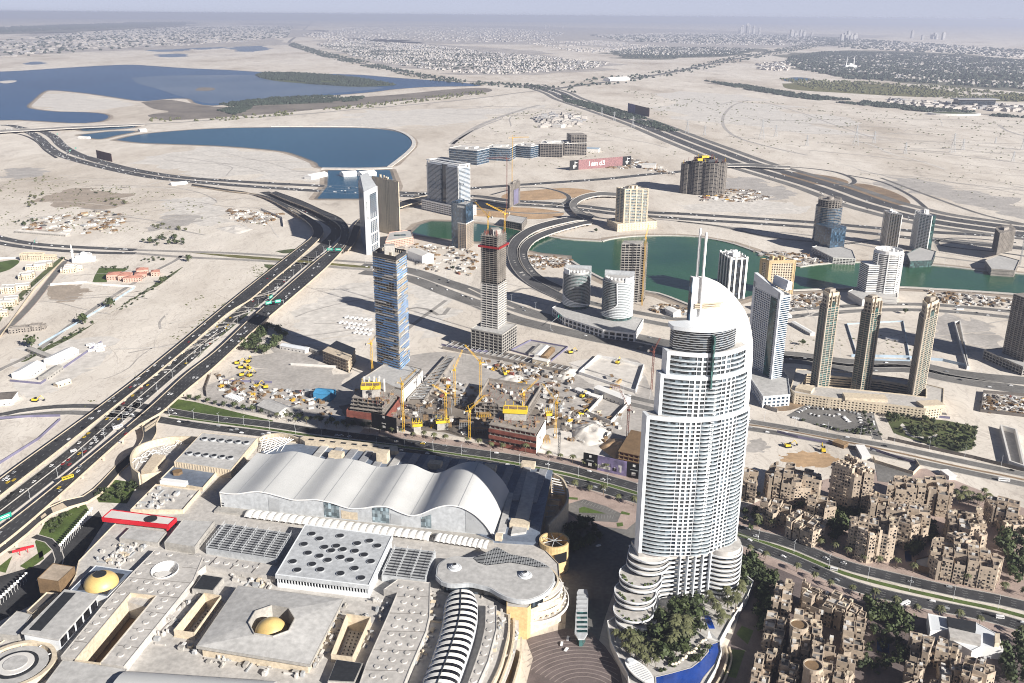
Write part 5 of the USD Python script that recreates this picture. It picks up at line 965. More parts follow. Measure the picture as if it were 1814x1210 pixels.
# --- the hall with the wave roof
F0,F1 = P(398,898,24),P(873,950,24); fd = (F1 - F0); FL = np.linalg.norm(fd); fd = fd / FL; fn = np.array([-fd[1],fd[0]]); depth = float((P(448,805,33) - P(390,870,33)) @ fn)
def on_plane(px,py,off):
 r_ = fwd + RIGHT * ((px - 907) / FOCAL_PIXELS) - UP * ((py - 605) / FOCAL_PIXELS); o_ = np.array([*(F0 + fn * off),0]); n3 = np.array([*fn,0.0]); t_ = ((o_ - EYE) @ n3) / (r_ @ n3); p = EYE + r_ * t_; return float((p[:2] - F0) @ fd),float(p[2])
fr = [(390,870),(405,872.5),(422,873),(440,870),(455,868),(475,871),(500,878),(522,884),(540,883.5),(558,882),(588,888),(605,894),(621,899),(646,898),(667,894),(688,895),(709,905),(729,912),(746,909),(765,900),(780,895),(797,892),(820,896),(844,910),(865,932),(876,953)]
fw_ = np.array([on_plane(a,b,0) for a,b in fr]); us = np.linspace(fw_[0,0],fw_[-1,0],90); zf = np.interp(us,fw_[:,0],fw_[:,1])
ker = np.ones(3) / 3; zf[1:-1] = np.convolve(zf,ker,'valid')
hall = thing('wave_roof_hall','long hall under a pale metal roof of four waves and one tall arch','hall',(*(F0 + fd * FL / 2),0)); vs = np.linspace(-1.5,depth,14)
grow = lambda v: 1 + 0.10 * (v / depth)
S_ = np.array([[[*(F0 + fd * u + fn * v),24 + (z - 24) * grow(v)] for v in vs] for u,z in zip(us,zf)]); m = MB(); m.grid(S_); part(hall,'wave_roof',m,'metal_roof',smooth=50)
S2 = S_ - [0,0,1.1]; m = MB(); m.grid(np.stack([S_[:,0],S2[:,0]],1)); m.grid(np.stack([S2[:,-1],S_[:,-1]],1)); part(hall,'roof_edge',m,'white_paint')
seams = [np.argmin(abs(us - on_plane(a,b,0)[0])) for a,b in ((420,873),(468,870),(522,884),(575,885),(621,899),(676,894),(729,912),(813,895))]
for s_ in seams: m = MB(); c = S_[s_]; m.grid(np.stack([c + [*(fd * -.35),.12],c + [*(fd * .35),.12]],0)); part(hall,'roof_seam',m,'steel')
m = MB(); q = np.vstack([np.array([[*(F0 + fd * u),14],[*(F0 + fd * u),max(z - .5,14)]]) for u,z in zip(us,zf)]).reshape(-1,2,3); m.grid(q[:,::-1]); part(hall,'front_wall',m,'mid_grey'); m = MB(); q = np.vstack([np.array([[*(F0 + fd * u + fn * (depth - .8)),14],[*(F0 + fd * u + fn * (depth - .8)),max(24 + (z - 24) * grow(depth) - .5,14)]]) for u,z in zip(us,zf)]).reshape(-1,2,3); m.grid(q); part(hall,'back_wall',m,'mid_grey')
for pa,pb,lk,grow_ in ((575,602,'glass_pale',.85),(605,634,'cream_wall',.6),(660,690,'glass_pale',.85),(692,711,'steel',.6),(746,764,'glass_pale',.7),(825,862,'steel',.9),(478,497,'steel',.7)):
 ua,ub = on_plane(pa,915,0)[0],on_plane(pb,920,0)[0]; uu = np.linspace(ua,ub,12); zz = np.interp(uu,us,zf); q = np.stack([[[*(F0 + fd * u - fn * .25),25.5],[*(F0 + fd * u - fn * .25),max(25.5 + (z - 25.5) * grow_,25.6)]] for u,z in zip(uu,zz)]); m = MB(); m.grid(q[:,::-1]); part(hall,'glazed_panel',m,lk)
m = MB(); q = np.array([F0 + fd * -6 - fn * 9,F1 + fd * 2 - fn * 9,F1 + fd * 2 + fn * 2,F0 + fd * -6 + fn * 2]); m.prism(ccw(q),20,24.2); part(hall,'ledge',m,'concrete'); m = MB(); e0 = S_[0]; q = np.stack([np.c_[e0[:,:2],np.full(14,14.0)],e0 - [0,0,.5]],1); m.grid(q); part(hall,'left_end_wall',m,'concrete')
for k in range(6): m = MB(); p = F0 + fd * -1.2 + fn * (4 + 0 * k); m.box(p[0],p[1] + 2,15 + 2.4 * k,2.5,12,1.1,math.atan2(fd[1],fd[0])); part(hall,'end_louvre',m,'louvre')
# dark blue roof behind with raised monitors
back = ccw(PX([(462,800),(497,789),(530,786),(705,799),(979,833),(953,961),(872,956)],25)); g = Polygon(back); m = MB(); m.solid(g,22,24.8); part(mall,'back_roof',m,'blue_roof'); m = MB(); q = ccw(PX([(531,776),(540,772),(704,790),(706,800),(540,782)],29)); m.prism(q,20,29); part(mall,'cream_parapet_block',m,'cream_wall')
for k in range(8): a_,b_ = P(548 + 19 * k,778 + 2.1 * k,29.2),P(555 + 19 * k,779 + 2.1 * k,29.2); c = (a_ + b_) / 2; one(mall,'parapet_slot','louvre','box',c[0],c[1],29.02,5.5,3,.3,-.2)
bb = g.buffer(-2)
for k in range(16):
 u = 40 + 16.5 * k; o_ = F0 + fd * u; q = Polygon([o_ + fn * (depth - 14),o_ + fd * 7.5 + fn * (depth - 14),o_ + fd * 7.5 + fn * (depth + 60),o_ + fn * (depth + 60)]).intersection(bb)
 if q.area > 60: m = MB(); m.solid(q,24.8,26.5); part(mall,'roof_monitor',m,'monitor' if k % 5 else 'roof_grey')
for pts in ([(934,835),(955,836),(932,942),(905,946)],[(900,872),(909,873),(895,942),(881,943)]): one(mall,'roof_monitor','roof_grey','prism',ccw(PX(pts,27)),24.8,27)
for x,y,w_,d_,h_ in ((679,812,11,10,11),(596,806,14,9,6),(771,823,13,9,6),(868,830,12,9,6),(921,927,17,9,5),(936,822,14,8,5),(884,950,6,5,5)): m = MB(); p = P(x,y,28); m.box(p[0],p[1],24.8,w_,d_,h_,-.2); part(mall,'roof_house',m,'cream_wall')
# curved cream screens at the right and the ochre drum
def curved_wall(t,name,pts,z0,z1,th_,lk,f=idp,zz=None):
 c = smoothline(np.array([P(*f(a,b),zz if zz is not None else z1) for a,b in pts]),step=3); m = MB(); m.slab(np.c_[c,np.zeros(len(c))],0,th_,z0,z1); part(t,name,m,lk); return c
cs = thing('curved_screen','curved cream screen wall with white trusses, right end of the mall','building',(*P(990,880,20),0)); cc_ = curved_wall(cs,'screen_wall',[(1665,300),(1720,335),(1752,400),(1752,480),(1700,560),(1625,640)],0,24,1.6,'cream_wall',cE)
for k in range(6): a_,b_ = P(*cE(1655,330 + 17 * k),22),P(*cE(1712 + 6 * k,345 + 17 * k),22); one(cs,'truss','white_paint','tube',(*a_,22),(*b_,22),.7,4)
for k in range(5): a_,b_ = P(*cE(1640 - 8 * k,430 + 40 * k),20),P(*cE(1735 - 20 * k,440 + 36 * k),20); one(cs,'roof_beam','concrete','tube',(*a_,20),(*b_,20),.6,4)
dr = P(982,956,27); rd = np.linalg.norm(P(1007,962,27) - P(957,950,27)) / 2; dt = thing('ochre_drum','ochre drum with an open trussed top at the right corner of the mall','building',(*dr,0)); one(dt,'drum_wall','ochre_wall','ring',circ(*dr,rd,32),1.4,0,27); one(dt,'inner_roof','roof_dark','prism',circ(*dr,rd - 1.4,32),0,18)
for k in range(7): a = k * math.pi / 3.5; one(dt,'truss','steel','tube',(*dr,26.4),(dr[0] + rd * .97 * math.cos(a),dr[1] + rd * .97 * math.sin(a),26.4),.35,4)
m = MB(); p = P(993,990,16); m.box(p[0],p[1],12,12,.6,9,.5); part(dt,'poster',m,'black_panel')
# figure-of-eight roof with terraces
z8 = 33; f8 = smoothline(np.vstack([Q(cC,[(550,420),(565,340),(620,295),(700,275),(790,280),(870,270),(940,240),(1005,205),(1070,245),(1150,270),(1260,290),(1360,330),(1420,390),(1430,450),(1390,520),(1320,570),(1220,600),(1120,590),(1030,555),(950,510),(880,490),(800,475),(720,480),(650,480),(590,460)],z8)] * 1),n=90); f8 = ccw(np.array(Polygon(f8).buffer(1.2).buffer(-1.2).exterior.coords)[:-1])
e8 = thing('eight_roof_building','building with a smooth figure-of-eight grey roof and two round cone vents','building',(*f8.mean(0),0)); one(e8,'eight_roof','mid_grey','prism',f8,29.5,z8,bottom=True); one(e8,'roof_deck','roof_grey','prism',inset(f8,1.0),z8,z8 + .3); one(e8,'glazing','glass_dark','prism',inset(f8,3.0),10,29.5)
gp = Q(cC,[(830,292),(940,243),(1005,210),(1100,262),(1260,293),(1392,358),(1300,358),(1200,338),(1100,322),(1020,332),(930,343),(865,325)],z8); one(e8,'grid_skylight','louvre','prism',gp,z8 + .3,z8 + .7); gb = Polygon(gp).bounds; m = MB()
for k in range(60):
 for ln in (LineString([(gb[0] + k * 2.0,gb[1] - 60),(gb[0] + k * 2.0 + 20,gb[3] + 60)]),LineString([(gb[0] - 60,gb[1] + k * 2.0),(gb[2] + 60,gb[1] + k * 2.0 - 14)])):
  iz = ln.intersection(Polygon(gp))
  for s_ in getattr(iz,'geoms',[iz]):
   if not s_.is_empty and s_.geom_type == 'LineString': c_ = np.array(s_.coords); m.tube((*c_[0],z8 + .8),(*c_[-1],z8 + .8),.16,3)
part(e8,'skylight_bars',m,'steel',kind='stuff')
for x,y in ((690,355),(1212,412)):
 p = P(*cC(x,y),z8 + .5)
 for k in range(4): one(e8,'vent_tier','steel' if k % 2 else 'cool_white','cyl',p[0],p[1],z8 + .3 + k * .8,z8 + 1.1 + k * .8,5.6 - k * 1.15,22,5.2 - k * 1.15)
 one(e8,'vent_cap','louvre','cyl',p[0],p[1],z8 + 3.5,z8 + 3.8,1.5,16)
ec = P(*cC(1240,450),28); r8 = np.linalg.norm(P(*cC(1440,440),33) - P(*cC(1240,450),33)); one(e8,'ochre_band','cream_wall','ring',circ(*ec,r8 + 2.5,40),1.5,14,29)
for k,(dr_,z) in enumerate(((5,23),(7.5,17),(10.5,11))):
 a = np.linspace(-1.55,.35,22); q = np.vstack([np.c_[ec[0] + (r8 + dr_) * np.cos(a),ec[1] + (r8 + dr_) * np.sin(a)],np.c_[ec[0] + (r8 - 4) * np.cos(a),ec[1] + (r8 - 4) * np.sin(a)][::-1]]); one(e8,'terrace','roof_tan','prism',q,z - .8,z,bottom=True); q = np.vstack([np.c_[ec[0] + (r8 + dr_ + .3) * np.cos(a),ec[1] + (r8 + dr_ + .3) * np.sin(a)],np.c_[ec[0] + (r8 + dr_ - .3) * np.cos(a),ec[1] + (r8 + dr_ - .3) * np.sin(a)][::-1]]); one(e8,'terrace_rail','white_paint','prism',q,z - 1.2,z + 1.1,bottom=True)
 for i in range(9): m = MB(); a_ = -1.4 + i * .19; p = ec + (r8 + dr_ - 2.6) * np.array([math.cos(a_),math.sin(a_)]); m.cyl(p[0],p[1],z + 1.8,z + 2.5,1.3,6,.1); part(e8,'parasol',m,'sun_umbrella')
a = np.linspace(-1.0,-.1,12); q = np.vstack([np.c_[ec[0] + (r8 + 6) * np.cos(a),ec[1] + (r8 + 6) * np.sin(a)],np.c_[ec[0] + (r8 - 1) * np.cos(a),ec[1] + (r8 - 1) * np.sin(a)][::-1]]); one(e8,'awning','pale_wall','prism',q,27.6,28.4,bottom=True)
q = Q(cC,[(1075,600),(1250,610),(1255,640),(1230,660),(1075,650)],28); block(e8,'ochre_wall',q,0,28,'ochre_wall','roof_tan',.6); qa,qb = P(*cC(1140,652),27),P(*cC(1240,660),27); d = (qb - qa) / np.linalg.norm(qb - qa); nn = np.array([d[1],-d[0]])
for i in range(4): m = MB(); p = qa + d * np.linalg.norm(qb - qa) * (.12 + .25 * i) + nn * .3; m.prism(rect(p[0],p[1],1.4,.8,math.atan2(d[1],d[0])),4,22,bottom=True); part(e8,'slit_window',m,'window_dark')
# striped vault galleria
zl,zr = smoothline(Q(cC,[],27) if False else np.array([P(*cC(a,b),27) for a,b in [(640,575),(612,650),(600,750),(580,850),(545,960),(500,1090),(450,1210),(420,1290)]]),n=97),smoothline(np.array([P(*cC(a,b),27) for a,b in [(835,565),(860,640),(860,730),(840,840),(815,930),(770,1070),(720,1210),(690,1290)]]),n=97)
va = thing('striped_galleria','curved glass galleria vault striped with white ribs and dark glass','galleria',(*((zl[48] + zr[48]) / 2),0)); arc = lambda i,s_: np.array([*(zl[i] + (zr[i] - zl[i]) * (1 - math.cos(math.pi * s_)) / 2),27 + 6.5 * math.sin(math.pi * s_)])
for k in range(16):
 i0 = k * 6; m = MB(); m.grid(np.stack([[arc(i0,s_),arc(i0 + 3,s_)] for s_ in np.linspace(0,1,12)])); part(va,'white_vault',m,'fabric_white',smooth=40); m = MB(); m.grid(np.stack([[arc(i0 + 3,s_) - [0,0,.15],arc(min(i0 + 6,96),s_) - [0,0,.15]] for s_ in np.linspace(0,1,12)])); part(va,'glass_stripe',m,'window_dark')
 m = MB(); m.grid(np.stack([[arc(i0 + 3,s_) - [0,0,.4],arc(i0 + 3,s_) + [0,0,.02]] for s_ in np.linspace(0,1,12)])); part(va,'rib_edge',m,'white_paint')
m = MB(); rd_ = np.array([arc(i,.5) + [0,0,.2] for i in range(97)]); m.slab(rd_,-.3,.3,0,.4); part(va,'ridge',m,'dark_steel')
for cv,s_ in ((zl,1),(zr,-1)): m = MB(); m.slab(np.c_[cv,np.zeros(97)],0,3.2 * s_,22,28.4) if s_ > 0 else m.slab(np.c_[cv,np.zeros(97)],-3.2,0,22,28.4); part(va,'side_gutter',m,'cool_white')
m = MB(); m.add(np.vstack([[arc(0,s_) for s_ in np.linspace(0,1,12)],[[*((zl[0] + zr[0]) / 2),27]]]),[[i + 1,i,12] for i in range(11)]); part(va,'end_gable',m,'cool_white')
# curved cream colonnade towards the plaza
co = thing('curved_colonnade','curved cream arcade wall between the galleria and the paved plaza','building',(*P(890,1140,20),0))
for pts,z,lk in (([(1085,700),(1085,820),(1060,940),(1020,1080),(960,1210),(920,1290)],24,'cream_wall'),([(1125,730),(1120,860),(1100,980),(1060,1100),(1010,1230),(990,1290)],20,'cream_wall'),([(1175,870),(1170,1000),(1140,1130),(1110,1230),(1095,1290)],14,'cream_wall')): curved_wall(co,'arcade_wall',pts,0,z,1.4,lk,cC)
cv = smoothline(np.array([P(*cC(a,b),17) for a,b in [(1105,740),(1103,840),(1080,960),(1040,1090),(985,1220),(955,1290)]]),step=4); m = MB(); m.slab(np.c_[cv,np.zeros(len(cv))],-6,6,15.5,17); part(co,'arcade_roof',m,'roof_tan')
rng = random.Random(5)
for k in range(26): m = MB(); i = rng.randrange(len(cv)); p = cv[i] + [rng.uniform(-4,5),rng.uniform(-2,2)]; m.box(p[0],p[1],17,rng.uniform(1,3),rng.uniform(1,3),rng.uniform(.8,2.4),.4); part(co,'roof_unit',m,rng.choice(['cool_white','steel','roof_tan']))
# open drum of the car park, left, and the trussed arch
pk = thing('curved_car_park','curved cream open car park shell beside the looping ramp','building',(*P(285,815,16),0)); curved_wall(pk,'outer_wall',[(730,112),(600,108),(480,112),(310,150),(200,200),(150,270),(148,340),(165,385),(215,425)],0,19,1.8,'cream_wall',cD); fl = Q(cD,[(700,130),(480,125),(310,165),(200,215),(165,280),(165,370),(240,420),(420,420),(560,300)],15); one(pk,'floor_deck','roof_tan','prism',fl,0,11)
m = MB(); q = Q(cD,[(240,405),(345,262),(450,270),(330,415)],16); m.prism(q,11,16); part(pk,'inner_block',m,'cream_concrete'); curved_wall(pk,'lower_wall',[(215,425),(240,440),(330,425),(415,412)],0,17,1.2,'cream_wall',cD)
rng = random.Random(8)
for k in range(34): m = MB(); u = rng.random(); a_ = np.array([180 + 420 * u,330 - 190 * u ** .7 + rng.uniform(-10,60)]); p = P(*cD(*a_),14); an = rng.uniform(0,3.1); m.tube((p[0] - 5 * math.cos(an),p[1] - 5 * math.sin(an),rng.uniform(11.4,14)),(p[0] + 5 * math.cos(an),p[1] + 5 * math.sin(an),rng.uniform(12,16)),.3,4); part(pk,'roof_beam',m,'white_paint')
ar_ = thing('trussed_court','arched cream wall round a trussed open court behind the left end of the wave roof','building',(*P(490,780,22),0)); curved_wall(ar_,'arch_wall',[(1248,130),(1310,100),(1400,88),(1500,98),(1590,130)],10,27,1.6,'cream_wall',cD); one(ar_,'court_floor','roof_dark','prism',Q(cD,[(1250,140),(1590,140),(1480,270),(1260,260)],20),0,20)
for k in range(7): a_,b_ = P(*cD(1262 + 6 * k,150 + 20 * k),25),P(*cD(1430 + 20 * k,118 + 3 * k),25); one(ar_,'truss','white_paint','tube',(*a_,25),(*b_,25),.45,4)
for k in range(6): a_,b_ = P(*cD(1290 + 45 * k,120),25),P(*cD(1265 + 35 * k,240),25); one(ar_,'truss','white_paint','tube',(*a_,25.3),(*b_,25.3),.4,4)
# roof clutter: air handlers, ducts, hatches
zones = [(cA,[(760,130),(1000,20),(1290,20),(1180,170),(1060,250),(900,200)],22.1,40),(cB,[(20,860),(230,880),(700,1000),(1190,1080),(1150,1180),(700,1130),(200,1010),(20,940)],22.1,44),(cB,[(1500,520),(1560,640),(1300,1040),(1220,1090),(1380,760)],22.1,34),(cA,[(1700,380),(1480,640),(1250,900),(1350,930),(1560,700),(1745,480)],22.1,30),(cC,[(520,560),(600,540),(560,760),(430,1080),(380,1180),(400,1060),(500,800)],22.1,40),(cC,[(880,500),(1000,560),(960,600),(870,560)],22.1,16),(cC,[(1010,650),(1060,660),(1050,800),(980,1010),(900,1200),(950,1010),(1010,830)],22.1,30),(cB,[(500,260),(760,290),(890,340),(890,400),(600,370)],22.1,26),(cD,[(190,740),(380,560),(700,600),(560,740)],25.1,34),(cC,[(10,640),(140,560),(220,590),(60,920),(10,990)],22.1,22),(cD,[(20,1180),(60,1010),(330,1050),(230,1190)],22.1,24)]
holes = unary_union([Polygon(x).buffer(2) for x in (slot,well1,well2,octo,oval)])
n_u = 0
for f,pts,z,n in zones:
 g = Polygon(Q(f,pts,z)).buffer(0); x0,y0,x1,y1 = g.bounds; k = tries = 0; n = int(n * .75)
 while k < n and tries < 2500:
  tries += 1
  p = np.array([rngm.uniform(x0,x1),rngm.uniform(y0,y1)])
  if not g.contains(Point(p)) or holes.contains(Point(p)): continue
  long_ = rngm.random() < .3; m = MB(); a = -.2 + rngm.choice([0,math.pi / 2]); m.box(p[0],p[1],z,rngm.uniform(6,13) if long_ else rngm.uniform(1.5,5),rngm.uniform(.9,1.5) if long_ else rngm.uniform(1.2,3.5),rngm.uniform(.7,1.4) if long_ else rngm.uniform(1,3.2),a)
  if rngm.random() < .25: m.cyl(p[0],p[1],z,z + 3.4,.9,8)
  if n_u < 300: part(mall,'roof_unit',m,rngm.choice(['roof_tan','roof_tan','cream_wall','concrete','steel','pale_wall'])); n_u += 1
  k += 1
# seams and walkways across the long roofs
for q in (gal,arm,longr,right):
 g = Polygon(q).buffer(-1); mr = np.array(g.minimum_rotated_rectangle.exterior.coords)[:4]; e0,e1 = mr[1] - mr[0],mr[3] - mr[0]
 if np.linalg.norm(e0) < np.linalg.norm(e1): e0,e1 = e1,e0
 n = int(np.linalg.norm(e0) / 19)
 for k in range(1,n):
  o_ = mr[0] + e0 * k / n
  if (q is gal or q is longr or q is right or q is arm):
   l = LineString([o_ - e1,o_ + 2 * e1]).intersection(g).difference(holes)
   for s_ in getattr(l,'geoms',[l]):
    if not s_.is_empty and s_.length > 6: c_ = np.array(s_.coords); c_ = np.c_[c_,np.full(len(c_),28.1)]; m = MB(); m.slab(c_,-.2,.2,-.3,.05 + .01 * k); part(mall,'roof_seam',m,'roof_dark')

# ---------------------------------------------------------------- ground of the near quarters
def f1(x,y): return 1210 + x / 2.952,800 + y / 2.952
def f6(x,y): return 1280 + x / 3.397,880 + y / 3.397
def fP(x,y): return 1060 + x / 4.839,960 + y / 4.839
def fS(x,y): return 500 + x / 5.26,560 + y / 5.26
def fT(x,y): return 780 + x / 5.04,560 + y / 5.04
def fB(x,y): return 960 + x / 7.56,780 + y / 7.56
def fK(x,y): return 1300 + x / 3.529,660 + y / 3.529
def fL(x,y): return x / 5.497,420 + y / 5.497
def gpatch(name,f,pts,lk,z=.05,rough=0.0,curve=False): return patch(name,lk,[f(*p) for p in pts],z,curve,rough=rough)
gpatch('quarter_paving',idp,[(1308,905),(1360,880),(1420,860),(1500,840),(1640,830),(1814,900),(1900,940),(1900,1100),(1814,1063),(1700,1036),(1560,1004),(1480,982),(1390,950)],'paving',.05)
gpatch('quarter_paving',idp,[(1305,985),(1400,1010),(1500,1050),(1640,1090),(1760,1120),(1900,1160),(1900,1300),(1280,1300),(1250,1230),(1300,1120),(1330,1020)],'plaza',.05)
gpatch('forecourt',idp,[(995,900),(1040,930),(1110,935),(1150,905),(1180,940),(1130,985),(1090,1040),(1070,1100),(1060,1140),(1000,1130),(1005,1060),(985,990),(1000,950)],'grey_asphalt',.06)
gpatch('forecourt',idp,[(995,850),(1010,855),(1130,892),(1150,905),(1110,938),(1000,925),(990,900)],'paving',.07)
gpatch('small_car_park',fB,[(360,850),(560,790),(850,880),(1060,980),(1010,1100),(480,1070),(340,960)],'grey_asphalt',.1)
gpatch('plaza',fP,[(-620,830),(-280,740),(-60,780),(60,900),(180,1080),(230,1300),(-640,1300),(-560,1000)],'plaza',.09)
m = MB(); pc = P(1010,1215)
for k in range(16):
 a = np.linspace(-.2,1.9,26); r = 22 + 4.2 * k; c = np.c_[pc[0] + 10 + r * np.cos(a + .6),pc[1] - 12 + r * np.sin(a + .6)]; keep = Polygon(PX([fP(*p) for p in [(-600,860),(-280,780),(-60,820),(40,930),(150,1080),(200,1300),(-620,1300)]])); l = LineString(c).intersection(keep)
 for s_ in getattr(l,'geoms',[l]):
  if not s_.is_empty and s_.geom_type == 'LineString': m.ribbon(np.array(s_.coords),-.35,.35,.14)
single('plaza_stripes',m,'plaza_stripe',kind='structure')
gpatch('bowling_lawn',fP,[(1060,1140),(1130,920),(1260,930),(1180,1170)],'grass',.12); gpatch('bowling_lawn',fP,[(1180,790),(1230,720),(1330,760),(1280,880)],'grass',.12)
for pts in ([(500,910),(560,890),(860,985),(500,970)],[(1070,950),(1180,980),(1170,1005),(1050,985)],[(340,760),(480,770),(480,800),(360,790)],[(1000,1110),(1080,1100),(1090,1150),(1010,1160)]): gpatch('car_park_hedge',fB,pts,'grass',.2)
m = MB()
for k in range(13): a,b = PX([fB(500 + 38 * k,1000),fB(492 + 38 * k,1050)]); m.slab(np.array([a,b]),-.1,.1,.1,.14)
for k in range(12): a,b = PX([fB(560 + 40 * k,800 + 13 * k),fB(530 + 40 * k,838 + 13 * k)]); m.slab(np.array([a,b]),-.1,.1,.1,.14)
single('bay_markings',m,'marking',kind='structure')
big = gpatch('large_car_park',fK,[(190,165),(220,145),(350,150),(600,200),(830,235),(860,330),(880,400),(640,370),(420,300),(330,270),(440,205),(300,240),(210,215)],'grey_asphalt',.1); gpatch('large_car_park_court',fK,[(200,175),(260,140),(420,160),(460,195),(330,240),(230,225)],'brown_earth',.13,curve=True)
road('park_lane',[fK(930,220),fK(850,240),fK(870,330),fK(900,420)],10,'grey_asphalt'); road('park_lane',[fK(460,190),fK(650,200),fK(900,225),fK(1100,240),fK(1330,260)],8,'grey_asphalt')
gpatch('park_ground',fK,[(940,260),(1330,300),(1520,340),(1490,480),(1380,500),(1180,440),(1000,380)],'verge',.05); gpatch('park_path',fK,[(1040,330),(1100,400),(1250,410),(1270,370),(1230,400),(1110,390),(1060,320)],'white_sand',.09,curve=True)
gpatch('site_ground',idp,[(350,690),(430,660),(560,650),(640,700),(700,640),(800,625),(980,650),(1130,640),(1150,800),(1000,800),(860,780),(700,758),(500,740),(380,716)],'grey_ground',.04,rough=.05)
gpatch('site_mud',idp,[(600,720),(700,700),(830,700),(980,730),(1010,790),(860,776),(700,755),(610,740)],'mud_flat',.055,rough=.1)
gpatch('lawn',idp,[(80,925),(150,890),(158,905),(110,960),(70,990),(62,960)],'grass',.1); gpatch('lawn',idp,[(165,870),(205,850),(245,856),(225,892),(175,890)],'grass',.1); gpatch('lawn',idp,[(35,1003),(75,975),(78,990),(50,1010)],'grass',.1); gpatch('lawn',idp,[(-10,1010),(22,985),(10,1015)],'grass',.1)
road('drop_off_lane',[(60,950),(90,960),(105,985),(100,1010),(70,1030)],7,'asphalt'); gpatch('side_yard',idp,[(70,1000),(110,960),(175,905),(185,925),(130,1010),(60,1070),(-20,1110),(-30,1030)],'asphalt',.055)  # dark asphalt of the yard stands in for the mall's cast shade
# ---------------------------------------------------------------- trees and palms
def crown(m,r,h,z0,n,seed,size=1.0):
 g = np.random.default_rng(seed)
 for _ in range(n):
  d = g.normal(size=3); d /= np.linalg.norm(d); rr = g.uniform(.55,1.0) * (0.85 + .3 * math.sin(3 * math.atan2(d[1],d[0]) + seed)); c = np.array([d[0] * r * rr,d[1] * r * rr,z0 + h / 2 + d[2] * h / 2 * rr]); u = g.normal(size=3); u /= np.linalg.norm(u); w = np.cross(u,d); w /= np.linalg.norm(w) + 1e-6; s_ = size * g.uniform(.7,1.4)
  m.add(np.array([c + u * s_,c + w * s_,c - u * s_ * .8,c - w * s_]),[[0,1,2],[0,2,3]])
 return m
def tree_kind(name,r,h,hs,lk,n,seed,size):
 def build(p):
  m = MB(); m.tube((0,0,0),(0.1,0.05,hs + h * .35),.28,5,.12); m.tube((0,0,hs * .8),(r * .5,r * .1,hs + h * .4),.14,4,.05); m.tube((0,0,hs * .8),(-r * .4,-r * .3,hs + h * .45),.14,4,.05); part(p,'trunk',m,'trunk')
  m = MB(); crown(m,r,h,hs,n,seed,size); m.dome(0,0,hs + h * .3,r * .6,h * .42,7,4); part(p,'crown',m,lk)
 return Kind(name,build)
def palm_kind(name,h,seed,nf=14):
 def build(p):
  one(p,'trunk','trunk','tube',(0,0,0),(.15,0,h),.28,6,.2); g = np.random.default_rng(seed); m = MB()
  for k in range(nf):
   a = k * 2 * math.pi / nf + g.uniform(-.15,.15); up = g.uniform(.1,.75); L_ = g.uniform(3.4,4.6); d = np.array([math.cos(a),math.sin(a)]); s = np.array([-d[1],d[0]]); pts = [np.array([.15 + d[0] * L_ * t,d[1] * L_ * t,h + L_ * (up * t - .95 * t * t)]) for t in (0,.35,.7,1)]; w = (.2,.75,.65,.08)
   V = []; 
   for q,ww in zip(pts,w): V += [q + [*(s * ww),-.12],q + [0,0,.06],q - [*(s * ww),.12]]
   F = []
   for i in range(3):
    for j in range(2): b = i * 3 + j; F += [[b,b + 3,b + 4],[b,b + 4,b + 1]]
   m.add(V,F)
  part(p,'fronds',m,'leaf_olive')
 return Kind(name,build)
TREES = {'dark': [tree_kind('broadleaf_tree',4.2,6.5,2.0,'leaf_dark',90,1,.9),tree_kind('broadleaf_tree',5.2,7.5,2.4,'leaf',110,2,1.0),tree_kind('broadleaf_tree',3.4,5.2,1.8,'leaf_dark',70,3,.8)],'shrub': [tree_kind('shrub',2.2,2.6,.3,'leaf',36,4,.6),tree_kind('shrub',3.0,3.2,.3,'leaf_dark',44,5,.7)],'street': [tree_kind('street_tree',3.6,5.4,2.0,'leaf_dark',80,7,.8),tree_kind('street_tree',4.4,6.4,2.2,'leaf',90,8,.9)],'park': [tree_kind('park_tree',4.4,6.0,1.5,'leaf_dark',80,9,.9),tree_kind('park_tree',3.2,4.4,1.2,'leaf_olive',60,10,.7)],'olive': [tree_kind('desert_tree',4.0,5.0,1.6,'leaf_olive',70,6,.9)]}
PALMS = [palm_kind('palm_tree',9.0,1,18),palm_kind('palm_tree',10.5,2,18),palm_kind('palm_tree',7.5,3,16)]
def scatter(kinds,px_poly,n,seed,label,group,cat='tree',z=0.0,gap=4.0,smin=.7,smax=1.25,avoid=None,f=idp):
 g = Polygon(PX([f(*p) for p in px_poly],z)).buffer(0); rng = random.Random(seed); x0,y0,x1,y1 = g.bounds; done = []; t = 0
 while len(done) < n and t < n * 40:
  t += 1; p = (rng.uniform(x0,x1),rng.uniform(y0,y1))
  if not g.contains(Point(p)) or any((p[0] - a) ** 2 + (p[1] - b) ** 2 < gap ** 2 for a,b in done) or (avoid is not None and avoid.contains(Point(p))): continue
  if not seen(*p,z,10): continue
  done.append(p); rng.choice(kinds).put((*p,z),rng.uniform(0,360),label,cat,group,rng.uniform(smin,smax))
def along(kinds,line,gap,off,label,group,cat,z=0.0,seed=0,jit=1.0,smin=.85,smax=1.15,face=None,f=idp,skip=0.0):
 c = smoothline(PX([f(*p) for p in line],z),step=gap); _,n = normals2(c); rng = random.Random(seed); t,_ = normals2(c)
 for i in range(len(c)):
  if rng.random() < skip: continue
  p = c[i] + n[i] * (off + rng.uniform(-jit,jit)) + t[i] * rng.uniform(-jit,jit)
  if seen(*p,z,15): rng.choice(kinds).put((*p,z),math.degrees(math.atan2(t[i][1],t[i][0])) + 90 if face else rng.uniform(0,360),label,cat,group,rng.uniform(smin,smax))
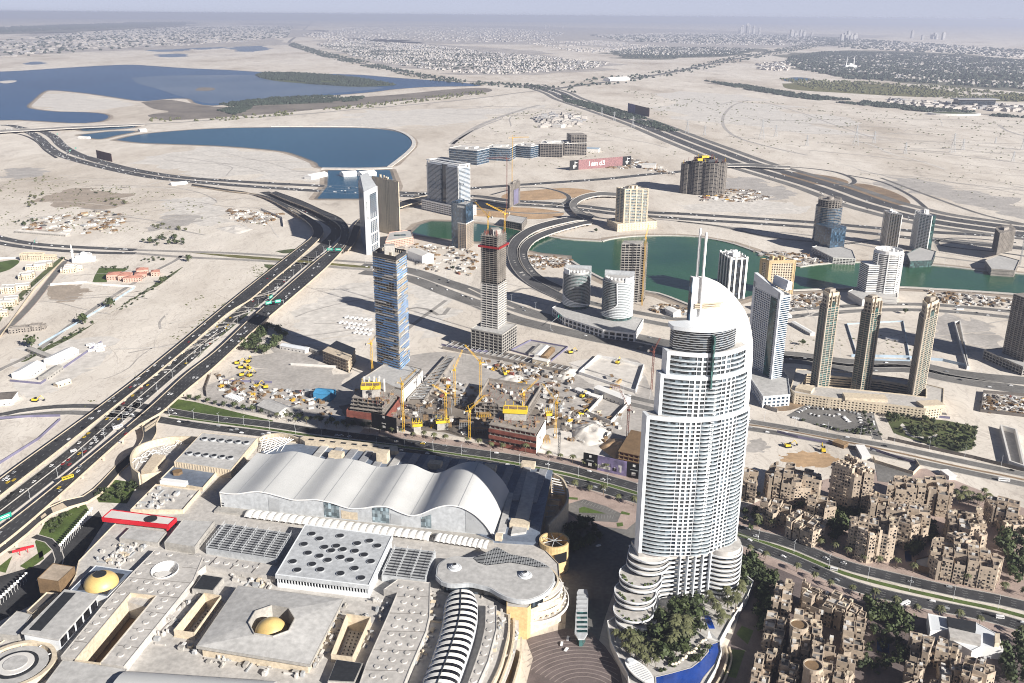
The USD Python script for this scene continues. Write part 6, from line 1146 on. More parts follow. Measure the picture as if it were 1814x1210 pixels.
# ---------------------------------------------------------------- old-town blocks: stacked sand-coloured flats
BUILT = []
def casbah(pts,z,label,f,seed,dome=False,rtower=None,cell=9.0,wall='sand_wall',low=False):
 q = np.array(Polygon(Q(f,pts,z)).buffer(0).convex_hull.exterior.coords)[:-1] if False else Q(f,pts,z); g = Polygon(q).buffer(0); rng = random.Random(seed); mr = np.array(g.minimum_rotated_rectangle.exterior.coords)[:4]; e0,e1 = mr[1] - mr[0],mr[3] - mr[0]; n0,n1 = max(1,round(np.linalg.norm(e0) / cell)),max(1,round(np.linalg.norm(e1) / cell)); ang = math.atan2(e0[1],e0[0]); c = np.array(g.centroid.coords)[0]; t = thing('courtyard_flats' if not low else 'town_house',label,'apartment building',(*c,0)); win,fr = MB(),MB(); BUILT.append(g)
 for i in range(n0):
  for j in range(n1):
   o = mr[0] + e0 * i / n0 + e1 * j / n1; b = Polygon([o,o + e0 / n0,o + e0 / n0 + e1 / n1,o + e1 / n1]).intersection(g)
   if b.is_empty or b.area < .25 * np.linalg.norm(e0) * np.linalg.norm(e1) / n0 / n1: continue
   b = b if b.geom_type == 'Polygon' else max(b.geoms,key=lambda x: x.area); b = b.buffer(-rng.choice([0.02,.02,.7,1.4]),join_style=2)
   if b.is_empty: continue
   hz_ = z + rng.choice([-6.5,-3.3,-3.3,0,0,0,1.6,3.2]) + rng.uniform(-.3,.3); m = MB(); m.solid(b,0,hz_); part(t,'wing',m,wall); rb = b.buffer(-.45,join_style=2)
   m = MB(); m.solid(b.difference(rb),hz_,hz_ + rng.uniform(.9,1.5)); part(t,'parapet',m,wall); m = MB(); m.solid(rb,hz_ - .1,hz_ + .1); part(t,'roof_deck',m,rng.choice(['roof_dark','roof_dark','roof_tan','grey_asphalt'])); cc = np.array(b.centroid.coords)[0]
   for _ in range(rng.choice([1,1,2])): m = MB(); pp = cc + rot(np.array([rng.uniform(-3,3),rng.uniform(-3,3)]),ang); m.box(pp[0],pp[1],hz_ + .1,rng.uniform(1.2,3.6),rng.uniform(1.2,3),rng.uniform(1,2.8),ang); part(t,'roof_room',m,rng.choice([wall,wall,'pale_wall','cream_wall']))
   if dome and rng.random() < .25: m = MB(); m.dome(cc[0],cc[1],hz_ + .1,2.4,2.2,12,5); part(t,'roof_dome',m,wall,smooth=40)
   ex = ccw(np.array(b.exterior.coords)[:-1])
   for k in range(len(ex)):
    a_,b_ = ex[k],ex[(k + 1) % len(ex)]; Ln = np.linalg.norm(b_ - a_)
    if Ln < 3.2: continue
    d = (b_ - a_) / Ln; nn = np.array([d[1],-d[0]])
    if nn[1] > .55: continue
    nw = int(Ln / 2.7)
    for fl in range(int(hz_ / 3.3)):
     for w_ in range(nw):
      if rng.random() < .12: continue
      p = a_ + d * Ln * (w_ + .5) / nw; zz = fl * 3.3 + 1.0; ww,hh = rng.choice([(.65,1.5),(.5,1.3),(.8,1.7),(1.05,2.1),(.4,.8)]); r_ = np.array([p - d * ww + nn * .06,p + d * ww + nn * .06,p + d * ww - nn * .2,p - d * ww - nn * .2]); win.prism(r_,zz,zz + hh,bottom=True)
      if rng.random() < .26: r_ = np.array([p - d * 1.2 + nn * 1.2,p + d * 1.2 + nn * 1.2,p + d * 1.2 + nn * .02,p - d * 1.2 + nn * .02]); fr.prism(r_,zz - .3,zz + .75,bottom=True)
 part(t,'windows',win,'window_dark',kind='stuff'); part(t,'balconies',fr,wall,kind='stuff')
 if rtower: p = P(*f(*rtower),z + 5); one(t,'round_tower',wall,'cyl',p[0],p[1],0,z + 5,6.2,20); one(t,'tower_crown',wall,'ring',circ(*p,6.8,20),.8,z + 4,z + 6.4); one(t,'tower_deck','brown_wall','prism',circ(*p,5.9,20),z + 5,z + 5.2)
U = [([(300,110),(330,85),(395,110),(385,160),(330,145),(300,140)],24,'narrow block of sand-coloured flats right beside the shaft of the curved hotel',0),([(430,95),(480,60),(720,110),(725,165),(590,165),(450,140)],26,'broad block of flats below the orange sand, left of the tallest block',0),([(785,50),(860,15),(1010,85),(1005,125),(900,115),(780,78)],46,'tallest sand-coloured apartment block of the old-town quarter',1),([(1070,150),(1110,130),(1420,150),(1415,225),(1300,205),(1060,182)],26,'wide block of flats in front of the grey walled lot',0),([(405,260),(430,235),(570,270),(560,312),(470,332),(400,292)],15,'low stepped houses at the left end of the upper row, beside the boulevard',0),([(650,240),(680,225),(800,250),(800,292),(740,302),(650,272)],18,'small block tucked between the broad block and the tallest block',0),([(540,345),(600,302),(760,362),(750,402),(680,422),(540,365)],16,'low block facing the boulevard over white parked cars',0),([(970,230),(1010,215),(1160,270),(1300,280),(1290,332),(1150,322),(980,292)],24,'long block in the middle of the upper quarter with two roof domes',1),([(870,342),(920,320),(1130,360),(1120,422),(980,432),(880,392)],30,'tall block of flats with many balconies standing over the boulevard',1),([(1130,345),(1170,318),(1300,335),(1300,372),(1200,392),(1130,372)],24,'sunlit block of flats right of the tall boulevard block',0),([(1380,300),(1400,285),(1560,310),(1600,402),(1500,422),(1390,382)],24,'block round a dark court in the upper right quarter',1),([(1580,250),(1600,240),(1760,280),(1750,342),(1620,312)],16,'low pale block near the right edge above the palm grove',0),([(1290,475),(1330,450),(1600,492),(1680,552),(1650,605),(1340,545),(1290,505)],24,'large wedge-shaped block at the bend of the boulevard',0),([(1380,430),(1560,425),(1600,455),(1480,475)],27,'narrow block behind the wedge-shaped block',0),([(1640,330),(1783,335),(1800,385),(1680,392)],12,'low domed house at the right edge of the upper quarter',1)]
for k,(pts,z,lab,dm) in enumerate(U): casbah(pts,z,lab,f1,20 + k,bool(dm))
Lw = [([(330,490),(430,500),(400,690),(290,662)],16,'long terrace beside the dark trees of the hotel garden'),([(470,530),(680,590),(870,682),(850,772),(700,702),(480,622)],16,'L-shaped row along the near pavement of the boulevard'),([(270,692),(400,702),(360,892),(240,862)],14,'terrace beside the upper bowling lawn'),([(440,680),(600,692),(600,802),(560,912),(400,932),(420,762)],19,'sunlit block with a crenellated round tower'),([(730,722),(860,742),(850,922),(720,932)],15,'block left of the small blue courtyard pool'),([(550,832),(680,902),(660,1052),(560,1150),(510,1150),(540,952)],20,'block with a sawtooth roof edge and a second round tower'),([(210,912),(330,922),(270,1150),(160,1150)],14,'shaded terrace beside the lower bowling lawn'),([(360,932),(480,942),(430,1150),(330,1150)],13,'dark-roofed terrace left of the sawtooth block'),([(700,942),(800,962),(810,1042),(700,1150),(660,1102)],16,'block below the courtyard pool, with sunlit parapets'),([(1130,792),(1290,832),(1240,952),(1130,922)],16,'block right of the pool court, below the dark street trees'),([(1290,832),(1450,902),(1400,962),(1280,932)],14,'block behind the white modern building'),([(1100,962),(1200,982),(1230,1062),(1160,1121),(1080,1102)],16,'square block at the centre of the lower right quarter'),([(1300,962),(1450,992),(1440,1062),(1310,1052)],13,'block with a dark flat roof in the lower right quarter'),([(1460,962),(1640,1002),(1640,1082),(1480,1150),(1430,1062)],16,'block with a curved white gable at the lower right'),([(1080,1140),(1200,1100),(1200,1230),(1080,1230)],16,'block cut by the bottom edge, below the square block'),([(1250,1075),(1370,1085),(1380,1230),(1250,1230)],15,'last block cut by the bottom edge on the right')]
for k,(pts,z,lab) in enumerate(Lw): casbah(pts,z,lab,f6,60 + k,False,(460,775) if k == 3 else (545,1020) if k == 5 else None,8.2,'sand_wall',True)
t = thing('modern_pavilion','white modern building with a dark solar roof beside the boulevard','building',(*P(1710,1125,9),0)); q = Q(f6,[(1235,705),(1345,728),(1530,762),(1660,832),(1690,922),(1560,902),(1500,932),(1390,872),(1360,802),(1250,812)],9); block(t,'body',q,0,9,'white_paint','cool_white',.6)
one(t,'solar_roof','louvre','prism',Q(f6,[(1350,722),(1525,752),(1525,802),(1360,775)],12),9.1,12); one(t,'tan_roof','roof_tan','prism',Q(f6,[(1360,785),(1555,830),(1555,882),(1370,845)],12),9.1,12); one(t,'stair_tower','cream_wall','prism',Q(f6,[(1640,820),(1670,822),(1668,880),(1640,880)],13),9,13)
pv = thing('pool_pavilion','low pavilion with a broad tan roof beside the pool at the boulevard','building',(*P(1640,1000,5),0)); q = Q(f6,[(1160,380),(1240,360),(1290,425),(1285,445),(1165,412)],6); block(pv,'body',q,0,6,'brown_wall','roof_tan',.8)
for pts in ([(930,852),(1005,862),(1000,942),(928,930)],[(1095,330),(1135,325),(1138,388),(1100,395)]): gpatch('courtyard_pool',f6,pts,'dark_pool',.3)
wall_g = thing('walled_lot','grey walled lot with a blue gate behind the wide block of flats','wall',(*P(1600,835),0)); c = np.array([P(*fK(*p)) for p in [(870,540),(880,565),(1120,640),(1160,600),(1130,555)]]); m = MB(); m.slab(np.c_[c,np.zeros(len(c))],-.3,.3,0,4); part(wall_g,'wall',m,'cream_wall'); one(wall_g,'yard','grey_asphalt','sheet',ccw(np.array([P(*fK(*p)) for p in [(880,565),(1120,640),(1060,700),(900,680)]])),.2)
for p0,p1,w_,lab in ((fK(785,475),fK(825,545),9,'white barrel-roofed shed beside the tallest old-town block'),(fK(1310,630),fK(1365,670),8,'small white shed near the walled lot'),(fK(630,445),fK(700,470),10,'brown gatehouse at the end of the purple hoarding')):
 a,b = P(*p0),P(*p1); c = (a + b) / 2; d = b - a; t = thing('shed',lab,'shed',(*c,0)); one(t,'walls','pale_wall' if 'white' in lab else 'brown_wall','box',c[0],c[1],0,np.linalg.norm(d),w_,4,math.atan2(d[1],d[0])); one(t,'roof','white_paint' if 'white' in lab else 'timber','box',c[0],c[1],4,np.linalg.norm(d) + 1,w_ + 1,.6,math.atan2(d[1],d[0]))
# ---------------------------------------------------------------- hotel garden
gd = thing('garden_terrace','raised garden terrace curving round the foot of the white hotel tower','terrace',(*P(1190,1120,6),0)); q = Q(fP,[(75,680),(105,850),(180,1010),(250,1130),(270,1330),(880,1330),(940,1210),(1010,1090),(1058,950),(1045,850),(1130,690),(1280,470),(1330,340),(1220,250),(900,420),(560,480),(300,560)],6.5); g = Polygon(q).buffer(0); m = MB(); m.solid(g,0,6); part(gd,'plinth',m,'pale_wall'); m = MB(); m.solid(g.buffer(-.6),5.8,6.1); part(gd,'paving',m,'roof_tan'); m = MB(); m.solid(g.difference(g.buffer(-.6)),6,7.3); part(gd,'balustrade',m,'white_paint')
pool_q = Q(fP,[(495,1160),(620,1130),(800,1080),(880,1020),(950,940),(940,890),(1035,860),(1045,930),(1000,1040),(900,1160),(850,1250),(500,1250)],6.3); one(gd,'pool','pool_water','prism',pool_q,6.05,6.3); one(gd,'pool_edge','kerb','ring',np.array(Polygon(pool_q).buffer(.8).exterior.coords)[:-1],.7,6.0,6.45); one(gd,'pool','pool_water','prism',Q(fP,[(905,612),(960,642),(1000,742),(950,742),(920,682)],6.3),6.05,6.3)
for o_ in (3,6): m = MB(); cv = smoothline(np.array([P(*fP(*p),5) for p in [(1050,870),(1066,960),(1020,1100),(950,1220),(900,1300)]]),step=3); m.slab(np.c_[cv,np.zeros(len(cv))],o_,o_ + 1.2,0,5.5 - o_ * .5); part(gd,'stepped_wall',m,'cream_wall')
sl = thing('sail_canopy','white triangular shade sail over the narrow pool','shade sail',(*P(*fP(990,800),9),6)); a,b,c = [P(*fP(*p),10) for p in [(945,770),(1042,858),(935,818)]]; m = MB(); m.add([[*a,12],[*b,10],[*c,9],[*((a + b + c) / 3),9.5]],[[0,3,1],[1,3,2],[2,3,0]]); part(sl,'sail',m,'fabric_white')
for p,z in ((a,12),(b,10),(c,9)): one(sl,'mast','steel','tube',(*p,6),(*p,z),.15,5)
el = thing('oval_pavilion','white oval roof on the garden terrace below the hotel lobes','pavilion',(*P(*fP(350,1105),9),6)); c = P(*fP(350,1105),10); q = circ(c[0],c[1],15,28,6.2,-1.05); one(el,'oval_roof','white_paint','prism',q,9.5,10.6,bottom=True); one(el,'walls','glass_dark','prism',inset(q,2),6,9.5); p = c + rot(np.array([-10,0]),-1.05); one(el,'roof_eye','cool_white','cyl',*p,10.6,12.4,2.6,14)
for k in range(9): m = MB(); p = c + rot(np.array([-6 + 2.1 * k,0]),-1.05); m.prism(rect(p[0],p[1],.3,9.4 * math.sqrt(max(.1,1 - ((-6 + 2.1 * k) / 15) ** 2)),-1.05),10.6,10.8); part(el,'roof_rib',m,'steel')
def parasol_build(p):
 one(p,'canopy','sun_umbrella','cyl',0,0,2.0,2.9,1.7,8,.12); one(p,'pole','steel','tube',(0,0,0),(0,0,2.2),.06,4)
PARA = Kind('parasol',parasol_build); rng = random.Random(3)
for k in range(17): u = k / 16; PARA.put((*(P(*fP(640 + 270 * u + rng.uniform(-12,12),1065 - 215 * u ** 1.3 + rng.uniform(-10,10)),6)),6.1),rng.uniform(0,90),'cream parasol in the row along the edge of the blue hotel pool','parasol','parasols along the hotel pool')
for k,p in enumerate([(560,580),(548,625),(500,650),(590,610),(1010,515),(1050,510),(1090,505),(1150,610),(1185,585)]): PARA.put((*P(*fP(*p),6),6.1),20 * k,'cream parasol close under the hotel podium among the garden trees','parasol','parasols under the hotel podium')
scatter(TREES['dark'],[(480,620),(650,560),(860,520),(900,600),(900,760),(900,850),(760,960),(660,1010),(520,1060),(480,980),(260,870),(480,780)],58,4,'dark bushy tree in the dense garden below the hotel tower','garden trees of the hotel',z=6.0,gap=4.2,smin=.9,smax=1.45,f=fP)
scatter(PALMS,[(130,830),(480,900),(520,1080),(420,1090),(300,1020),(200,980)],20,5,'palm on the left rim of the hotel garden terrace','palms on the left rim of the hotel garden',z=6.0,gap=4,f=fP); scatter(PALMS,[(900,520),(1230,380),(1260,460),(1150,640),(1060,800),(1000,620)],22,6,'palm beside the narrow upper pool of the hotel garden','palms by the upper hotel pool',z=6.0,gap=4,f=fP)
scatter(PALMS,[(640,760),(760,740),(760,900),(600,950)],12,16,'palm standing among the dark garden trees of the hotel','palms within the hotel garden trees',z=6.0,gap=5,smin=1.2,smax=1.5,f=fP); scatter(TREES['dark'],[(1220,180),(1340,200),(1470,330),(1400,480),(1330,300),(1250,420),(1180,380)],30,7,'dark tree massed right of the hotel podium','trees right of the hotel podium',z=0,gap=4,f=fP,smin=1,smax=1.5)
scatter(TREES['shrub'],[(900,880),(960,900),(900,1000),(820,1050),(600,1090),(560,1120),(500,1110)],20,8,'low shrub among the parasols by the pool','shrubs by the hotel pool','shrub',6.0,2.5,f=fP)
occupied = unary_union([b.buffer(2) for b in BUILT])
scatter(TREES['street'],[(0,500),(60,300),(300,60),(720,180),(830,240),(860,420),(600,420)],26,9,'street tree between the sand-coloured blocks at the left of the upper quarter','trees between the upper blocks, left',gap=6,avoid=occupied,f=f1); scatter(TREES['dark'],[(750,330),(870,250),(960,300),(870,430),(780,480)],22,10,'dark tree in the shaded court left of the tall boulevard block','trees in the shaded court',gap=4.5,avoid=occupied,smin=1,smax=1.4,f=f1)
scatter(TREES['dark'],[(1160,420),(1300,380),(1320,460),(1200,560),(1150,500)],20,11,'dark tree round the pavilion pool on the boulevard','trees round the pavilion pool',gap=4.5,avoid=occupied,f=f1); scatter(TREES['dark'],[(1600,440),(1783,400),(1783,720),(1700,690),(1690,560)],22,12,'dark tree in the shaded grove at the right picture edge','grove at the right edge',gap=5,avoid=occupied,smin=1,smax=1.5,f=f1)
scatter(PALMS,[(1420,230),(1600,240),(1620,300),(1440,280)],22,13,'palm in the grove above the domed blocks of the upper quarter','palm grove of the upper quarter',gap=5,avoid=occupied,f=f1); scatter(TREES['street'],[(860,650),(1000,700),(1130,760),(1120,860),(1000,780),(880,760)],20,14,'dark street tree behind the near pavement where a side street meets the boulevard','street trees at the side street',gap=5,avoid=occupied,smin=1.1,smax=1.6,f=f6)
scatter(TREES['dark'] + TREES['shrub'],[(560,650),(720,700),(740,1000),(880,1100),(1080,1000),(1080,820),(900,780),(860,940),(700,940)],30,15,'garden tree in the courts of the lower quarter','court trees of the lower quarter',gap=5,avoid=occupied,f=f6); scatter(TREES['dark'],[(1650,940),(1814,860),(1830,1130),(1700,1130)],20,17,'dark tree at the bottom right corner','trees at the bottom right corner',gap=6,avoid=occupied,smin=1,smax=1.5,f=f6); scatter(TREES['dark'],[(230,520),(330,480),(290,680),(230,860),(200,700)],22,18,'dark tree between the hotel garden and the long terrace','trees beside the long terrace',gap=4,avoid=occupied,smin=.9,smax=1.3,f=f6)
along(PALMS,blvU[11:],14,15,'palm on the far pavement of the boulevard right of the hotel','palms on the far boulevard pavement','tree',seed=21,skip=.15); along(PALMS,blvL[14:],15,-15,'palm on the near pavement of the boulevard right of the hotel','palms on the near boulevard pavement','tree',seed=22,skip=.15); along(PALMS,blvU[3:11],13,14,'palm on the pavement along the building site','palms along the building site','tree',seed=23,skip=.2); along(PALMS,blvL[9:13],14,-13,'palm between the boulevard and the small car park','palms by the small car park','tree',seed=24); along(TREES['street'],[(300,705),(400,725),(520,745),(640,762)],13,6,'round street tree on the lawn strip behind the left end of the boulevard','street trees on the lawn strip','tree',seed=25)
scatter(TREES['street'],[(200,860),(250,856),(225,892),(175,890),(168,872)],26,26,'tree on the lawn between the ramp and the mall','trees between ramp and mall',gap=3.5,smin=.6,smax=.9); scatter(TREES['shrub'],[(80,930),(120,905),(125,915),(90,950)],20,27,'shrub hedge on the lawn by the slip ramp','hedge shrubs by the slip ramp','shrub',gap=2.5); scatter(TREES['dark'],[(1000,935),(1050,925),(1062,960),(1010,985)],24,28,'dark tree in the shaded roundabout garden beside the mall','trees of the shaded roundabout',gap=4,smin=.8,smax=1.2)
scatter(TREES['park'],[(960,280),(1090,270),(1290,330),(1510,350),(1500,470),(1390,500),(1180,440),(990,350)],64,29,'tree in the walled park right of the large car park','trees of the walled park',gap=6,smin=.5,smax=1.35,f=fK); scatter(TREES['shrub'],[(560,350),(850,400),(870,330),(700,370),(420,300)],20,30,'shrub on the rim of the large car park','shrubs round the large car park','shrub',gap=5,f=fK); along(TREES['street'],[fK(470,160),fK(650,185),fK(900,215),fK(1100,235),fK(1260,250)],9,5,'small round tree in front of the long cream block','trees in front of the cream block','tree',seed=31,smin=.6,smax=.8); along(TREES['street'],[fK(850,240),fK(890,330),fK(960,400)],8,-8,'small tree lining the lane to the car park','trees along the car park lane','tree',seed=32,smin=.5,smax=.8)
scatter(TREES['street'],[(432,608),(470,580),(490,584),(512,600),(470,628),(428,626)],70,33,'tree in the dark hedge round the small grey yard beside the highway','hedge trees round the small yard',gap=2.6,smin=1.0,smax=1.5,avoid=Polygon(PX([(455,618),(480,588),(495,592),(472,622)])))

# ---------------------------------------------------------------- building site across the boulevard
def slabstack(name,label,px,z0,n,fh,lk,step=0.0,core='window_dark',cat='building',col=6.0,st=.6,f=idp,zpx=None):
 q = Q(f,px,zpx if zpx is not None else z0 + n * fh); t = bld(name,label,q,cat); one(t,'dark_interior',core,'prism',inset(q,2.5 + step * n),z0,z0 + n * fh - .1)
 for k in range(n + 1): one(t,'floor_slab',lk,'prism',inset(q,step * k) if step * k else q,z0 + k * fh - st,z0 + k * fh,bottom=True)
 part(t,'columns',pier_mesh(inset(q,.7 + step * n),z0,z0 + n * fh,col,.8,.8),lk,kind='stuff'); return t,q
t,q = slabstack('stepped_frame','rust-netted concrete frame in receding slabs at the foot of the blue netted tower',[(614,722),(684,731),(708,700),(690,690),(640,690)],0,6,4.2,'raw_concrete',.9,zpx=14)
one(t,'rust_netting','rust','ring',inset(q,-.4),.3,0,11); c = q.mean(0)
for k in range(9): m = MB(); p = c + rot(np.array([-14 + 6 * (k % 5),-4 + 9 * (k // 5)]),.1); m.box(*p,25,1.8,3.2,16,.1); part(t,'core_wall',m,'pale_wall')
def formwork(label,x,y,z,w,d,h,a,legs=8.0):
 t = thing('yellow_formwork',label,'formwork',(x,y,z)); one(t,'shutter','yellow','ring',rect(x,y,w,d,a),.4,z,z + h); one(t,'deck','timber','prism',rect(x,y,w - 1,d - 1,a),z + h - 1.2,z + h - .8,bottom=True)
 for i in range(6): m = MB(); p = np.array([x,y]) + rot(np.array([(-.45 + .18 * i) * w,.46 * d * (-1) ** i]),a); m.tube((*p,z + h),(*p,z + h + 5),.35,4); part(t,'jack',m,'yellow')
 one(t,'core_below','concrete','ring',rect(x,y,w - 3,d - 3,a),1.2,max(0,z - legs),z)
b = P(657,684,38); formwork('bright yellow formwork box over the stepped rust frame by the blue netted tower',*b,36,23,12,4.6,.1,12)
t,q = slabstack('rust_frame','rust and grey concrete building frame with white netting on its right side',[(866,752),(950,768),(966,740),(884,729)],0,6,4.2,'raw_concrete',0,'rust',zpx=25); m = MB(); a_ = ccw(q); near = int(np.argmin(np.linalg.norm(a_ - P(950,768,25),axis=1))); B,C = a_[near],a_[(near + 1) % 4]; d = (C - B) / np.linalg.norm(C - B); nn = np.array([d[1],-d[0]]); m.prism(np.array([B + nn * .3,C + nn * .3,C + nn * .6,B + nn * .6]),1,22); part(t,'white_netting',m,'fabric_white')
for k in range(3): m = MB(); A = a_[near - 1]; d2 = (B - A) / np.linalg.norm(B - A); n2 = np.array([d2[1],-d2[0]]); m.prism(np.array([A + n2 * .3,B + n2 * .3,B + n2 * .6,A + n2 * .6]),1 + 7.6 * k,5.4 + 7.6 * k,bottom=True); part(t,'rust_netting',m,'rust')
b = P(913,728,36); formwork('bright yellow formwork box on the rust and grey frame right of centre',*b,35,27,11,5.2,-.1,9)
for x,y,w_,lab in ((739,750,14,'small yellow formwork left of the middle pit'),(784,744,20,'pair of tilted yellow formwork panels in the middle of the site'),(972,731,9,'small yellow formwork right of the rust and grey frame')): b = P(x,y,12); formwork(lab,*b,9,w_ * .8,6,3.2,.2,9)
t,q = slabstack('grey_frame','low open grey concrete frame in the middle of the building site',[(840,716),(865,673),(958,688),(936,724)],0,3,4.6,'raw_concrete',0,'roof_dark',zpx=14); one(t,'upstand','raw_concrete','ring',q,1.0,13.8,17)
rng = random.Random(2)
for k in range(26): m = MB(); p = q.mean(0) + (q[k % 4] - q.mean(0)) * rng.uniform(.1,.8); m.box(*p,13.9,rng.uniform(1,4),rng.uniform(1,3),rng.uniform(1,5),rng.random()); part(t,'wall_stub',m,rng.choice(['raw_concrete','pale_wall','concrete']))
slabstack('beige_block','plain beige concrete building standing in the shadow of the blue netted tower',[(571,622),(618,640),(630,618),(596,604)],0,4,4.4,'cream_concrete',0,'cream_concrete',zpx=17)
slabstack('half_built_block','dark half-built frame partly hidden behind the left edge of the hotel tower',[(1095,800),(1150,812),(1156,770),(1118,762)],0,3,4.2,'brown_wall',0,'rust',zpx=12)
def trench(label,px,lk,rib=5.0):
 q = PX(px,0); t = thing('trench',label,'excavation',(*q.mean(0),0)); one(t,'pit_floor',lk,'sheet',q,.1); c0,c1 = (q[0] + q[3]) / 2,(q[1] + q[2]) / 2; m = MB()
 for e0,e1 in ((q[0],q[1]),(q[3],q[2])): m.slab(np.array([[*e0,0],[*e1,0]]),-.6,.6,0,4.5)
 part(t,'sheet_piling',m,'raw_concrete'); n = max(3,int(np.linalg.norm(c1 - c0) / rib))
 for k in range(min(n,60)): m = MB(); f = (k + .5) / n; m.tube((*(q[0] + (q[1] - q[0]) * f),4),(*(q[3] + (q[2] - q[3]) * f),4),.45,5); part(t,'strut',m,'steel')
trench('long strutted trench running up to the slender unfinished tower',[(722,712),(792,634),(806,637),(752,712)],'mud_flat',5); trench('long strutted trench across the site in front of the parking podium',[(784,618),(1005,662),(1014,656),(800,608)],'grey_ground',9)
def walled(label,px,h,lk,floor,cat='walled pit',name='walled_pit',th_=1.0):
 q = ccw(PX(px,0)); t = thing(name,label,cat,(*q.mean(0),0)); one(t,'wall',lk,'ring',q,th_,0,h); one(t,'floor',floor,'sheet',inset(q,th_),.12); return t,q
walled('large square pit with pale walls right of the shed rows',[(1025,663),(1058,633),(1141,650),(1126,697)],4,'white_paint','white_sand'); walled('blue-fenced yard left of the shed rows below the parking podium',[(905,622),(975,642),(1006,616),(940,604)],2.5,'purple_fence','grey_ground','yard','fenced_yard',.4)
walled('pale walled yard with white huts near the sand heap',[(1040,735),(1068,705),(1112,720),(1082,752)],5,'pale_wall','grey_ground','yard','fenced_yard',.6); walled('fenced yard full of rubble right of the slender towers',[(1736,730),(1741,696),(1840,704),(1840,742)],4,'roof_dark','grey_ground','yard','fenced_yard',.8); walled('narrow walled building plot beside the park at the right edge',[(1770,760),(1786,825),(1815,835),(1800,768)],6,'pale_wall','roof_tan','yard','fenced_yard',2)
walled('blue-hoarded plot behind the slender towers',[(1500,575),(1600,570),(1612,640),(1520,638)],2.2,'blue_fence','sand','yard','fenced_yard',.4); walled('walled sandy plot at the right behind the slender towers',[(1690,575),(1712,655),(1716,655),(1700,572)],5,'pale_wall','sand','yard','fenced_yard',1)
def shed(label,p0,p1,w_,h,wall='pale_wall',roof_='white_paint',gable=True,f=idp,name='shed',cat='shed'):
 a,b = P(*f(*p0),h),P(*f(*p1),h); c = (a + b) / 2; d = b - a; Ln = np.linalg.norm(d); an = math.atan2(d[1],d[0]); t = thing(name,label,cat,(*c,0)); one(t,'walls',wall,'box',*c,0,Ln,w_,h,an); m = MB(); r = rect(*c,Ln + .8,w_ + .8,an); rid = [c + rot(np.array([-(Ln + .8) / 2,0]),an),c + rot(np.array([(Ln + .8) / 2,0]),an)]; hz_ = h + (w_ * .16 if gable else .4)
 if gable: m.add(np.vstack([np.c_[r,np.full(4,h + .02)],[[*rid[0],hz_],[*rid[1],hz_]]]),[[0,1,5],[0,5,4],[2,3,4],[2,4,5],[1,2,5],[3,0,4]])
 else: m.prism(r,h,hz_)
 part(t,'roof',m,roof_); m = MB(); n = max(2,int(Ln / 6))
 for k in range(n): p = c + rot(np.array([-Ln / 2 + (k + .5) * Ln / n,-w_ / 2 - .05]),an); m.box(*p,1.0,1.6,.2,1.4,an)
 part(t,'windows',m,'window_dark',kind='stuff'); return t
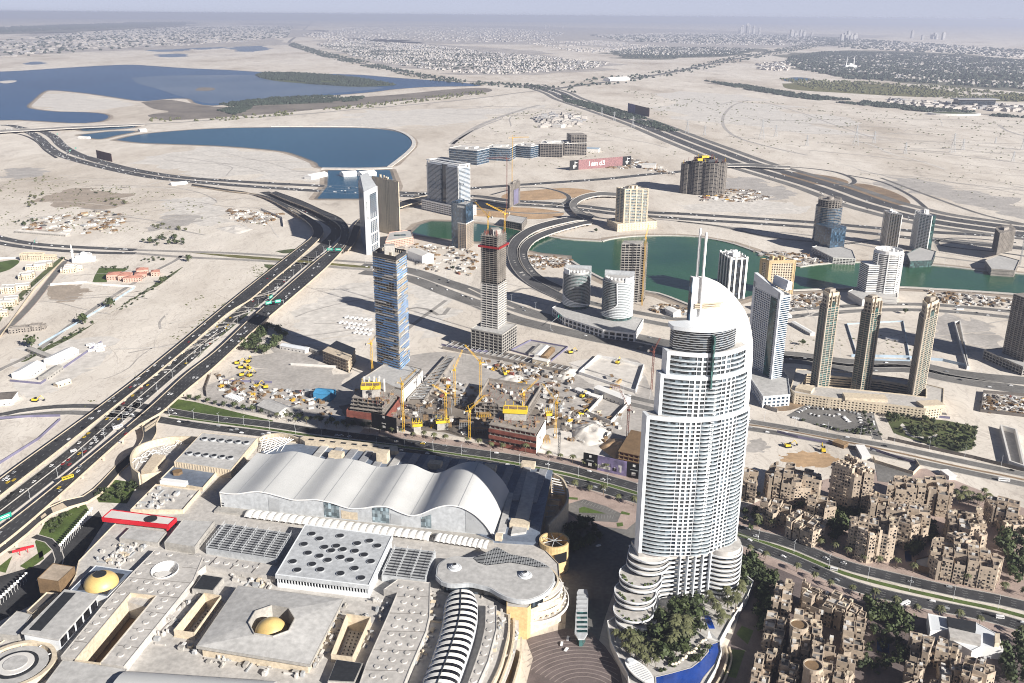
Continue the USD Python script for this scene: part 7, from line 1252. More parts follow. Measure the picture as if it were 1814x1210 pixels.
for k,(a,b,w_,h,lab,wl,rf) in enumerate([((942,626),(958,611),9,5,'first of four parallel site cabins in the purple-fenced yard','pale_wall','concrete'),((952,629),(968,613),9,5,'second of four parallel site cabins in the purple-fenced yard','pale_wall','white_paint'),((963,631),(978,616),9,5,'third of four parallel site cabins, brown roofed, in the purple-fenced yard','brown_wall','timber'),((946,634),(972,639),10,7,'long cream cabin across the front of the purple-fenced yard','cream_wall','pale_wall'),((1058,685),(1112,706),12,9,'long two-storey white site office with a gridded side','pale_wall','white_paint'),((1022,688),(1042,696),8,4,'row of small white cabins left of the long white site office','white_paint','white_paint'),((1046,698),(1062,703),8,5,'white double cabin beside the long white site office','white_paint','white_paint'),((468,713),(505,727),22,7,'big pale tarpaulin-roofed store near the lawn strip','pale_wall','roof_grey'),((508,728),(530,720),18,6,'second pale store in the shadow beside the blue tarp shed','pale_wall','concrete'),((560,692),(590,695),18,9,'bright blue tarpaulin shed in the shadow of the netted tower','blue_tarp','blue_tarp'),((500,610),(545,618),12,5,'pale shed in the tower shadow near the beige block','pale_wall','cool_white'),((548,612),(570,622),12,5,'grey shed beside the beige block','concrete','concrete'),((1405,570),(1440,590),8,4,'long white hut on the sand between the blue hotel and the slender towers','pale_wall','white_paint'),((1570,598),(1592,602),5,3,'long thin white hut behind the slender towers','white_paint','white_paint'),((1335,540),(1352,548),12,5,'white hut on the quay left of the blue hotel','pale_wall','white_paint'),((1185,545),(1200,553),14,8,'white glazed showroom on the quay left of the sail','white_paint','white_paint'),((34,662),(66,643),22,7,'largest white shed in the fenced yard at the left edge','white_paint','white_paint'),((88,637),(128,618),20,6,'long white roofed shed behind the largest one at the left','white_paint','white_paint'),((75,668),(104,648),12,5,'grey flat shed beside the largest white shed','concrete','concrete'),((52,616),(92,632),8,5,'grey shed along the villa lane','concrete','concrete'),((-4,702),(26,700),24,8,'dark grey shed with a white end at the left picture edge','white_paint','roof_dark'),((98,680),(122,672),10,4,'cream hut with a green tarp outside the fenced yard','cream_wall','pale_wall'),((732,442),(758,452),26,16,'plain white box building behind the netted tower','white_paint','pale_wall'),((302,325),(330,322),16,5,'white roof beside the motorway on the left','white_paint','white_paint'),((545,312),(575,306),26,9,'white roofed boathouse near the end of the lake','white_paint','white_paint'),((605,307),(630,305),34,9,'left white float on the water by the causeway','white_paint','white_paint'),((636,307),(662,304),34,9,'right white float on the water by the causeway','white_paint','white_paint'),((140,242),(158,243),16,6,'small white building on the bank by the creek','white_paint','white_paint'),((246,230),(258,229),22,8,'small white building at the end of the flat overpass','white_paint','white_paint'),((1395,555),(1400,560),6,3,'tiny white kiosk at the waterfront road','white_paint','white_paint'),((30,408),(120,415),14,4,'long low grey roof beside the rubbish ground on the left','concrete','white_sand'),((1075,140),(1110,138),70,14,'large white depot beside the far highway crossing','white_paint','white_paint')]): shed(lab,a,b,w_,h,wl,rf)
# sand heaps and diggings
def heap(label,px,h,lk,seed,name='sand_heap'):
 q = PX(px,0); c = q.mean(0); R_ = np.linalg.norm(q - c,axis=1).mean(); m = MB(); n,k = 40,10; th_ = np.linspace(0,2 * math.pi,n + 1); rr = np.linspace(0,1,k + 1); pol = Polygon(q).buffer(0); V = np.zeros((k + 1,n + 1,3))
 for i,t_ in enumerate(th_[:-1]):
  l = LineString([c,c + 500 * np.array([math.cos(t_),math.sin(t_)])]).intersection(pol); e = l.length if not l.is_empty else R_
  for j,r_ in enumerate(rr): V[j,i] = [c[0] + math.cos(t_) * e * r_,c[1] + math.sin(t_) * e * r_,0]
 V[:,-1] = V[:,0]; nz = meshkit.fbm(np.c_[V[...,0].ravel() * .09,V[...,1].ravel() * .09,np.full(V[...,0].size,seed)],4,seed).reshape(V.shape[:2]); V[...,2] = h * (1 - rr[:,None] ** 1.6) * (.3 + 1.3 * nz) + .06; V[:,-1] = V[:,0]; V[-1,:,2] = -.2
 m.grid(V); single(name,m,lk,label,'sand heap',smooth=35)
heap('large grey-white sand heap left of the dark billboard',[(1012,752),(1030,742),(1062,746),(1082,764),(1070,785),(1040,792),(1014,778)],9,'white_sand',1); heap('orange earth heap beside the purple billboard',[(1060,792),(1080,775),(1105,778),(1136,800),(1128,826),(1090,815)],8,'orange_earth',2); heap('low sand heap near the square pit',[(990,660),(1010,648),(1026,655),(1014,672),(994,674)],4,'white_sand',3); heap('low pale sand heap beyond the highway on the left',[(380,405),(420,398),(450,406),(420,416)],5,'white_sand',4); heap('pale spoil heap by the motorway at the canal',[(880,672),(900,664),(930,672),(915,686)],5,'white_sand',5)
# boards
def board(label,a,b,h,panels,z0=0.0,cat='billboard',name='billboard',f=idp,th_=.8,words=()):
 A,B = P(*f(*a),0),P(*f(*b),0); d = B - A; Ln = np.linalg.norm(d); d = d / Ln; nn = np.array([d[1],-d[0]]); t = thing(name,label,cat,(*((A + B) / 2),0)); s = 0
 for w_,lk in panels: m = MB(); p0,p1 = A + d * Ln * s,A + d * Ln * (s + w_); m.prism(np.array([p0 + nn * th_ / 2,p1 + nn * th_ / 2,p1 - nn * th_ / 2,p0 - nn * th_ / 2]),z0,h,bottom=True); part(t,'panel',m,lk); s += w_
 for k in range(max(2,int(Ln / 14))): m = MB(); p = A + d * (Ln * (k + .5) / max(2,int(Ln / 14))) - nn * 1.6; m.tube((*p,0),(*(p + nn * 1.2),h * .9),.25,4); part(t,'stay',m,'steel')
 for text,u,zz,hh,lk in words: lettering(t,text,[*(A + d * Ln * u + nn * (th_ / 2)),zz],(*d,0),(0,0,1),hh,lk,.25)
 return t,A,d,Ln,nn
t,A,d,Ln,nn = board('dark billboard with a purple building picture between two black panels along the boulevard',(1033,827),(1136,850),17,[(.25,'black_panel'),(.5,'ad_purple'),(.25,'black_panel')])
for u in (.1,.85): m = MB(); p = A + d * Ln * (u + .02) + nn * .5; m.prism(rect(*p,2.6,.2,math.atan2(d[1],d[0])),13,15.5,bottom=True); part(t,'emblem',m,'white_paint'); one(t,'emblem','pale_wall','prism',rect(*p,4.2,.2,math.atan2(d[1],d[0])),3,6.5,bottom=True); one(t,'text_line','steel','prism',rect(*p,8,.2,math.atan2(d[1],d[0])),9,9.8,bottom=True)
rng = random.Random(6)
for k in range(12): u = .27 + .46 * rng.random(); m = MB(); p = A + d * Ln * u + nn * .48; hh = rng.uniform(3,9); m.prism(rect(*p,rng.uniform(2,5),.14,math.atan2(d[1],d[0])),3.2,3.2 + hh,bottom=True); part(t,'picture_tower',m,rng.choice(['ad_purple','black_panel','pale_wall','ad_purple']))
t,A,d,Ln,nn = board('black billboard in the shade at the left end of the building site',(659,757),(703,768),19,[(1,'black_panel')]); m = MB()
for zz,w_ in ((15.5,3),(8.5,6),(3.4,3.4)): m = MB(); p = A + d * Ln * .5 + nn * .5; m.prism(rect(*p,w_,.2,math.atan2(d[1],d[0])),zz,zz + (2.6 if w_ < 4 else .8),bottom=True); part(t,'emblem',m,'pale_wall')
board('grey blue hoarding in the shade left of the black billboard',(583,747),(658,757),9,[(.4,'blue_fence'),(.6,'roof_dark')])
t,A,d,Ln,nn = board('long red and black hoarding with large white letters behind the design blocks',(1009,302),(1117,293),30,[(.14,'black_panel'),(.72,'ad_pink'),(.14,'black_panel')],words=[('i am d3',.30,9,13,'white_paint')])
for u in (.03,.89):
 for a_,b_ in (((0,5),(0,26)),((-7,12),(7,12)),((0,22),(9,22)),((-4,5),(-4,16))): m = MB(); p = A + d * (Ln * u + 11) + nn * .7; m.tube((*(p + d * a_[0]),a_[1]),(*(p + d * b_[0]),b_[1]),1.3,4); part(t,'emblem',m,'white_paint')
board('dark brown roadside hoarding beside the motorway on the left',(172,280),(199,287),26,[(1,'ad_brown')]); board('distant purple and red roadside hoarding beside the ring highway',(1112,197),(1150,207),40,[(.35,'ad_purple'),(.65,'ad_brown')])
for lab,pts,lk,h in (('purple site fence round the shed yard at the left',[(18,676),(72,681),(180,607)],'purple_fence',3.0),('purple site fence along the slip road at the left edge',[(-10,743),(60,739),(107,738)],'purple_fence',3.0),('purple site fence running down to the elevated road',[(107,744),(70,778),(0,822),(-40,846)],'purple_fence',3.0),('purple site fence of the equipment yard',[(392,677),(400,676),(482,679)],'purple_fence',3.0),('white site wall of the equipment yard',[(515,647),(600,652)],'pale_wall',3.5),('dark blue hoarding in front of the parking podium',[(782,612),(830,622),(890,626)],'purple_fence',3.0),('purple hoarding along the park road',[fK(270,375),fK(400,410),fK(620,450)],'purple_fence',3.0),('purple hoarding along the park road by the walled lot',[fK(850,480),fK(1000,530),fK(1150,575)],'purple_fence',3.0),('purple hoarding round the walled park',[fK(940,240),fK(1100,262),fK(1350,290)],'purple_fence',3.0),('dark hoarding along the park side of the road',[fK(960,420),fK(1180,470),fK(1500,540),fK(1814,620)],'roof_dark',4.0),('white boundary wall of the villa quarter',[fL(0,985),fL(330,520),fL(640,205)],'cream_wall',3.0),('blue fence panels along the villa lane',[fL(380,1060),fL(740,850),fL(1090,640),fL(1310,500)],'blue_fence',3.0),('white wall between the plots beside the mosque',[fL(490,470),fL(840,445),fL(1000,470),fL(1320,490)],'white_paint',3.0),('pale wall beside the pitch at the left edge',[fL(0,215),fL(245,205)],'white_paint',3.0),('curved retaining wall on the slope by the lawn strip',[(373,665),(364,690),(366,703)],'roof_dark',3.5),('long low wall across the sand far left',[(462,372),(500,388),(502,402)],'pale_wall',5.0),('blue hoarding behind the slender towers',[(1508,632),(1600,634),(1670,640),(1712,650)],'blue_fence',4.0),('curved retaining wall at the large car park',[fK(215,145),fK(165,165),fK(200,225),fK(270,250)],'concrete',5.0)):
 c = PX(pts); m = MB(); m.slab(np.c_[c,np.zeros(len(c))],-.18,.18,0,h); single('wall' if 'wall' in lab else 'site_fence',m,lk,lab,'wall' if 'wall' in lab else 'fence')
patch('scrub_verge','verge',[fL(*p) for p in [(170,1200),(500,1040),(900,850),(1150,690),(1380,540),(1600,400),(1780,290),(1700,360),(1500,500),(1300,600),(1000,790),(700,980),(400,1130),(240,1215)]],.11,False,rough=.04); patch('scrub_verge','verge',[fL(*p) for p in [(640,200),(480,340),(300,500),(40,760),(0,830),(0,780),(60,680),(270,470),(460,300),(600,190)]],.11,False)
patch('pitch','grass',[fL(*p) for p in [(-200,250),(0,240),(120,222),(190,232),(150,280),(40,335),(-200,380)]],.08); patch('villa_lawn','grass',[fL(*p) for p in [(965,300),(1255,305),(1150,375),(1050,380),(1040,440),(900,440),(920,380)]],.08,False)
patch('verge_lawn','verge',[(488,445),(520,441),(530,444),(505,449)],.16); patch('verge_lawn','verge',[(468,468),(488,470),(482,478),(470,473)],.16)
# villas, mosque
def villa(label,f,cx,cy,w_,d_,h,wall,rf,a=.3,seed=0,hip=False):
 rng = random.Random(seed); o = P(*f(cx,cy)); t = thing('villa',label,'villa',(*o,0)); win = MB()
 for k in range(rng.choice([3,4,5])):
  p = o + rot(np.array([rng.uniform(-.45,.45) * w_,rng.uniform(-.4,.4) * d_]),a); ww,dd,hh = w_ * rng.uniform(.3,.55),d_ * rng.uniform(.35,.7),h * rng.uniform(.6,1.05); one(t,'wing',wall,'box',*p,0,ww,dd,hh,a); r = rect(*p,ww + .6,dd + .6,a); m = MB()
  if hip: m.add(np.vstack([np.c_[r,np.full(4,hh)],[[*p,hh + 2.6]]]),[[0,1,4],[1,2,4],[2,3,4],[3,0,4]])
  else: m.ring(rect(*p,ww,dd,a),.4,hh,hh + .9); m.prism(rect(*p,ww - .8,dd - .8,a),hh - .1,hh + .1)
  part(t,'roof',m,rf)
  for e in range(4):
   an = a + e * math.pi / 2; half = (dd if e % 2 == 0 else ww) / 2; ln = ww if e % 2 == 0 else dd
   for i in range(max(1,int(ln / 4))):
    for fl in range(int(hh / 3.4)): pp = p + rot(np.array([-ln / 2 + (i + .5) * ln / max(1,int(ln / 4)),-half - .03]),an); win.box(*pp,fl * 3.4 + 1.0,1.5,.14,1.7,an)
 part(t,'windows',win,'window_dark',kind='stuff')
for k,(x,y,w_,d_,lab) in enumerate([(330,305,50,34,'cream villa with terraces, nearest the end of the boundary wall'),(280,400,46,32,'cream villa with brown window bays beside the boundary wall, second from the wall end'),(180,520,46,32,'cream villa third along the boundary wall'),(60,650,46,34,'cream villa fourth along the boundary wall, close to the left edge'),(0,760,40,30,'cream villa cut by the left edge'),(740,330,44,26,'cream house beside the mosque')]): villa(lab,fL,x,y,w_,d_,10,'cream_wall','pale_wall',.35,k)
villa('large pink villa with red hipped roofs beside a green lawn',fL,1200,410,60,36,10,'pink_wall','red_roof',.2,40,True); villa('smaller pink villa with red hipped roofs near the lane',fL,1420,370,40,30,9,'pink_wall','red_roof',.3,41,True); villa('long yellow school-like building near the pitch',fL,390,220,70,24,13,'cream_wall','cream_wall',.05,42); villa('grey unfinished house by the villa lane',fL,220,930,30,22,9,'raw_concrete','raw_concrete',.2,43); villa('second grey unfinished house, right of the first',fL,400,900,34,20,9,'raw_concrete','raw_concrete',.2,44)
o = P(*fL(820,230)); ms = thing('mosque','white mosque with a small dome and a tall slim minaret','mosque',(*o,0)); one(ms,'hall','white_paint','box',*o,0,26,22,12,.2); m = MB(); m.dome(*o,12,6.5,6,16,6); part(ms,'dome',m,'white_paint',smooth=40)
for e in (-1,1): m = MB(); p = o + rot(np.array([16.5 * e,-2]),.2); m.box(*p,0,8,14,8,.2); part(ms,'side_wing',m,'white_paint')
p = P(*fL(715,250)); m = MB(); hm_ = top(p,433); m.cyl(*p,0,hm_ * .62,2.2,10); m.cyl(*p,hm_ * .62,hm_ * .65,3.2,10); m.cyl(*p,hm_ * .65,hm_ * .9,1.5,10); m.cyl(*p,hm_ * .9,hm_,1.4,10,.1); part(ms,'minaret',m,'white_paint')
# trees of the western ground
for pts,n,lab,grp,kd in (([(250,428),(290,418),(325,422),(330,434),(280,438)],22,'dense dark tree in the clump beside the dual road','clump beside the dual road','dark'),([(40,348),(78,340),(80,358),(46,372)],14,'dusty olive tree in the scrub grove far left','scrub grove far left','olive'),([(20,396),(50,388),(74,390),(40,402)],10,'dark tree by the long grey roof on the left','trees by the long grey roof','dark'),([(185,355),(220,348),(228,362),(200,372)],10,'dusty tree behind the rubbish ground','trees behind the rubbish ground','olive'),([(115,330),(190,335),(200,345),(130,345)],12,'small shrub in the old plantation far left','old plantation far left','shrub'),([(270,400),(330,395),(335,410),(280,412)],10,'grey green tree above the dark clump','trees above the dark clump','olive'),([fL(1280,200),fL(1480,200),fL(1680,220),fL(1560,240),fL(1320,260)],12,'small tree on the green islands by the lane end','trees by the lane end','shrub'),([fL(960,290),fL(1255,290),fL(1255,325),fL(960,318)],14,'hedge tree along the villa lawn','hedge of the villa lawn','shrub'),([fL(1150,690),fL(1380,540),fL(1700,330),fL(1760,310),fL(1400,590),fL(1180,720)],30,'bushy shrub on the verge of the villa lane','verge shrubs of the villa lane','shrub'),([fL(200,1180),fL(800,880),fL(1000,780),fL(840,910),fL(260,1200)],24,'shrub on the lower verge of the villa lane','lower verge shrubs','shrub'),([fL(40,760),fL(300,480),fL(430,370),fL(330,500),fL(70,780)],22,'garden shrub between the villas and the boundary wall','villa garden shrubs','shrub')): scatter(TREES[kd],pts,n,len(lab),lab,grp,'shrub' if kd == 'shrub' else 'tree',gap=4)
for x,y,s_,lab in ((1080,690,1.8,'large round tree on the villa lane, upper of three'),(810,850,1.9,'large round tree on the villa lane, middle of three'),(310,1075,1.9,'large round tree on the villa lane, lowest of three'),(1840,240,1.5,'round tree at the upper end of the villa lane'),(1580,450,1.3,'small round tree on the verge near the pink villas')): TREES['dark'][1].put((*P(*fL(x,y)),0),x,lab,'tree',None,s_)
for x,y,lab in ((802,479,'dusty round tree in the empty lot behind the slender unfinished tower'),(1603,556,'lone green tree on the sand behind the slender towers'),(1422,612,'lone green tree between the blue hotel and the slender towers'),(1056,412,'lone shrub on the sand in front of the cream hotel')): TREES['dark'][2].put((*P(x,y),0),x,lab,'tree',None,1.4)
# cranes and machines of the site
for k,(x,y,ty,jib,az,lab,lk,lf) in enumerate([(806,718,657,26,.6,'yellow tower crane left of the grey frame','crane_yellow',.9),(851,722,645,30,4.5,'tallest yellow tower crane, in front of the grey frame','crane_yellow',.9),(927,760,700,24,1.2,'yellow tower crane rising beside the yellow formwork box','crane_yellow',.7),(984,776,715,26,5.2,'yellow tower crane by the grey-white sand heap','crane_yellow',.8),(1111,776,728,24,5.6,'thin rust tower crane left of the hotel tower','rust',.9),(715,764,682,28,2.0,'yellow tower crane beside the black billboard','crane_yellow',.8),(832,778,730,24,1.0,'yellow tower crane among the street palms','crane_yellow',.6),(660,668,610,26,.9,'yellow luffing crane beside the blue netted tower','crane_yellow',.8),(700,664,620,22,5.5,'white luffing crane against the front of the blue netted tower','steel',1.1),(1154,690,625,20,2.0,'thin red crane behind the left shoulder of the hotel tower','rust',1.2),(790,748,700,22,4.2,'yellow tower crane over the tilted formwork','crane_yellow',.7),(990,806,770,12,1.0,'dark piling rig by the boulevard palms','dark_steel',1.3)]): b = P(x,y); crane(b,max(14,top(b,ty)),jib,az,lab,lk,luff=lf)
def digger(p):
 one(p,'track','tyre','box',0,-1.3,0,4.2,.7,.9); one(p,'track','tyre','box',0,1.3,0,4.2,.7,.9); one(p,'body','yellow','box',-.5,0,.9,3.6,2.6,1.5); one(p,'cab','window_dark','box',.9,-.7,2.4,1.5,1.1,1.3); m = MB(); m.tube((1.2,.3,2),(4.6,.3,4.6),.28,4); m.tube((4.6,.3,4.6),(6.6,.3,1.8),.22,4); part(p,'boom',m,'yellow'); one(p,'bucket','dark_steel','box',6.7,.3,.6,1.0,1.1,1.2)
DIG = Kind('excavator',digger)
for k,(x,y,a,lab) in enumerate([(421,645,20,'yellow excavator in the upper left of the equipment yard'),(440,642,80,'yellow excavator, right in the upper row of the equipment yard'),(428,653,10,'yellow excavator, left in the middle row of the equipment yard'),(440,654,150,'yellow excavator, right in the middle row of the equipment yard'),(429,666,30,'yellow excavator, left in the bottom row of the equipment yard'),(443,667,60,'yellow excavator, right in the bottom row of the equipment yard'),(455,686,40,'yellow excavator beside the purple site fence'),(470,688,200,'yellow excavator near the pale huts'),(894,664,110,'yellow excavator in the sand near the grey frame'),(1030,736,20,'yellow excavator beside the walled yard with huts'),(1094,644,60,'yellow excavator inside the large square pit'),(1011,626,30,'yellow excavator on the sand between yard and pit'),(1032,704,50,'yellow excavator in the dug yard below the cabins'),(1396,792,10,'digger on the sand near the orange earth'),(1458,800,80,'digger on the orange earth right of the hotel'),(63,711,0,'yellow loader parked on the sand by the slip road'),(1075,700,45,'excavator near the white site office')]): DIG.put((*P(x,y),.1),a,lab,'excavator',None,1.6)
rng = random.Random(77); n_ = 0; lks = ['timber','timber','rust','raw_concrete','steel','dark_steel','pale_wall','raw_concrete','brown_wall','crane_yellow','cream_concrete','dark_steel','brown_wall']
for name,px,n,lab,grp in (('material_stack',[(600,700),(700,740),(830,772),(880,760),(860,690),(760,660),(720,700),(640,720)],90,'stack of building material in the crowded middle of the site','material stacks mid site'),('material_stack',[(840,640),(900,640),(1010,665),(1020,700),(960,705),(880,660)],45,'stack of building material on the sand behind the grey frame','material stacks behind the grey frame'),('material_stack',[(950,700),(1040,700),(1100,760),(1060,790),(990,780),(960,740)],60,'stack of building material round the grey-white sand heap','material stacks by the sand heap'),('material_stack',[(380,660),(500,690),(560,690),(590,740),(480,730),(400,705)],70,'stack of building material near the equipment yard','material stacks near the equipment yard'),('rubble_pile',[(60,385),(180,372),(230,385),(215,412),(120,418),(40,410)],80,'rubble on the rubbish ground on the left','rubble on the rubbish ground'),('rubble_pile',[(1742,700),(1830,708),(1830,738),(1742,730)],34,'rubble inside the dark fenced yard on the right','rubble in the dark fenced yard'),('material_stack',[(1330,445),(1430,450),(1490,462),(1420,470),(1350,455)],40,'material on the cluttered quay across the canal','clutter on the far quay'),('material_stack',[(1170,540),(1230,548),(1240,562),(1150,552)],30,'material on the near quay left of the sail','clutter on the near quay'),('material_stack',[(1410,525),(1450,520),(1470,540),(1405,545)],26,'material on the quay behind the blue hotel','clutter behind the blue hotel'),('material_stack',[(940,452),(1010,458),(1010,470),(960,478),(930,470)],26,'coloured material by the curved bridge','clutter by the curved bridge'),('material_stack',[(700,430),(840,440),(850,490),(760,480),(720,460)],44,'material in the lots behind the slender unfinished tower','clutter behind the slender unfinished tower'),('material_stack',[(1240,335),(1330,335),(1368,350),(1330,358),(1240,356)],40,'material round the foot of the clustered towers','clutter round the clustered towers'),('material_stack',[(1040,296),(1110,280),(1160,290),(1200,310),(1130,300)],30,'pale material strewn right of the lettered hoarding','clutter right of the lettered hoarding'),('material_stack',[(1640,515),(1814,530),(1814,548),(1650,535)],34,'material on the near quay at the right','clutter on the near quay at the right'),('material_stack',[(400,370),(500,380),(470,400),(410,390)],24,'material on the sand left of the highway bend','clutter left of the highway bend')):
 g = Polygon(PX(px)).buffer(0); x0,y0,x1,y1 = g.bounds; k = t_ = 0; n = n if n_ < 300 else 0; lumps = [MB(),MB(),MB()]
 total = {'material_stack': 0}
 while k < max(n,60) * 2 and t_ < 3000:
  t_ += 1; p = (rng.uniform(x0,x1),rng.uniform(y0,y1))
  if not g.contains(Point(p)): continue
  k += 1; m = MB(); far_ = math.hypot(*p) / 1000; a = rng.uniform(0,3.1)
  for j in range(3): m.box(p[0] + rng.uniform(-1,1),p[1] + rng.uniform(-1,1),0,rng.uniform(2.4,7) * far_,rng.uniform(.8,3) * far_,rng.uniform(.5,3.2),a + rng.choice([0,0,1.57]))
  if k % 5 == 0: m.tube((p[0] - 3,p[1],1),(p[0] + 4,p[1] + 2,rng.uniform(1,6)),.3,4)
  if n_ < 300 and k <= n * .5: single(name,m,rng.choice(lks),lab,'material',grp); n_ += 1
  else: lp = lumps[k % 3]; lp.v += m.v; lp.f += [x + lp.n for x in m.f]; lp.n += m.n
 for lump,lk,ad in zip(lumps,('raw_concrete','brown_wall','pale_wall'),('grey ','brown ','pale ')):
  if lump.n: single('site_debris',lump,lk,ad + lab.replace('stack of ',''),'debris',kind='stuff')
# pylons, lamps, gantries, flags
def pylon(label,x,y,ty,red=False):
 o = P(x,y); H = top(o,ty); t = thing('power_pylon',label,'pylon',(*o,0),'pylons: ' + label[-40:]); m = MB(); w = H * .13; cs = [(-1,-1),(1,-1),(1,1),(-1,1)]; lv = [0,.2,.38,.54,.68,.8,.9,1]; wd = lambda f: w * (1 - .86 * min(f / .7,1))
 for i in range(7):
  for k in range(4):
   a,b = cs[k],cs[(k + 1) % 4]; p0 = (o[0] + a[0] * wd(lv[i]),o[1] + a[1] * wd(lv[i]),H * lv[i]); p1 = (o[0] + a[0] * wd(lv[i + 1]),o[1] + a[1] * wd(lv[i + 1]),H * lv[i + 1]); q1 = (o[0] + b[0] * wd(lv[i + 1]),o[1] + b[1] * wd(lv[i + 1]),H * lv[i + 1]); m.tube(p0,p1,.55,3); m.tube(p0,q1,.3,3)
 part(t,'lattice',m,'steel')
 for f_ in (.66,.78,.9): m = MB(); m.tube((o[0] - H * .17,o[1],H * f_),(o[0] + H * .17,o[1],H * f_),.45,3); m.tube((o[0] - H * .17,o[1],H * f_),(o[0],o[1],H * (f_ + .06)),.3,3); m.tube((o[0] + H * .17,o[1],H * f_),(o[0],o[1],H * (f_ + .06)),.3,3); part(t,'cross_arm',m,'steel')
for k,(x,y,ty) in enumerate([(1349,247,211),(1374,242,221),(1429,259,239),(1515,258,222),(1548,254,232),(1603,273,252),(1687,271,236),(1705,266,246),(1763,254,243),(1794,286,268),(1811,265,243),(1217,236,212),(1248,240,222),(1066,205,190),(1088,214,198),(1121,226,206)]): pylon(f'lattice power pylon on the desert, number {["one","two","three","four","five","six","seven","eight","nine","ten","eleven","twelve","thirteen","fourteen","fifteen","sixteen"][k]} of the line counted from the ring highway side' if False else f'lattice power pylon standing on the pale desert at the {["left","middle left","centre","middle right","right"][min(4, k // 3)]} of its line',x,y,ty)
def lamp_build(p):
 one(p,'pole','cool_white','tube',(0,0,0),(0,0,12),.16,5,.09)
 for e in (-1,1): one(p,'arm','cool_white','tube',(0,0,11.8),(0,e * 2.4,12.4),.07,4); one(p,'lamp_head','steel','box',0,e * 2.6,12.3,.4,.9,.18)
LAMP = Kind('street_lamp',lamp_build)
c,_w = ROADS['elevated_carriageway_0']
def lamps(c,gap,off,label,grp,z=0.0,mx=400):
 c = smoothline(c,step=gap); t_,n_ = normals2(c); k = 0
 for i in range(len(c)):
  p = c[i,:2] + n_[i] * off; zz = (c[i,2] if c.shape[1] > 2 else 0) + z
  if seen(*p,zz) and k < mx: LAMP.put((*p,zz),math.degrees(math.atan2(t_[i][1],t_[i][0])),label,'street lamp',grp); k += 1
lamps(PX(blvM),32,0,'white twin-arm street lamp on the median of the near boulevard','lamps on the boulevard median'); lamps(PX(secU),34,8,'white twin-arm street lamp along the park road','lamps along the park road'); lamps(bayN[:,:2],60,18,'white twin-arm street lamp along the wide grey boulevard behind the towers','lamps along the wide grey boulevard',mx=30); lamps(roadB[:,:2],45,-14,'white twin-arm street lamp between the elevated carriageways','lamps between the elevated carriageways',mx=30); lamps(PX([(1066,427),(1150,417),(1240,420),(1330,442),(1411,472),(1530,464),(1670,471),(1814,485)]),45,5,'white lamp on the promenade of the far canal bank','lamps on the far canal bank',mx=30)
def gantry(label,a,b,h,panels,f=idp,z0=0.0):
 A,B = P(*f(*a),z0),P(*f(*b),z0); d = B - A; Ln = np.linalg.norm(d); d = d / Ln; nn = np.array([d[1],-d[0]]); t = thing('sign_gantry',label,'road sign',(*((A + B) / 2),z0))
 for p in (A,B): one(t,'post','steel','tube',(*p,z0),(*p,z0 + h),.35,6)
 one(t,'beam','steel','tube',(*A,z0 + h),(*B,z0 + h),.3,5)
 for u,w_ in panels:
  p = A + d * Ln * u + nn * .5; one(t,'green_panel','green_sign','prism',rect(*p,w_,.3,math.atan2(d[1],d[0])),z0 + h - 2.6,z0 + h + 2.4,bottom=True)
  for q_ in (-.9,.5): one(t,'text_line','white_paint','prism',rect(*(p + nn * .2),w_ * .7,.1,math.atan2(d[1],d[0])),z0 + h + q_,z0 + h + q_ + .5,bottom=True)
gantry('green sign gantry over the right elevated carriageway near the grass',(462,548),(503,541),9,[(.35,10),(.75,10)],z0=9); gantry('green sign gantry over the lower road beside the first one',(470,540),(490,528),8,[(.5,12)]); gantry('green sign gantry over the carriageway near the slim white tower',(575,449),(608,450),9,[(.3,12),(.75,12)],z0=9); gantry('green sign gantry over the far motorway',(118,276),(140,266),12,[(.3,16),(.75,16)]); gantry('green sign panel at the left picture edge beside the lower road',(-6,935),(18,925),8,[(.7,12)]); gantry('green sign gantry on the dual road far left',(58,442),(66,428),9,[(.5,12)]); gantry('green sign gantry on the wide grey boulevard before the twin towers',(975,582),(1000,562),9,[(.6,12)]); gantry('green sign gantry on the motorway at the far left bend',(96,246),(108,240),12,[(.5,16)])
def flag_build(p): one(p,'pole','white_paint','tube',(0,0,0),(0,0,9),.12,5); one(p,'banner','white_paint','box',.9,0,6.2,1.7,.06,2.6)
FLAG = Kind('flagpole',flag_build)
for k in range(20): FLAG.put((*P(108 + 2.9 * k,978 - 3.4 * k),0),35,'white flag in the row beside the long lawn near the mall entrance','flagpole','flags beside the long lawn')
for k in range(10): FLAG.put((*P(2 + 5 * k,1072 - 4.6 * k),0),35,'white flag in the row on the forecourt left of the brown gate','flagpole','flags left of the brown gate')
for x,y,lab in ((34,975,'upper red banner sign beside the drop-off lane'),(48,970,'lower red banner sign beside the drop-off lane')): m = MB(); p = P(x,y,5); m.box(*p,4,11,.6,2.2,.5); m.tube((*p,0),(*p,4),.3,5); single('red_banner',m,'red',lab,'sign')
cn = thing('glass_canopy_hall','long white and teal glass canopy in the shaded street between mall and hotel','canopy',(*P(1032,1085,8),0)); q = PX([(1018,1122),(1022,1050),(1025,1044),(1040,1044),(1042,1054),(1041,1122),(1035,1132),(1024,1132)],8); one(cn,'roof','mid_grey','prism',ccw(q),7,8.2,bottom=True); one(cn,'walls','glass_teal','prism',inset(ccw(q),1.5),0,7)  # grey roof and steel-toned panes carry the hotel's shade in their colour
for k in range(9): m = MB(); a,b = P(1021,1054 + 8 * k,8.5),P(1042,1054 + 8 * k,8.5); d = b - a; m.prism(rect(*((a + b) / 2),np.linalg.norm(d) * .85,2.4,math.atan2(d[1],d[0])),8.22,8.6); part(cn,'roof_pane',m,'glass_teal' if k > 3 else 'steel')
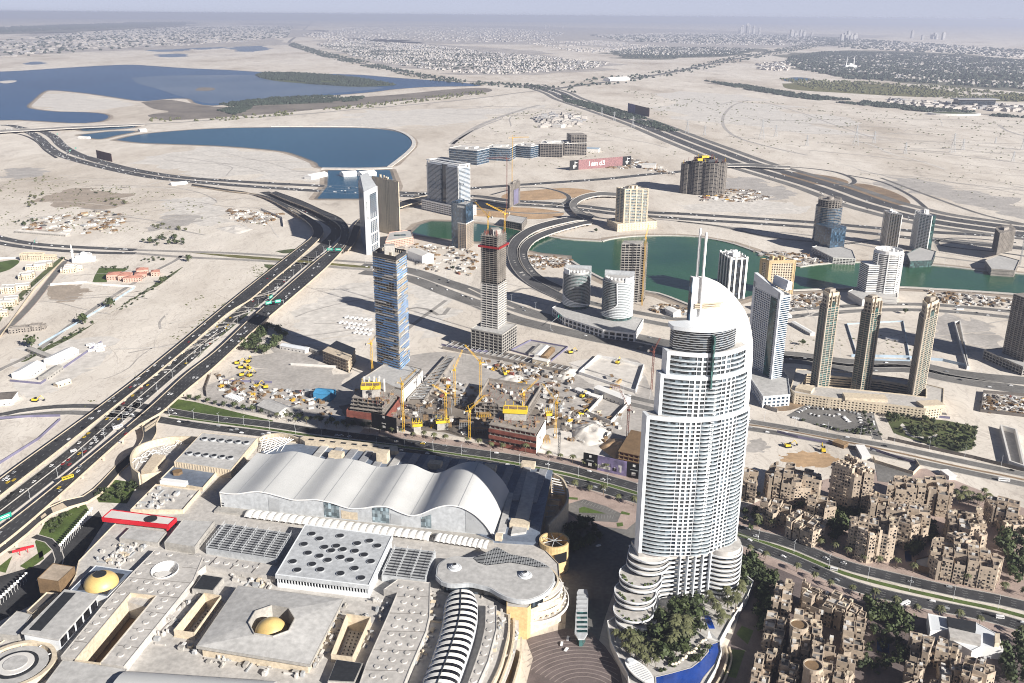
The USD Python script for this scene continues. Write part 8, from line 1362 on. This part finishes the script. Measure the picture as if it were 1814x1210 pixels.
# scaffolds, rebar and shutters of the crowded site
rs = random.Random(15)
def scaffold(x,y,w,d,h,a,lab):
 t = thing('scaffold',lab,'scaffold',(x,y,0),'scaffolds on the building site'); m = MB(); nx,ny,nz = max(2,int(w / 2.6)),max(1,int(d / 2.6)),max(2,int(h / 2.4)); q = lambda i,j,k: (*(np.array([x,y]) + rot(np.array([(i / nx - .5) * w,(j / ny - .5) * d]),a)),h * k / nz)
 for i in range(nx + 1):
  for j in range(ny + 1): m.tube(q(i,j,0),q(i,j,nz),.12,3)
 for k in range(1,nz + 1):
  for j in range(ny + 1): m.tube(q(0,j,k),q(nx,j,k),.1,3)
  for i in range(nx): m.tube(q(i,0,k - 1),q(i + 1,0,k),.08,3)
 part(t,'tubes',m,rs.choice(['rust','crane_yellow','steel','dark_steel'])); one(t,'boards','timber','prism',rect(x,y,w,d,a),h * .98,h,bottom=True)
for k in range(34): u = rs.random(); p = P(612 + 370 * u + rs.uniform(-16,16),722 + 44 * u + rs.uniform(-26,20)); scaffold(*p,rs.uniform(7,18),rs.uniform(2.6,8),rs.uniform(4,11),.1 + rs.choice([0,1.57]),'tube scaffold with timber boards in the crowded front of the building site')
for k in range(16): p = P(840 + rs.uniform(0,260),655 + rs.uniform(0,110)); scaffold(*p,rs.uniform(6,14),rs.uniform(2.6,5),rs.uniform(3,6),rs.uniform(0,3),'low tube scaffold on the sandy back part of the building site')
for nm,px_,z,n in (('stepped_frame',[(640,712),(684,722),(700,700),(660,694)],25.2,60),('rust_frame',[(872,748),(946,762),(960,742),(888,732)],25.2,110),('grey_frame',[(846,714),(868,678),(950,692),(932,720)],13.8,120)):
 g = Polygon(PX(px_,z)); x0,y0,x1,y1 = g.bounds; m = MB(); b = MB(); k = 0
 while k < n:
  p = (rs.uniform(x0,x1),rs.uniform(y0,y1))
  if not g.contains(Point(p)): continue
  k += 1; m.tube((*p,z),(p[0] + rs.uniform(-.4,.4),p[1],z + rs.uniform(1.2,4.2)),.16,3)
  if k % 3 == 0: b.box(p[0],p[1],z,rs.uniform(1,5),rs.uniform(.3,1.6),rs.uniform(.5,2.6),rs.choice([.1,1.67]))
 part('/World/' + nm,'rebar',m,'rust',kind='stuff'); part('/World/' + nm,'shuttering',b,'timber',kind='stuff')

# ---------------------------------------------------------------- cars
def car_kind(name,paint,L_=4.7,W_=1.85,H_=1.5,cabin=(.28,.82),bus=False):
 def build(p):
  m = MB(); h0 = .3; b = .55 * H_ if not bus else H_
  pr = [(-.5,h0),(.5,h0),(.5,h0 + b * .55),(.44,h0 + b * .75),(-.46,h0 + b * .8),(-.5,h0 + b * .6)] if not bus else [(-.5,h0),(.5,h0),(.5,H_ * .9),(.47,H_),(-.49,H_),(-.5,H_ * .95)]
  pr = np.array(pr) * [L_,1]; n = len(pr); V = np.vstack([np.c_[pr[:,0],np.full(n,-W_ / 2),pr[:,1]],np.c_[pr[:,0],np.full(n,W_ / 2),pr[:,1]]]); F = []
  for i in range(n): j = (i + 1) % n; F += [[i,j,j + n],[i,j + n,i + n]]
  for i in range(1,n - 1): F += [[0,i + 1,i],[n,n + i,n + i + 1]]
  F = [[f[0],f[2],f[1]] for f in F]; m.add(V,F); part(p,'body',m,paint)
  if not bus:
   zb,zt = h0 + b * .76,H_ + .05; x0,x1 = -L_ * .40,L_ * .22; V = np.array([[x0,-W_ * .46,zb],[x1,-W_ * .46,zb],[x1,W_ * .46,zb],[x0,W_ * .46,zb],[x0 + .5,-W_ * .38,zt],[x1 - .75,-W_ * .38,zt],[x1 - .75,W_ * .38,zt],[x0 + .5,W_ * .38,zt]]); m = MB(); m.add(V,[[0,1,5],[0,5,4],[1,2,6],[1,6,5],[2,3,7],[2,7,6],[3,0,4],[3,4,7]]); part(p,'windows',m,'window_dark'); one(p,'roof',paint,'box',(x0 + x1) / 2 - .1,0,zt - .02,x1 - x0 - 1.2,W_ * .77,.07)
  else:
   for e in (-1,1): one(p,'window_strip','window_dark','box',0,e * (W_ / 2 + .01),H_ * .55,L_ * .9,.05,H_ * .26)
   one(p,'windscreen','window_dark','box',L_ * .5 + .01,0,H_ * .45,.05,W_ * .85,H_ * .36)
  for x in (-.31,.31):
   for e in (-1,1): one(p,'wheel','tyre','tube',(x * L_,e * W_ * .5 - .12 * e,.34),(x * L_,e * W_ * .5 + .02 * e,.34),.34,8)
 return Kind(name,build)
CARS = {'white': [car_kind('car','car_white'),car_kind('car','car_white',4.9,1.95,1.8)],'black': [car_kind('car','car_black'),car_kind('car','car_black',4.9,1.95,1.8)],'silver': [car_kind('car','car_silver')],'red': [car_kind('car','car_red')],'yellow': [car_kind('taxi','car_yellow')]}
BUS = {'white': car_kind('bus','car_white',11,2.5,3.1,bus=True),'yellow': car_kind('bus','yellow',11.5,2.5,3.2,bus=True),'van': car_kind('van','car_white',6.2,2.1,2.5,bus=True)}
budget = [300]
rc = random.Random(42); spares = {'white': MB(),'black': MB(),'silver': MB()}
def put_car(p,z,deg,where,grp,colours=('white',) * 9 + ('silver',) * 5 + ('black',) * 6 + ('red','yellow'),col=None,verb='driving'):
 k = col or rc.choice(colours)
 if not seen(*p,z,5): return
 if budget[0] <= 0:
  spare = spares.get(k,spares['white']); m = MB(); a = math.radians(deg); m.prism(rect(p[0],p[1],4.7,1.85,a),z + .3,z + 1.0,bottom=True); m.prism(rect(p[0] - .3 * math.cos(a),p[1] - .3 * math.sin(a),2.6,1.6,a),z + 1.0,z + 1.5); spare.v += m.v; spare.f += [x + spare.n for x in m.f]; spare.n += m.n; return
 budget[0] -= 1; name = 'taxi' if k == 'yellow' else 'car'; kind = rc.choice(CARS[k]); kind.put((p[0],p[1],z),deg,f'{k} {name} {verb} {where}',name,f'{k} cars {where}'[:60])
def cars_on(c,lanes,gap,where,grp,z=0.0,flip=False,u0=0.0,u1=1.0,jam=0.0,**kw):
 c = smoothline(c,step=5.0); t_,n_ = normals2(c); n = len(c)
 for o in lanes:
  i = int(n * u0) + rc.uniform(0,gap / 5)
  while i < n * u1 - 1:
   k = int(i); p = c[k,:2] + n_[k] * (o + rc.uniform(-.4,.4)); zz = (c[k,2] if c.shape[1] > 2 else 0) + z; put_car(p,zz,math.degrees(math.atan2(t_[k][1],t_[k][0])) + (180 if flip else 0),where,grp,**kw); i += max(1.7,rc.expovariate(1 / (gap / 5.0)))
cA_,wA_ = ROADS['elevated_carriageway_0']; cC_,wC_ = ROADS['elevated_carriageway_1']
cars_on(cA_,(-5,-1.5,2,5.5),105,'on the left elevated carriageway','a',.05,u1=.75); cars_on(cC_,(-7,-3,1,5),100,'on the right elevated carriageway','b',.05,u1=.75)
cars_on(roadB,(-9.5,-6,-2.5),22,'in the dense traffic between the elevated carriageways','c',.15,u0=.08,u1=.5); cars_on(roadB,(4,7.5,10),26,'in the queue on the near side of the lower road','d',.15,u0=.05,u1=.42); cars_on(roadB,(-4,2,7),120,'on the far stretch of the lower road','e',.15,u0=.5,u1=.85)
cars_on(PX(blvU),(-4.5,-1.2,2,5),130,'on the far carriageway of the near boulevard','f',.15,True); cars_on(PX(blvL),(-5,-1.5,2,5),95,'on the near carriageway of the near boulevard','g',.15,u0=.0)
cars_on(PX(secL),(-3,3),110,'on the park road','h',.15)
def park(line,n,where,f=idp,turn=90,col=None,p_=.8,z=.15):
 c = smoothline(PX([f(*q) for q in line]),n=n); t_,_ = normals2(c)
 for i in range(n):
  if rc.random() < p_: put_car(c[i],z,math.degrees(math.atan2(t_[i][1],t_[i][0])) + turn,where,'p',col=col,verb='parked')
for line,n in (([(400,250),(470,215)],9),([(480,225),(600,232)],12),([(480,262),(530,275)],7),([(560,262),(625,275)],8),([(640,235),(700,240)],7),([(650,262),(690,278)],6),([(690,285),(720,310)],6),([(780,268),(810,350)],11),([(560,330),(640,358)],7),([(370,285),(440,300)],7),([(730,250),(790,262)],6)): park(line,n,'in the large car park below the slender towers',fK)
park([(545,410),(690,470)],14,'in the row in front of the low block facing the boulevard',f1,p_=.95); park([(860,250),(890,390)],10,'along the lane beside the large car park',fK,0,p_=.6)
for x,y,a,k in ((1006,1132,80,'red'),(995,1142,80,'white'),(1003,1152,60,'white'),(1024,958,20,'white'),(1060,968,30,'white'),(120,862,40,'white'),(157,1140,40,'white')): put_car(P(x,y),.15,a,'in the shaded drop-off beside the mall','q',col=k,verb='stopped')
for x,y,a,k,lab in ((120,848,47,'yellow','yellow bus on the right elevated carriageway'),(1477,1010,-28,'van','long white tanker van on the near boulevard'),(1602,1072,30,'white','white bus turning at the side street of the boulevard'),(1771,1095,-10,'van','white van on the near boulevard at the right edge'),(1778,852,-12,'white','white bus on the park road at the right edge'),(208,758,47,'white','white bus in the dense traffic between the carriageways'),(130,800,47,'van','white lorry below the left elevated carriageway'),(1700,549,0,'white','white bus on the waterfront road')):
 z = 9.05 if 'elevated' in lab and 'below' not in lab else .15; BUS[k].put((*P(x,y,z),z),a,lab,'bus',None)
for i,(y0,n,x0) in enumerate(((563,6,614),(572,6,604),(581,6,616),(590,4,630))):
 for k in range(n):
  if y0 in (573,) and k in (2,3): continue
  BUS['white'].put((*P(x0 + 8.2 * k,y0 + 1.0 * k),.1),62,'white bus parked in the rows on the sand left of the netted tower','bus','buses parked on the sand',.85)
for k in range(9): BUS['white'].put((*P(160 + 5 * (k % 5) + 3 * (k // 5),612 + 4 * (k % 3) + 2 * (k // 5)),.1),40,'white lorry parked beside the purple-fenced shed yard','lorry','lorries by the shed yard')
for k in range(7): BUS['white'].put((*P(405 + 3.4 * k,703 + 1.2 * k),.1),60,'white lorry parked in the row near the lawn strip','lorry','lorries near the lawn strip')
# far traffic and what exceeds three hundred
budget[0] = 0
for c,lanes,gap in ((mainW1,(-13,-7,0,7,13),85),(mainW2,(-13,-7,0,7,13),60),(mainE1,(-12,-4,4,12),100),(mainE2,(-10,-4,4,10),110),(mainE3,(-9,0,9),120),(ringC,(-60,-40,-15,10,40),140),(bayN,(-9,0,9),160),(bayS,(-9,0,9),130),(marN,(-4,4),140),(marS,(-4,4),120),(westN,(-6,0,6),90),(westS,(-5,2),90),(sec1,(-3,3),90)): cars_on(c[:,:2],lanes,gap,'','',.15)
for k,sp in spares.items(): single('far_traffic',sp,'car_' + k,k + ' cars strewn along the distant motorways and in the large car park','traffic',kind='stuff',at_origin=True)

# ---------------------------------------------------------------- far belts of trees, far town
def belt(name,label,px,n,seed,lk='leaf_far',r0=5,r1=11,f=idp,hh=.9):
 g = Polygon(PX([f(*p) for p in px])).buffer(0); rng = np.random.default_rng(seed); x0,y0,x1,y1 = g.bounds; pts = np.c_[rng.uniform(x0,x1,n * 8),rng.uniform(y0,y1,n * 8)]
 import shapely
 dens = meshkit.fbm(np.c_[pts / 160,np.zeros(len(pts))],3,seed); pts = pts[shapely.contains_xy(g,pts[:,0],pts[:,1]) & (dens > .36)][:n]
 if not len(pts): return
 ico = trimesh.creation.icosphere(1,1.0); V,F = np.asarray(ico.vertices),np.asarray(ico.faces); m = MB()
 for p in pts: r = rng.uniform(r0,r1); jit = 1 + rng.uniform(-.28,.28,(len(V),1)); m.add(V * jit * [r,r,r * hh] + [p[0],p[1],r * .45],F)
 single(name,m,lk,label,'trees',kind='stuff',at_origin=True)
for nm_,lk_,q_ in (('town_ground','town_ground',[(540,72),(660,68),(800,80),(980,98),(1090,110),(1060,124),(900,134),(780,130),(640,108)]),('town_ground','town_ground',[(-100,98),(0,68),(200,52),(420,42),(530,42),(515,70),(300,86),(100,100)]),('town_ground','town_ground',[(535,66),(640,46),(900,46),(1200,52),(1520,62),(1500,80),(1200,84),(900,80),(640,76)]),('wooded_ground','suburb_ground',[(1395,104),(1470,91),(1600,92),(1850,108),(1850,166),(1700,152),(1500,140),(1420,124)]),('wooded_ground','suburb_ground',[(1080,92),(1180,83),(1340,86),(1330,96),(1180,104),(1100,103)]),('wooded_ground','suburb_ground',[(-100,54),(100,44),(330,38),(330,46),(100,58),(-100,64)])): patch(nm_,lk_,q_,.5,rough=.25)
belt('mangrove','dark mangrove wood on the long spit in the lagoon',[(452,133),(470,129),(530,130),(590,134),(640,140),(690,148),(700,151),(640,154),(580,151),(500,145),(462,138)],2470,1,r0=5.0,r1=10.6)
belt('mangrove','dark mangrove patches along the near shore of the lagoon',[(388,185),(440,178),(480,174),(560,170),(645,172),(640,180),(560,183),(480,186),(410,189)],1710,2,r0=3.7,r1=7.9); belt('mangrove','low mangrove patch on the mud flat',[(385,196),(410,190),(448,188),(440,196),(415,204),(400,200)],798,3,r0=3.1,r1=5.9); belt('mangrove','thin scrub along the desert highway',[(260,210),(400,208),(560,193),(720,176),(860,160),(870,166),(720,184),(560,201),(400,214),(270,216)],260,4,'leaf_olive',4,7)
belt('tree_belt','dark belt of trees along the far highway from the left to the crossing',[(510,80),(520,76),(560,88),(640,107),(760,134),(860,146),(980,152),(985,162),(930,157),(860,153),(760,143),(640,117),(560,98)],2850,5,r0=5.0,r1=9.9); belt('tree_belt','green belts round the far highway crossing',[(980,150),(1040,140),(1130,132),(1220,118),(1300,100),(1400,83),(1480,70),(1490,77),(1400,92),(1300,112),(1220,130),(1130,144),(1060,154),(1010,166)],2850,6,r0=5.0,r1=10.6); belt('tree_belt','green verge beside the ring highway',[(995,168),(1040,182),(1090,193),(1160,215),(1210,236),(1200,240),(1140,222),(1060,198),(1000,180)],950,7,r0=3.7,r1=6.6); belt('tree_belt','dark green line of trees along the road to the right',[(1245,143),(1320,151),(1400,164),(1480,174),(1600,187),(1700,197),(1830,204),(1830,210),(1700,204),(1600,195),(1480,182),(1400,172),(1320,159)],2090,8,r0=4.3,r1=8.6)
belt('tree_belt','wide dark wooded suburb in the far right',[(1400,100),(1460,92),(1560,93),(1680,98),(1830,108),(1830,160),(1760,156),(1640,148),(1500,140),(1420,124),(1390,112)],6460,9,r0=6.8,r1=14.5); belt('tree_belt','green golf grounds at the far right',[(1380,140),(1500,143),(1660,152),(1830,168),(1830,182),(1700,176),(1560,168),(1440,158)],1000,10,'leaf_olive',5,9); belt('tree_belt','dark wooded strip in the far middle right',[(1080,92),(1160,84),(1260,84),(1340,88),(1300,98),(1180,104),(1100,102)],1900,11,r0=6.2,r1=11.9); belt('tree_belt','dark wooded ground at the far left horizon',[(-60,52),(100,46),(220,42),(330,40),(330,44),(200,50),(60,56),(-60,60)],1710,12,r0=18.6,r1=39.6); belt('tree_belt','trees of the far suburb beyond the belt',[(560,80),(760,90),(960,105),(1000,118),(900,125),(760,118),(640,102)],1520,13,r0=4.3,r1=8.6)
patch('golf_lawn','dry_grass',[(1385,148),(1480,146),(1620,154),(1700,166),(1640,172),(1500,165),(1400,158)],.2); patch('racecourse','dry_grass',[(1730,170),(1790,166),(1850,170),(1850,178),(1780,180),(1735,176)],.3); patch('far_pond','lake_water',[(1388,141),(1410,137),(1436,140),(1420,144),(1394,144)],.3)
for pts in ([(250,88),(300,85),(340,88),(290,92)],[(320,84),(370,82),(400,84),(350,88)],[(275,97),(320,95),(330,100),(290,101)],[(400,85),(450,79),(480,86),(430,92)],[(40,112),(65,109),(80,112),(55,115)]): patch('salt_pan','shallow_water',pts,.3,rough=.3)
def houses(label,px,n,seed,lo=8,hi=18,grp=None,single_n=0,thing_label=None,big=1.0):
 import shapely
 g = Polygon(PX(px)).buffer(0); rng = np.random.default_rng(seed); x0,y0,x1,y1 = g.bounds; pts = np.c_[rng.uniform(x0,x1,n * 8),rng.uniform(y0,y1,n * 8)]; dens = meshkit.fbm(np.c_[pts / 420,np.zeros(len(pts))],3,seed); pts = pts[shapely.contains_xy(g,pts[:,0],pts[:,1]) & (dens > .38)][:n]; order = np.argsort(np.hypot(*pts.T)); pts = pts[order]; lumps = [MB(),MB()]; a0 = rng.uniform(0,1.5)
 for i,p in enumerate(pts):
  m = MB(); w_,d_,h = rng.uniform(lo,hi) * big,rng.uniform(lo,hi) * big,rng.choice([7,7,9,11,14]) * (1 if big < 2 else 1.8); m.box(*p,0,w_,d_,h,a0)
  if i < single_n:
   t = thing('far_house',thing_label,'house',(*p,0),grp); part(t,'walls',m,'city_white'); one(t,'roof_room','city_white','box',*p,h,w_ * .5,d_ * .6,3,a0); continue
  l = lumps[0 if rng.random() < .72 else 1]; l.v += m.v; l.f += [x + l.n for x in m.f]; l.n += m.n
 for l,lk in zip(lumps,('city_white','city_grey')):
  if l.n: single('far_town',l,lk,label,'houses',kind='stuff',at_origin=True)
houses('pale low houses of the far town beyond the tree belt',[(560,78),(640,72),(760,80),(860,92),(980,102),(1080,112),(1050,122),(900,132),(820,130),(720,118),(640,104)],4180,1,9,20,'houses at the near edge of the far town',60,'small pale house at the near edge of the far town'); houses('pale houses strewn along the left horizon',[(-60,95),(0,72),(120,60),(260,50),(400,44),(520,46),(510,66),(420,76),(260,84),(120,88),(0,104)],4940,2,22,48,None,0,None,1.0); houses('pale houses strewn across the middle horizon',[(530,62),(620,48),(760,46),(900,50),(1000,58),(980,72),(860,76),(700,70),(580,74)],3420,3,22,50); houses('pale houses of the far suburb right of the middle',[(930,76),(1060,72),(1200,84),(1340,86),(1300,96),(1160,98),(1020,92)],2090,4,12,28,'houses of the far right suburb',20,'small pale house in the far suburb right of the middle'); houses('pale town below the right horizon',[(1040,62),(1200,58),(1400,62),(1500,70),(1420,80),(1260,80),(1100,72)],2850,5,18,40); houses('white houses scattered among the far wooded suburb',[(1400,104),(1560,96),(1700,100),(1830,112),(1830,158),(1680,148),(1500,136),(1420,122)],1710,6,12,26,'white houses in the wooded suburb',60,'white house among the trees of the far wooded suburb'); houses('low sheds of the racing grounds at the right',[(1560,176),(1660,178),(1760,186),(1830,190),(1830,200),(1700,194),(1600,188)],228,7,14,40,'sheds of the racing grounds',20,'low shed on the racing grounds at the right edge'); houses('works and huts strewn on the sand beyond the design blocks',[(940,210),(980,200),(1040,208),(1030,224),(960,226)],114,8,10,34,'works on the sand beyond the design blocks',24,'pale concrete works on the sand beyond the design blocks')
houses('houses and yards along the right horizon',[(1500,74),(1640,76),(1830,92),(1830,104),(1700,94),(1560,88)],950,9,20,44); houses('white villas between the highway and the wooded suburb',[(1340,112),(1400,108),(1410,118),(1390,128),(1340,124)],114,10,16,40,'white villas before the wooded suburb',30,'large white villa before the wooded suburb')
rngf = random.Random(12)
def far_tower(x,y,ty,w_,lab):
 o = P(x,y); h = max(30,top(o,ty)); t = thing('far_tower',lab,'tower',(*o,0),'skyline towers: ' + lab[-36:]); one(t,'shaft','city_grey','box',*o,0,w_,w_ * .8,h,.3); one(t,'crown','city_white','box',*o,h,w_ * .5,w_ * .4,h * .06,.3); m = MB()
 for k in range(int(h / 12)): m.box(*o,6 + 12 * k,w_ * 1.02,w_ * .82,4,.3)
 part(t,'floor_bands',m,'city_white',kind='stuff')
for k in range(46):
 if k < 14: x,y = 1310 + rngf.uniform(0,36),rngf.uniform(57,61); hpx = rngf.uniform(6,18); lab = 'hazy tower in the tight cluster on the far skyline right of the middle'
 elif k < 26: x,y = 1400 + rngf.uniform(0,50),rngf.uniform(62,66); hpx = rngf.uniform(5,12); lab = 'hazy tower in the looser row on the far skyline'
 elif k < 34: x,y = 1480 + rngf.uniform(0,40),rngf.uniform(68,72); hpx = rngf.uniform(6,16); lab = 'hazy tower where the far highway meets the skyline'
 elif k < 42: x,y = 1580 + rngf.uniform(0,100),rngf.uniform(66,72); hpx = rngf.uniform(5,14); lab = 'hazy tower in the thin row toward the right end of the skyline'
 else: x,y = 950 + rngf.uniform(0,50),rngf.uniform(49,52); hpx = rngf.uniform(4,7); lab = 'hazy tower on the far skyline near the middle'
 far_tower(x,y,y - hpx,rngf.uniform(38,70),lab)
m_ = P(1506,120); mq = thing('far_mosque','far mosque with two pale minarets among the wooded suburb','mosque',(*m_,0))
for e in (-40,30): one(mq,'minaret','white_paint','cyl',m_[0] + e,m_[1],0,95,6,8,3)
one(mq,'hall','white_paint','box',*m_,0,110,60,24); one(mq,'dome','white_paint','dome',*m_,24,22,20,14,5)
gs = P(1725,187); t = thing('grandstand','dark glass grandstand on the racing grounds at the right edge','building',(*gs,0)); one(t,'stand','glass_dark','box',*gs,0,210,60,34,.1); one(t,'roof','city_grey','box',*gs,34,240,80,4,.1)
t = thing('far_bridge_arena','pale round-ended platform beside the right tree line','building',(*P(1690,203),0)); q = circ(*P(1690,203),130,30,60); one(t,'platform','pale_wall','prism',q,0,8); one(t,'deck','verge','prism',inset(q,18),8,8.6)
for x,y,w_,lab in ((965,205,26,'pale roofless concrete shell beyond the design blocks, left'),(1005,213,34,'pale concrete terraces beyond the design blocks, middle'),(990,220,20,'pale concrete works beyond the design blocks, front'),(1050,262,30,'blue roofed sheds right of the unfinished design block'),(1150,290,30,'grey sheds along the diagonal highway'),(1380,116,20,'white hotel-like block before the wooded suburb'),(1362,117,20,'smaller white block before the wooded suburb')): shed(lab,(x - w_ * .4,y),(x + w_ * .4,y + 1),40,12,'pale_wall','blue_fence' if 'blue' in lab else 'pale_wall',False)
# wheel tracks and scrub on the open sand
rt_ = random.Random(31); tr = [MB(),MB(),MB()]
for px_,n,dirx in (([(0,300),(420,330),(560,400),(430,440),(0,395)],34,(1,.15)),([(150,620),(470,480),(560,500),(330,640),(180,720)],30,(.6,.8)),([(500,500),(660,500),(660,600),(500,610)],12,(1,.3)),([(730,190),(1000,185),(1200,260),(900,290),(740,300)],34,(1,.4)),([(1180,170),(1814,220),(1814,400),(1500,320),(1250,240)],60,(1,-.5)),([(0,500),(330,470),(180,600),(20,640)],14,(.8,.6)),([(1380,540),(1800,560),(1800,640),(1400,620)],18,(1,.1)),([(270,255),(560,290),(560,320),(300,305)],14,(1,.1)),([(880,480),(980,540),(780,560),(730,520)],10,(1,-.4))):
 g = Polygon(PX(px_)).buffer(0); x0,y0,x1,y1 = g.bounds; k = 0
 while k < n:
  p = np.array([rt_.uniform(x0,x1),rt_.uniform(y0,y1)])
  if not g.contains(Point(p)): continue
  k += 1; a = math.atan2(dirx[1],dirx[0]) + rt_.gauss(0,.5); pts = [p]; far_ = np.linalg.norm(p) / 1500
  for _ in range(rt_.randint(4,9)): a += rt_.gauss(0,.22); pts.append(pts[-1] + rt_.uniform(20,55) * far_ * np.array([math.cos(a),math.sin(a)]))
  l = LineString(pts).intersection(g)
  for s_ in getattr(l,'geoms',[l]):
   if s_.is_empty or s_.geom_type != 'LineString' or s_.length < 15: continue
   c = smoothline(np.array(s_.coords),step=14); w_ = rt_.choice([1.2,2.0,3.5]) * max(1,far_); j = rt_.randrange(3); tr[j].ribbon(c,-w_ / 2,w_ / 2,.20 + .02 * j)
for m,lk in zip(tr,('white_sand','grey_ground','sand')): single('wheel_tracks',m,lk,kind='structure',at_origin=True)
for nm,px_,n in (('low scrub speckled over the sand left of the highway',[(0,300),(300,340),(480,400),(440,440),(0,400)],500),('low scrub on the sand between the villa lane and the highway',[(150,640),(450,470),(520,470),(250,690),(150,720)],420),('low scrub on the desert beyond the ring highway',[(1100,160),(1814,215),(1814,380),(1450,300),(1200,230)],700),('low scrub round the design blocks',[(740,300),(860,210),(1000,185),(1200,260),(1190,290),(900,300)],300),('low scrub on the empty plots by the towers',[(1390,540),(1800,560),(1800,640),(1400,620)],200)):
 g = Polygon(PX(px_)).buffer(0); x0,y0,x1,y1 = g.bounds; k = 0; m = MB(); nr_ = np.random.default_rng(n)
 P_ = np.c_[nr_.uniform(x0,x1,n * 5),nr_.uniform(y0,y1,n * 5)]; dn = meshkit.fbm(np.c_[P_ / 90,np.zeros(len(P_))],3,n)
 for p,dd in zip(P_,dn):
  if k >= n: break
  if dd < .5 or not g.contains(Point(p)): continue
  k += 1; r = nr_.uniform(.5,1.9) * max(1,np.linalg.norm(p) / 1600); m.dome(p[0],p[1],-.1,r,r * .7,6,3)
 single('scrub',m,'leaf_olive',nm,'scrub',kind='stuff',at_origin=True)
for k,(q_,n) in enumerate((([(560,78),(640,72),(760,80),(860,92),(980,102),(1080,112),(1050,122),(900,132),(820,130),(720,118),(640,104)],1600),([(-60,95),(0,72),(120,60),(260,50),(520,46),(510,66),(260,84),(0,104)],1500),([(1040,62),(1400,62),(1500,70),(1420,80),(1100,74)],900),([(1420,64),(1560,72),(1830,90),(1830,104),(1600,92),(1480,84)],900))): belt('garden_trees','dark garden trees sprinkled through the distant ' + ('middle town','left-hand town','right skyline town','far right plain')[k],q_,n,40 + k,r0=6 + 6 * (k > 0),r1=11 + 12 * (k > 0),hh=.6)
for k,(q_,n,w_) in enumerate((([(560,76),(660,70),(800,82),(980,100),(1080,112),(1050,124),(900,132),(780,128),(640,106)],22,16),([(-60,98),(0,70),(200,54),(420,44),(520,46),(510,68),(300,84),(100,96)],20,30),([(1400,104),(1470,93),(1600,94),(1840,110),(1840,160),(1700,148),(1500,136)],18,16))):
 g = Polygon(PX(q_)).buffer(0); c = np.array(g.centroid.coords)[0]; R_ = math.sqrt(g.area) * 2; m = MB()
 for i in range(n * 2):
  a = .5 + .3 * k + (i % 2) * math.pi / 2; d = np.array([math.cos(a),math.sin(a)]); o_ = c + np.array([-d[1],d[0]]) * R_ * ((i // 2) / n - .5) * 1.6; l = LineString([o_ - d * R_,o_ + d * R_]).intersection(g)
  for s_ in getattr(l,'geoms',[l]):
   if not s_.is_empty and s_.length > 200: m.ribbon(np.array(s_.coords),-w_ / 2,w_ / 2,.9 + .02 * (i % 2))
 single('town_streets',m,'grey_asphalt',kind='structure',at_origin=True)

# ---------------------------------------------------------------- the air
look_haze = usdkit.material(stage,'/World/Looks/haze_air',{'v': ('principled_volume',{'color': (0.75,0.80,0.98),'density': HAZE_DENSITY,'anisotropy': 0.2})},[],volume='v.volume')
hz = trimesh.creation.box(extents=[150000,150000,462.0 + 1.3]); hz.apply_translation([0,0,(462.0 - 1.3) / 2])
hm = usdkit.mesh(stage,'/World/haze',hz,look_haze); note(hm.GetPrim(),kind='stuff')
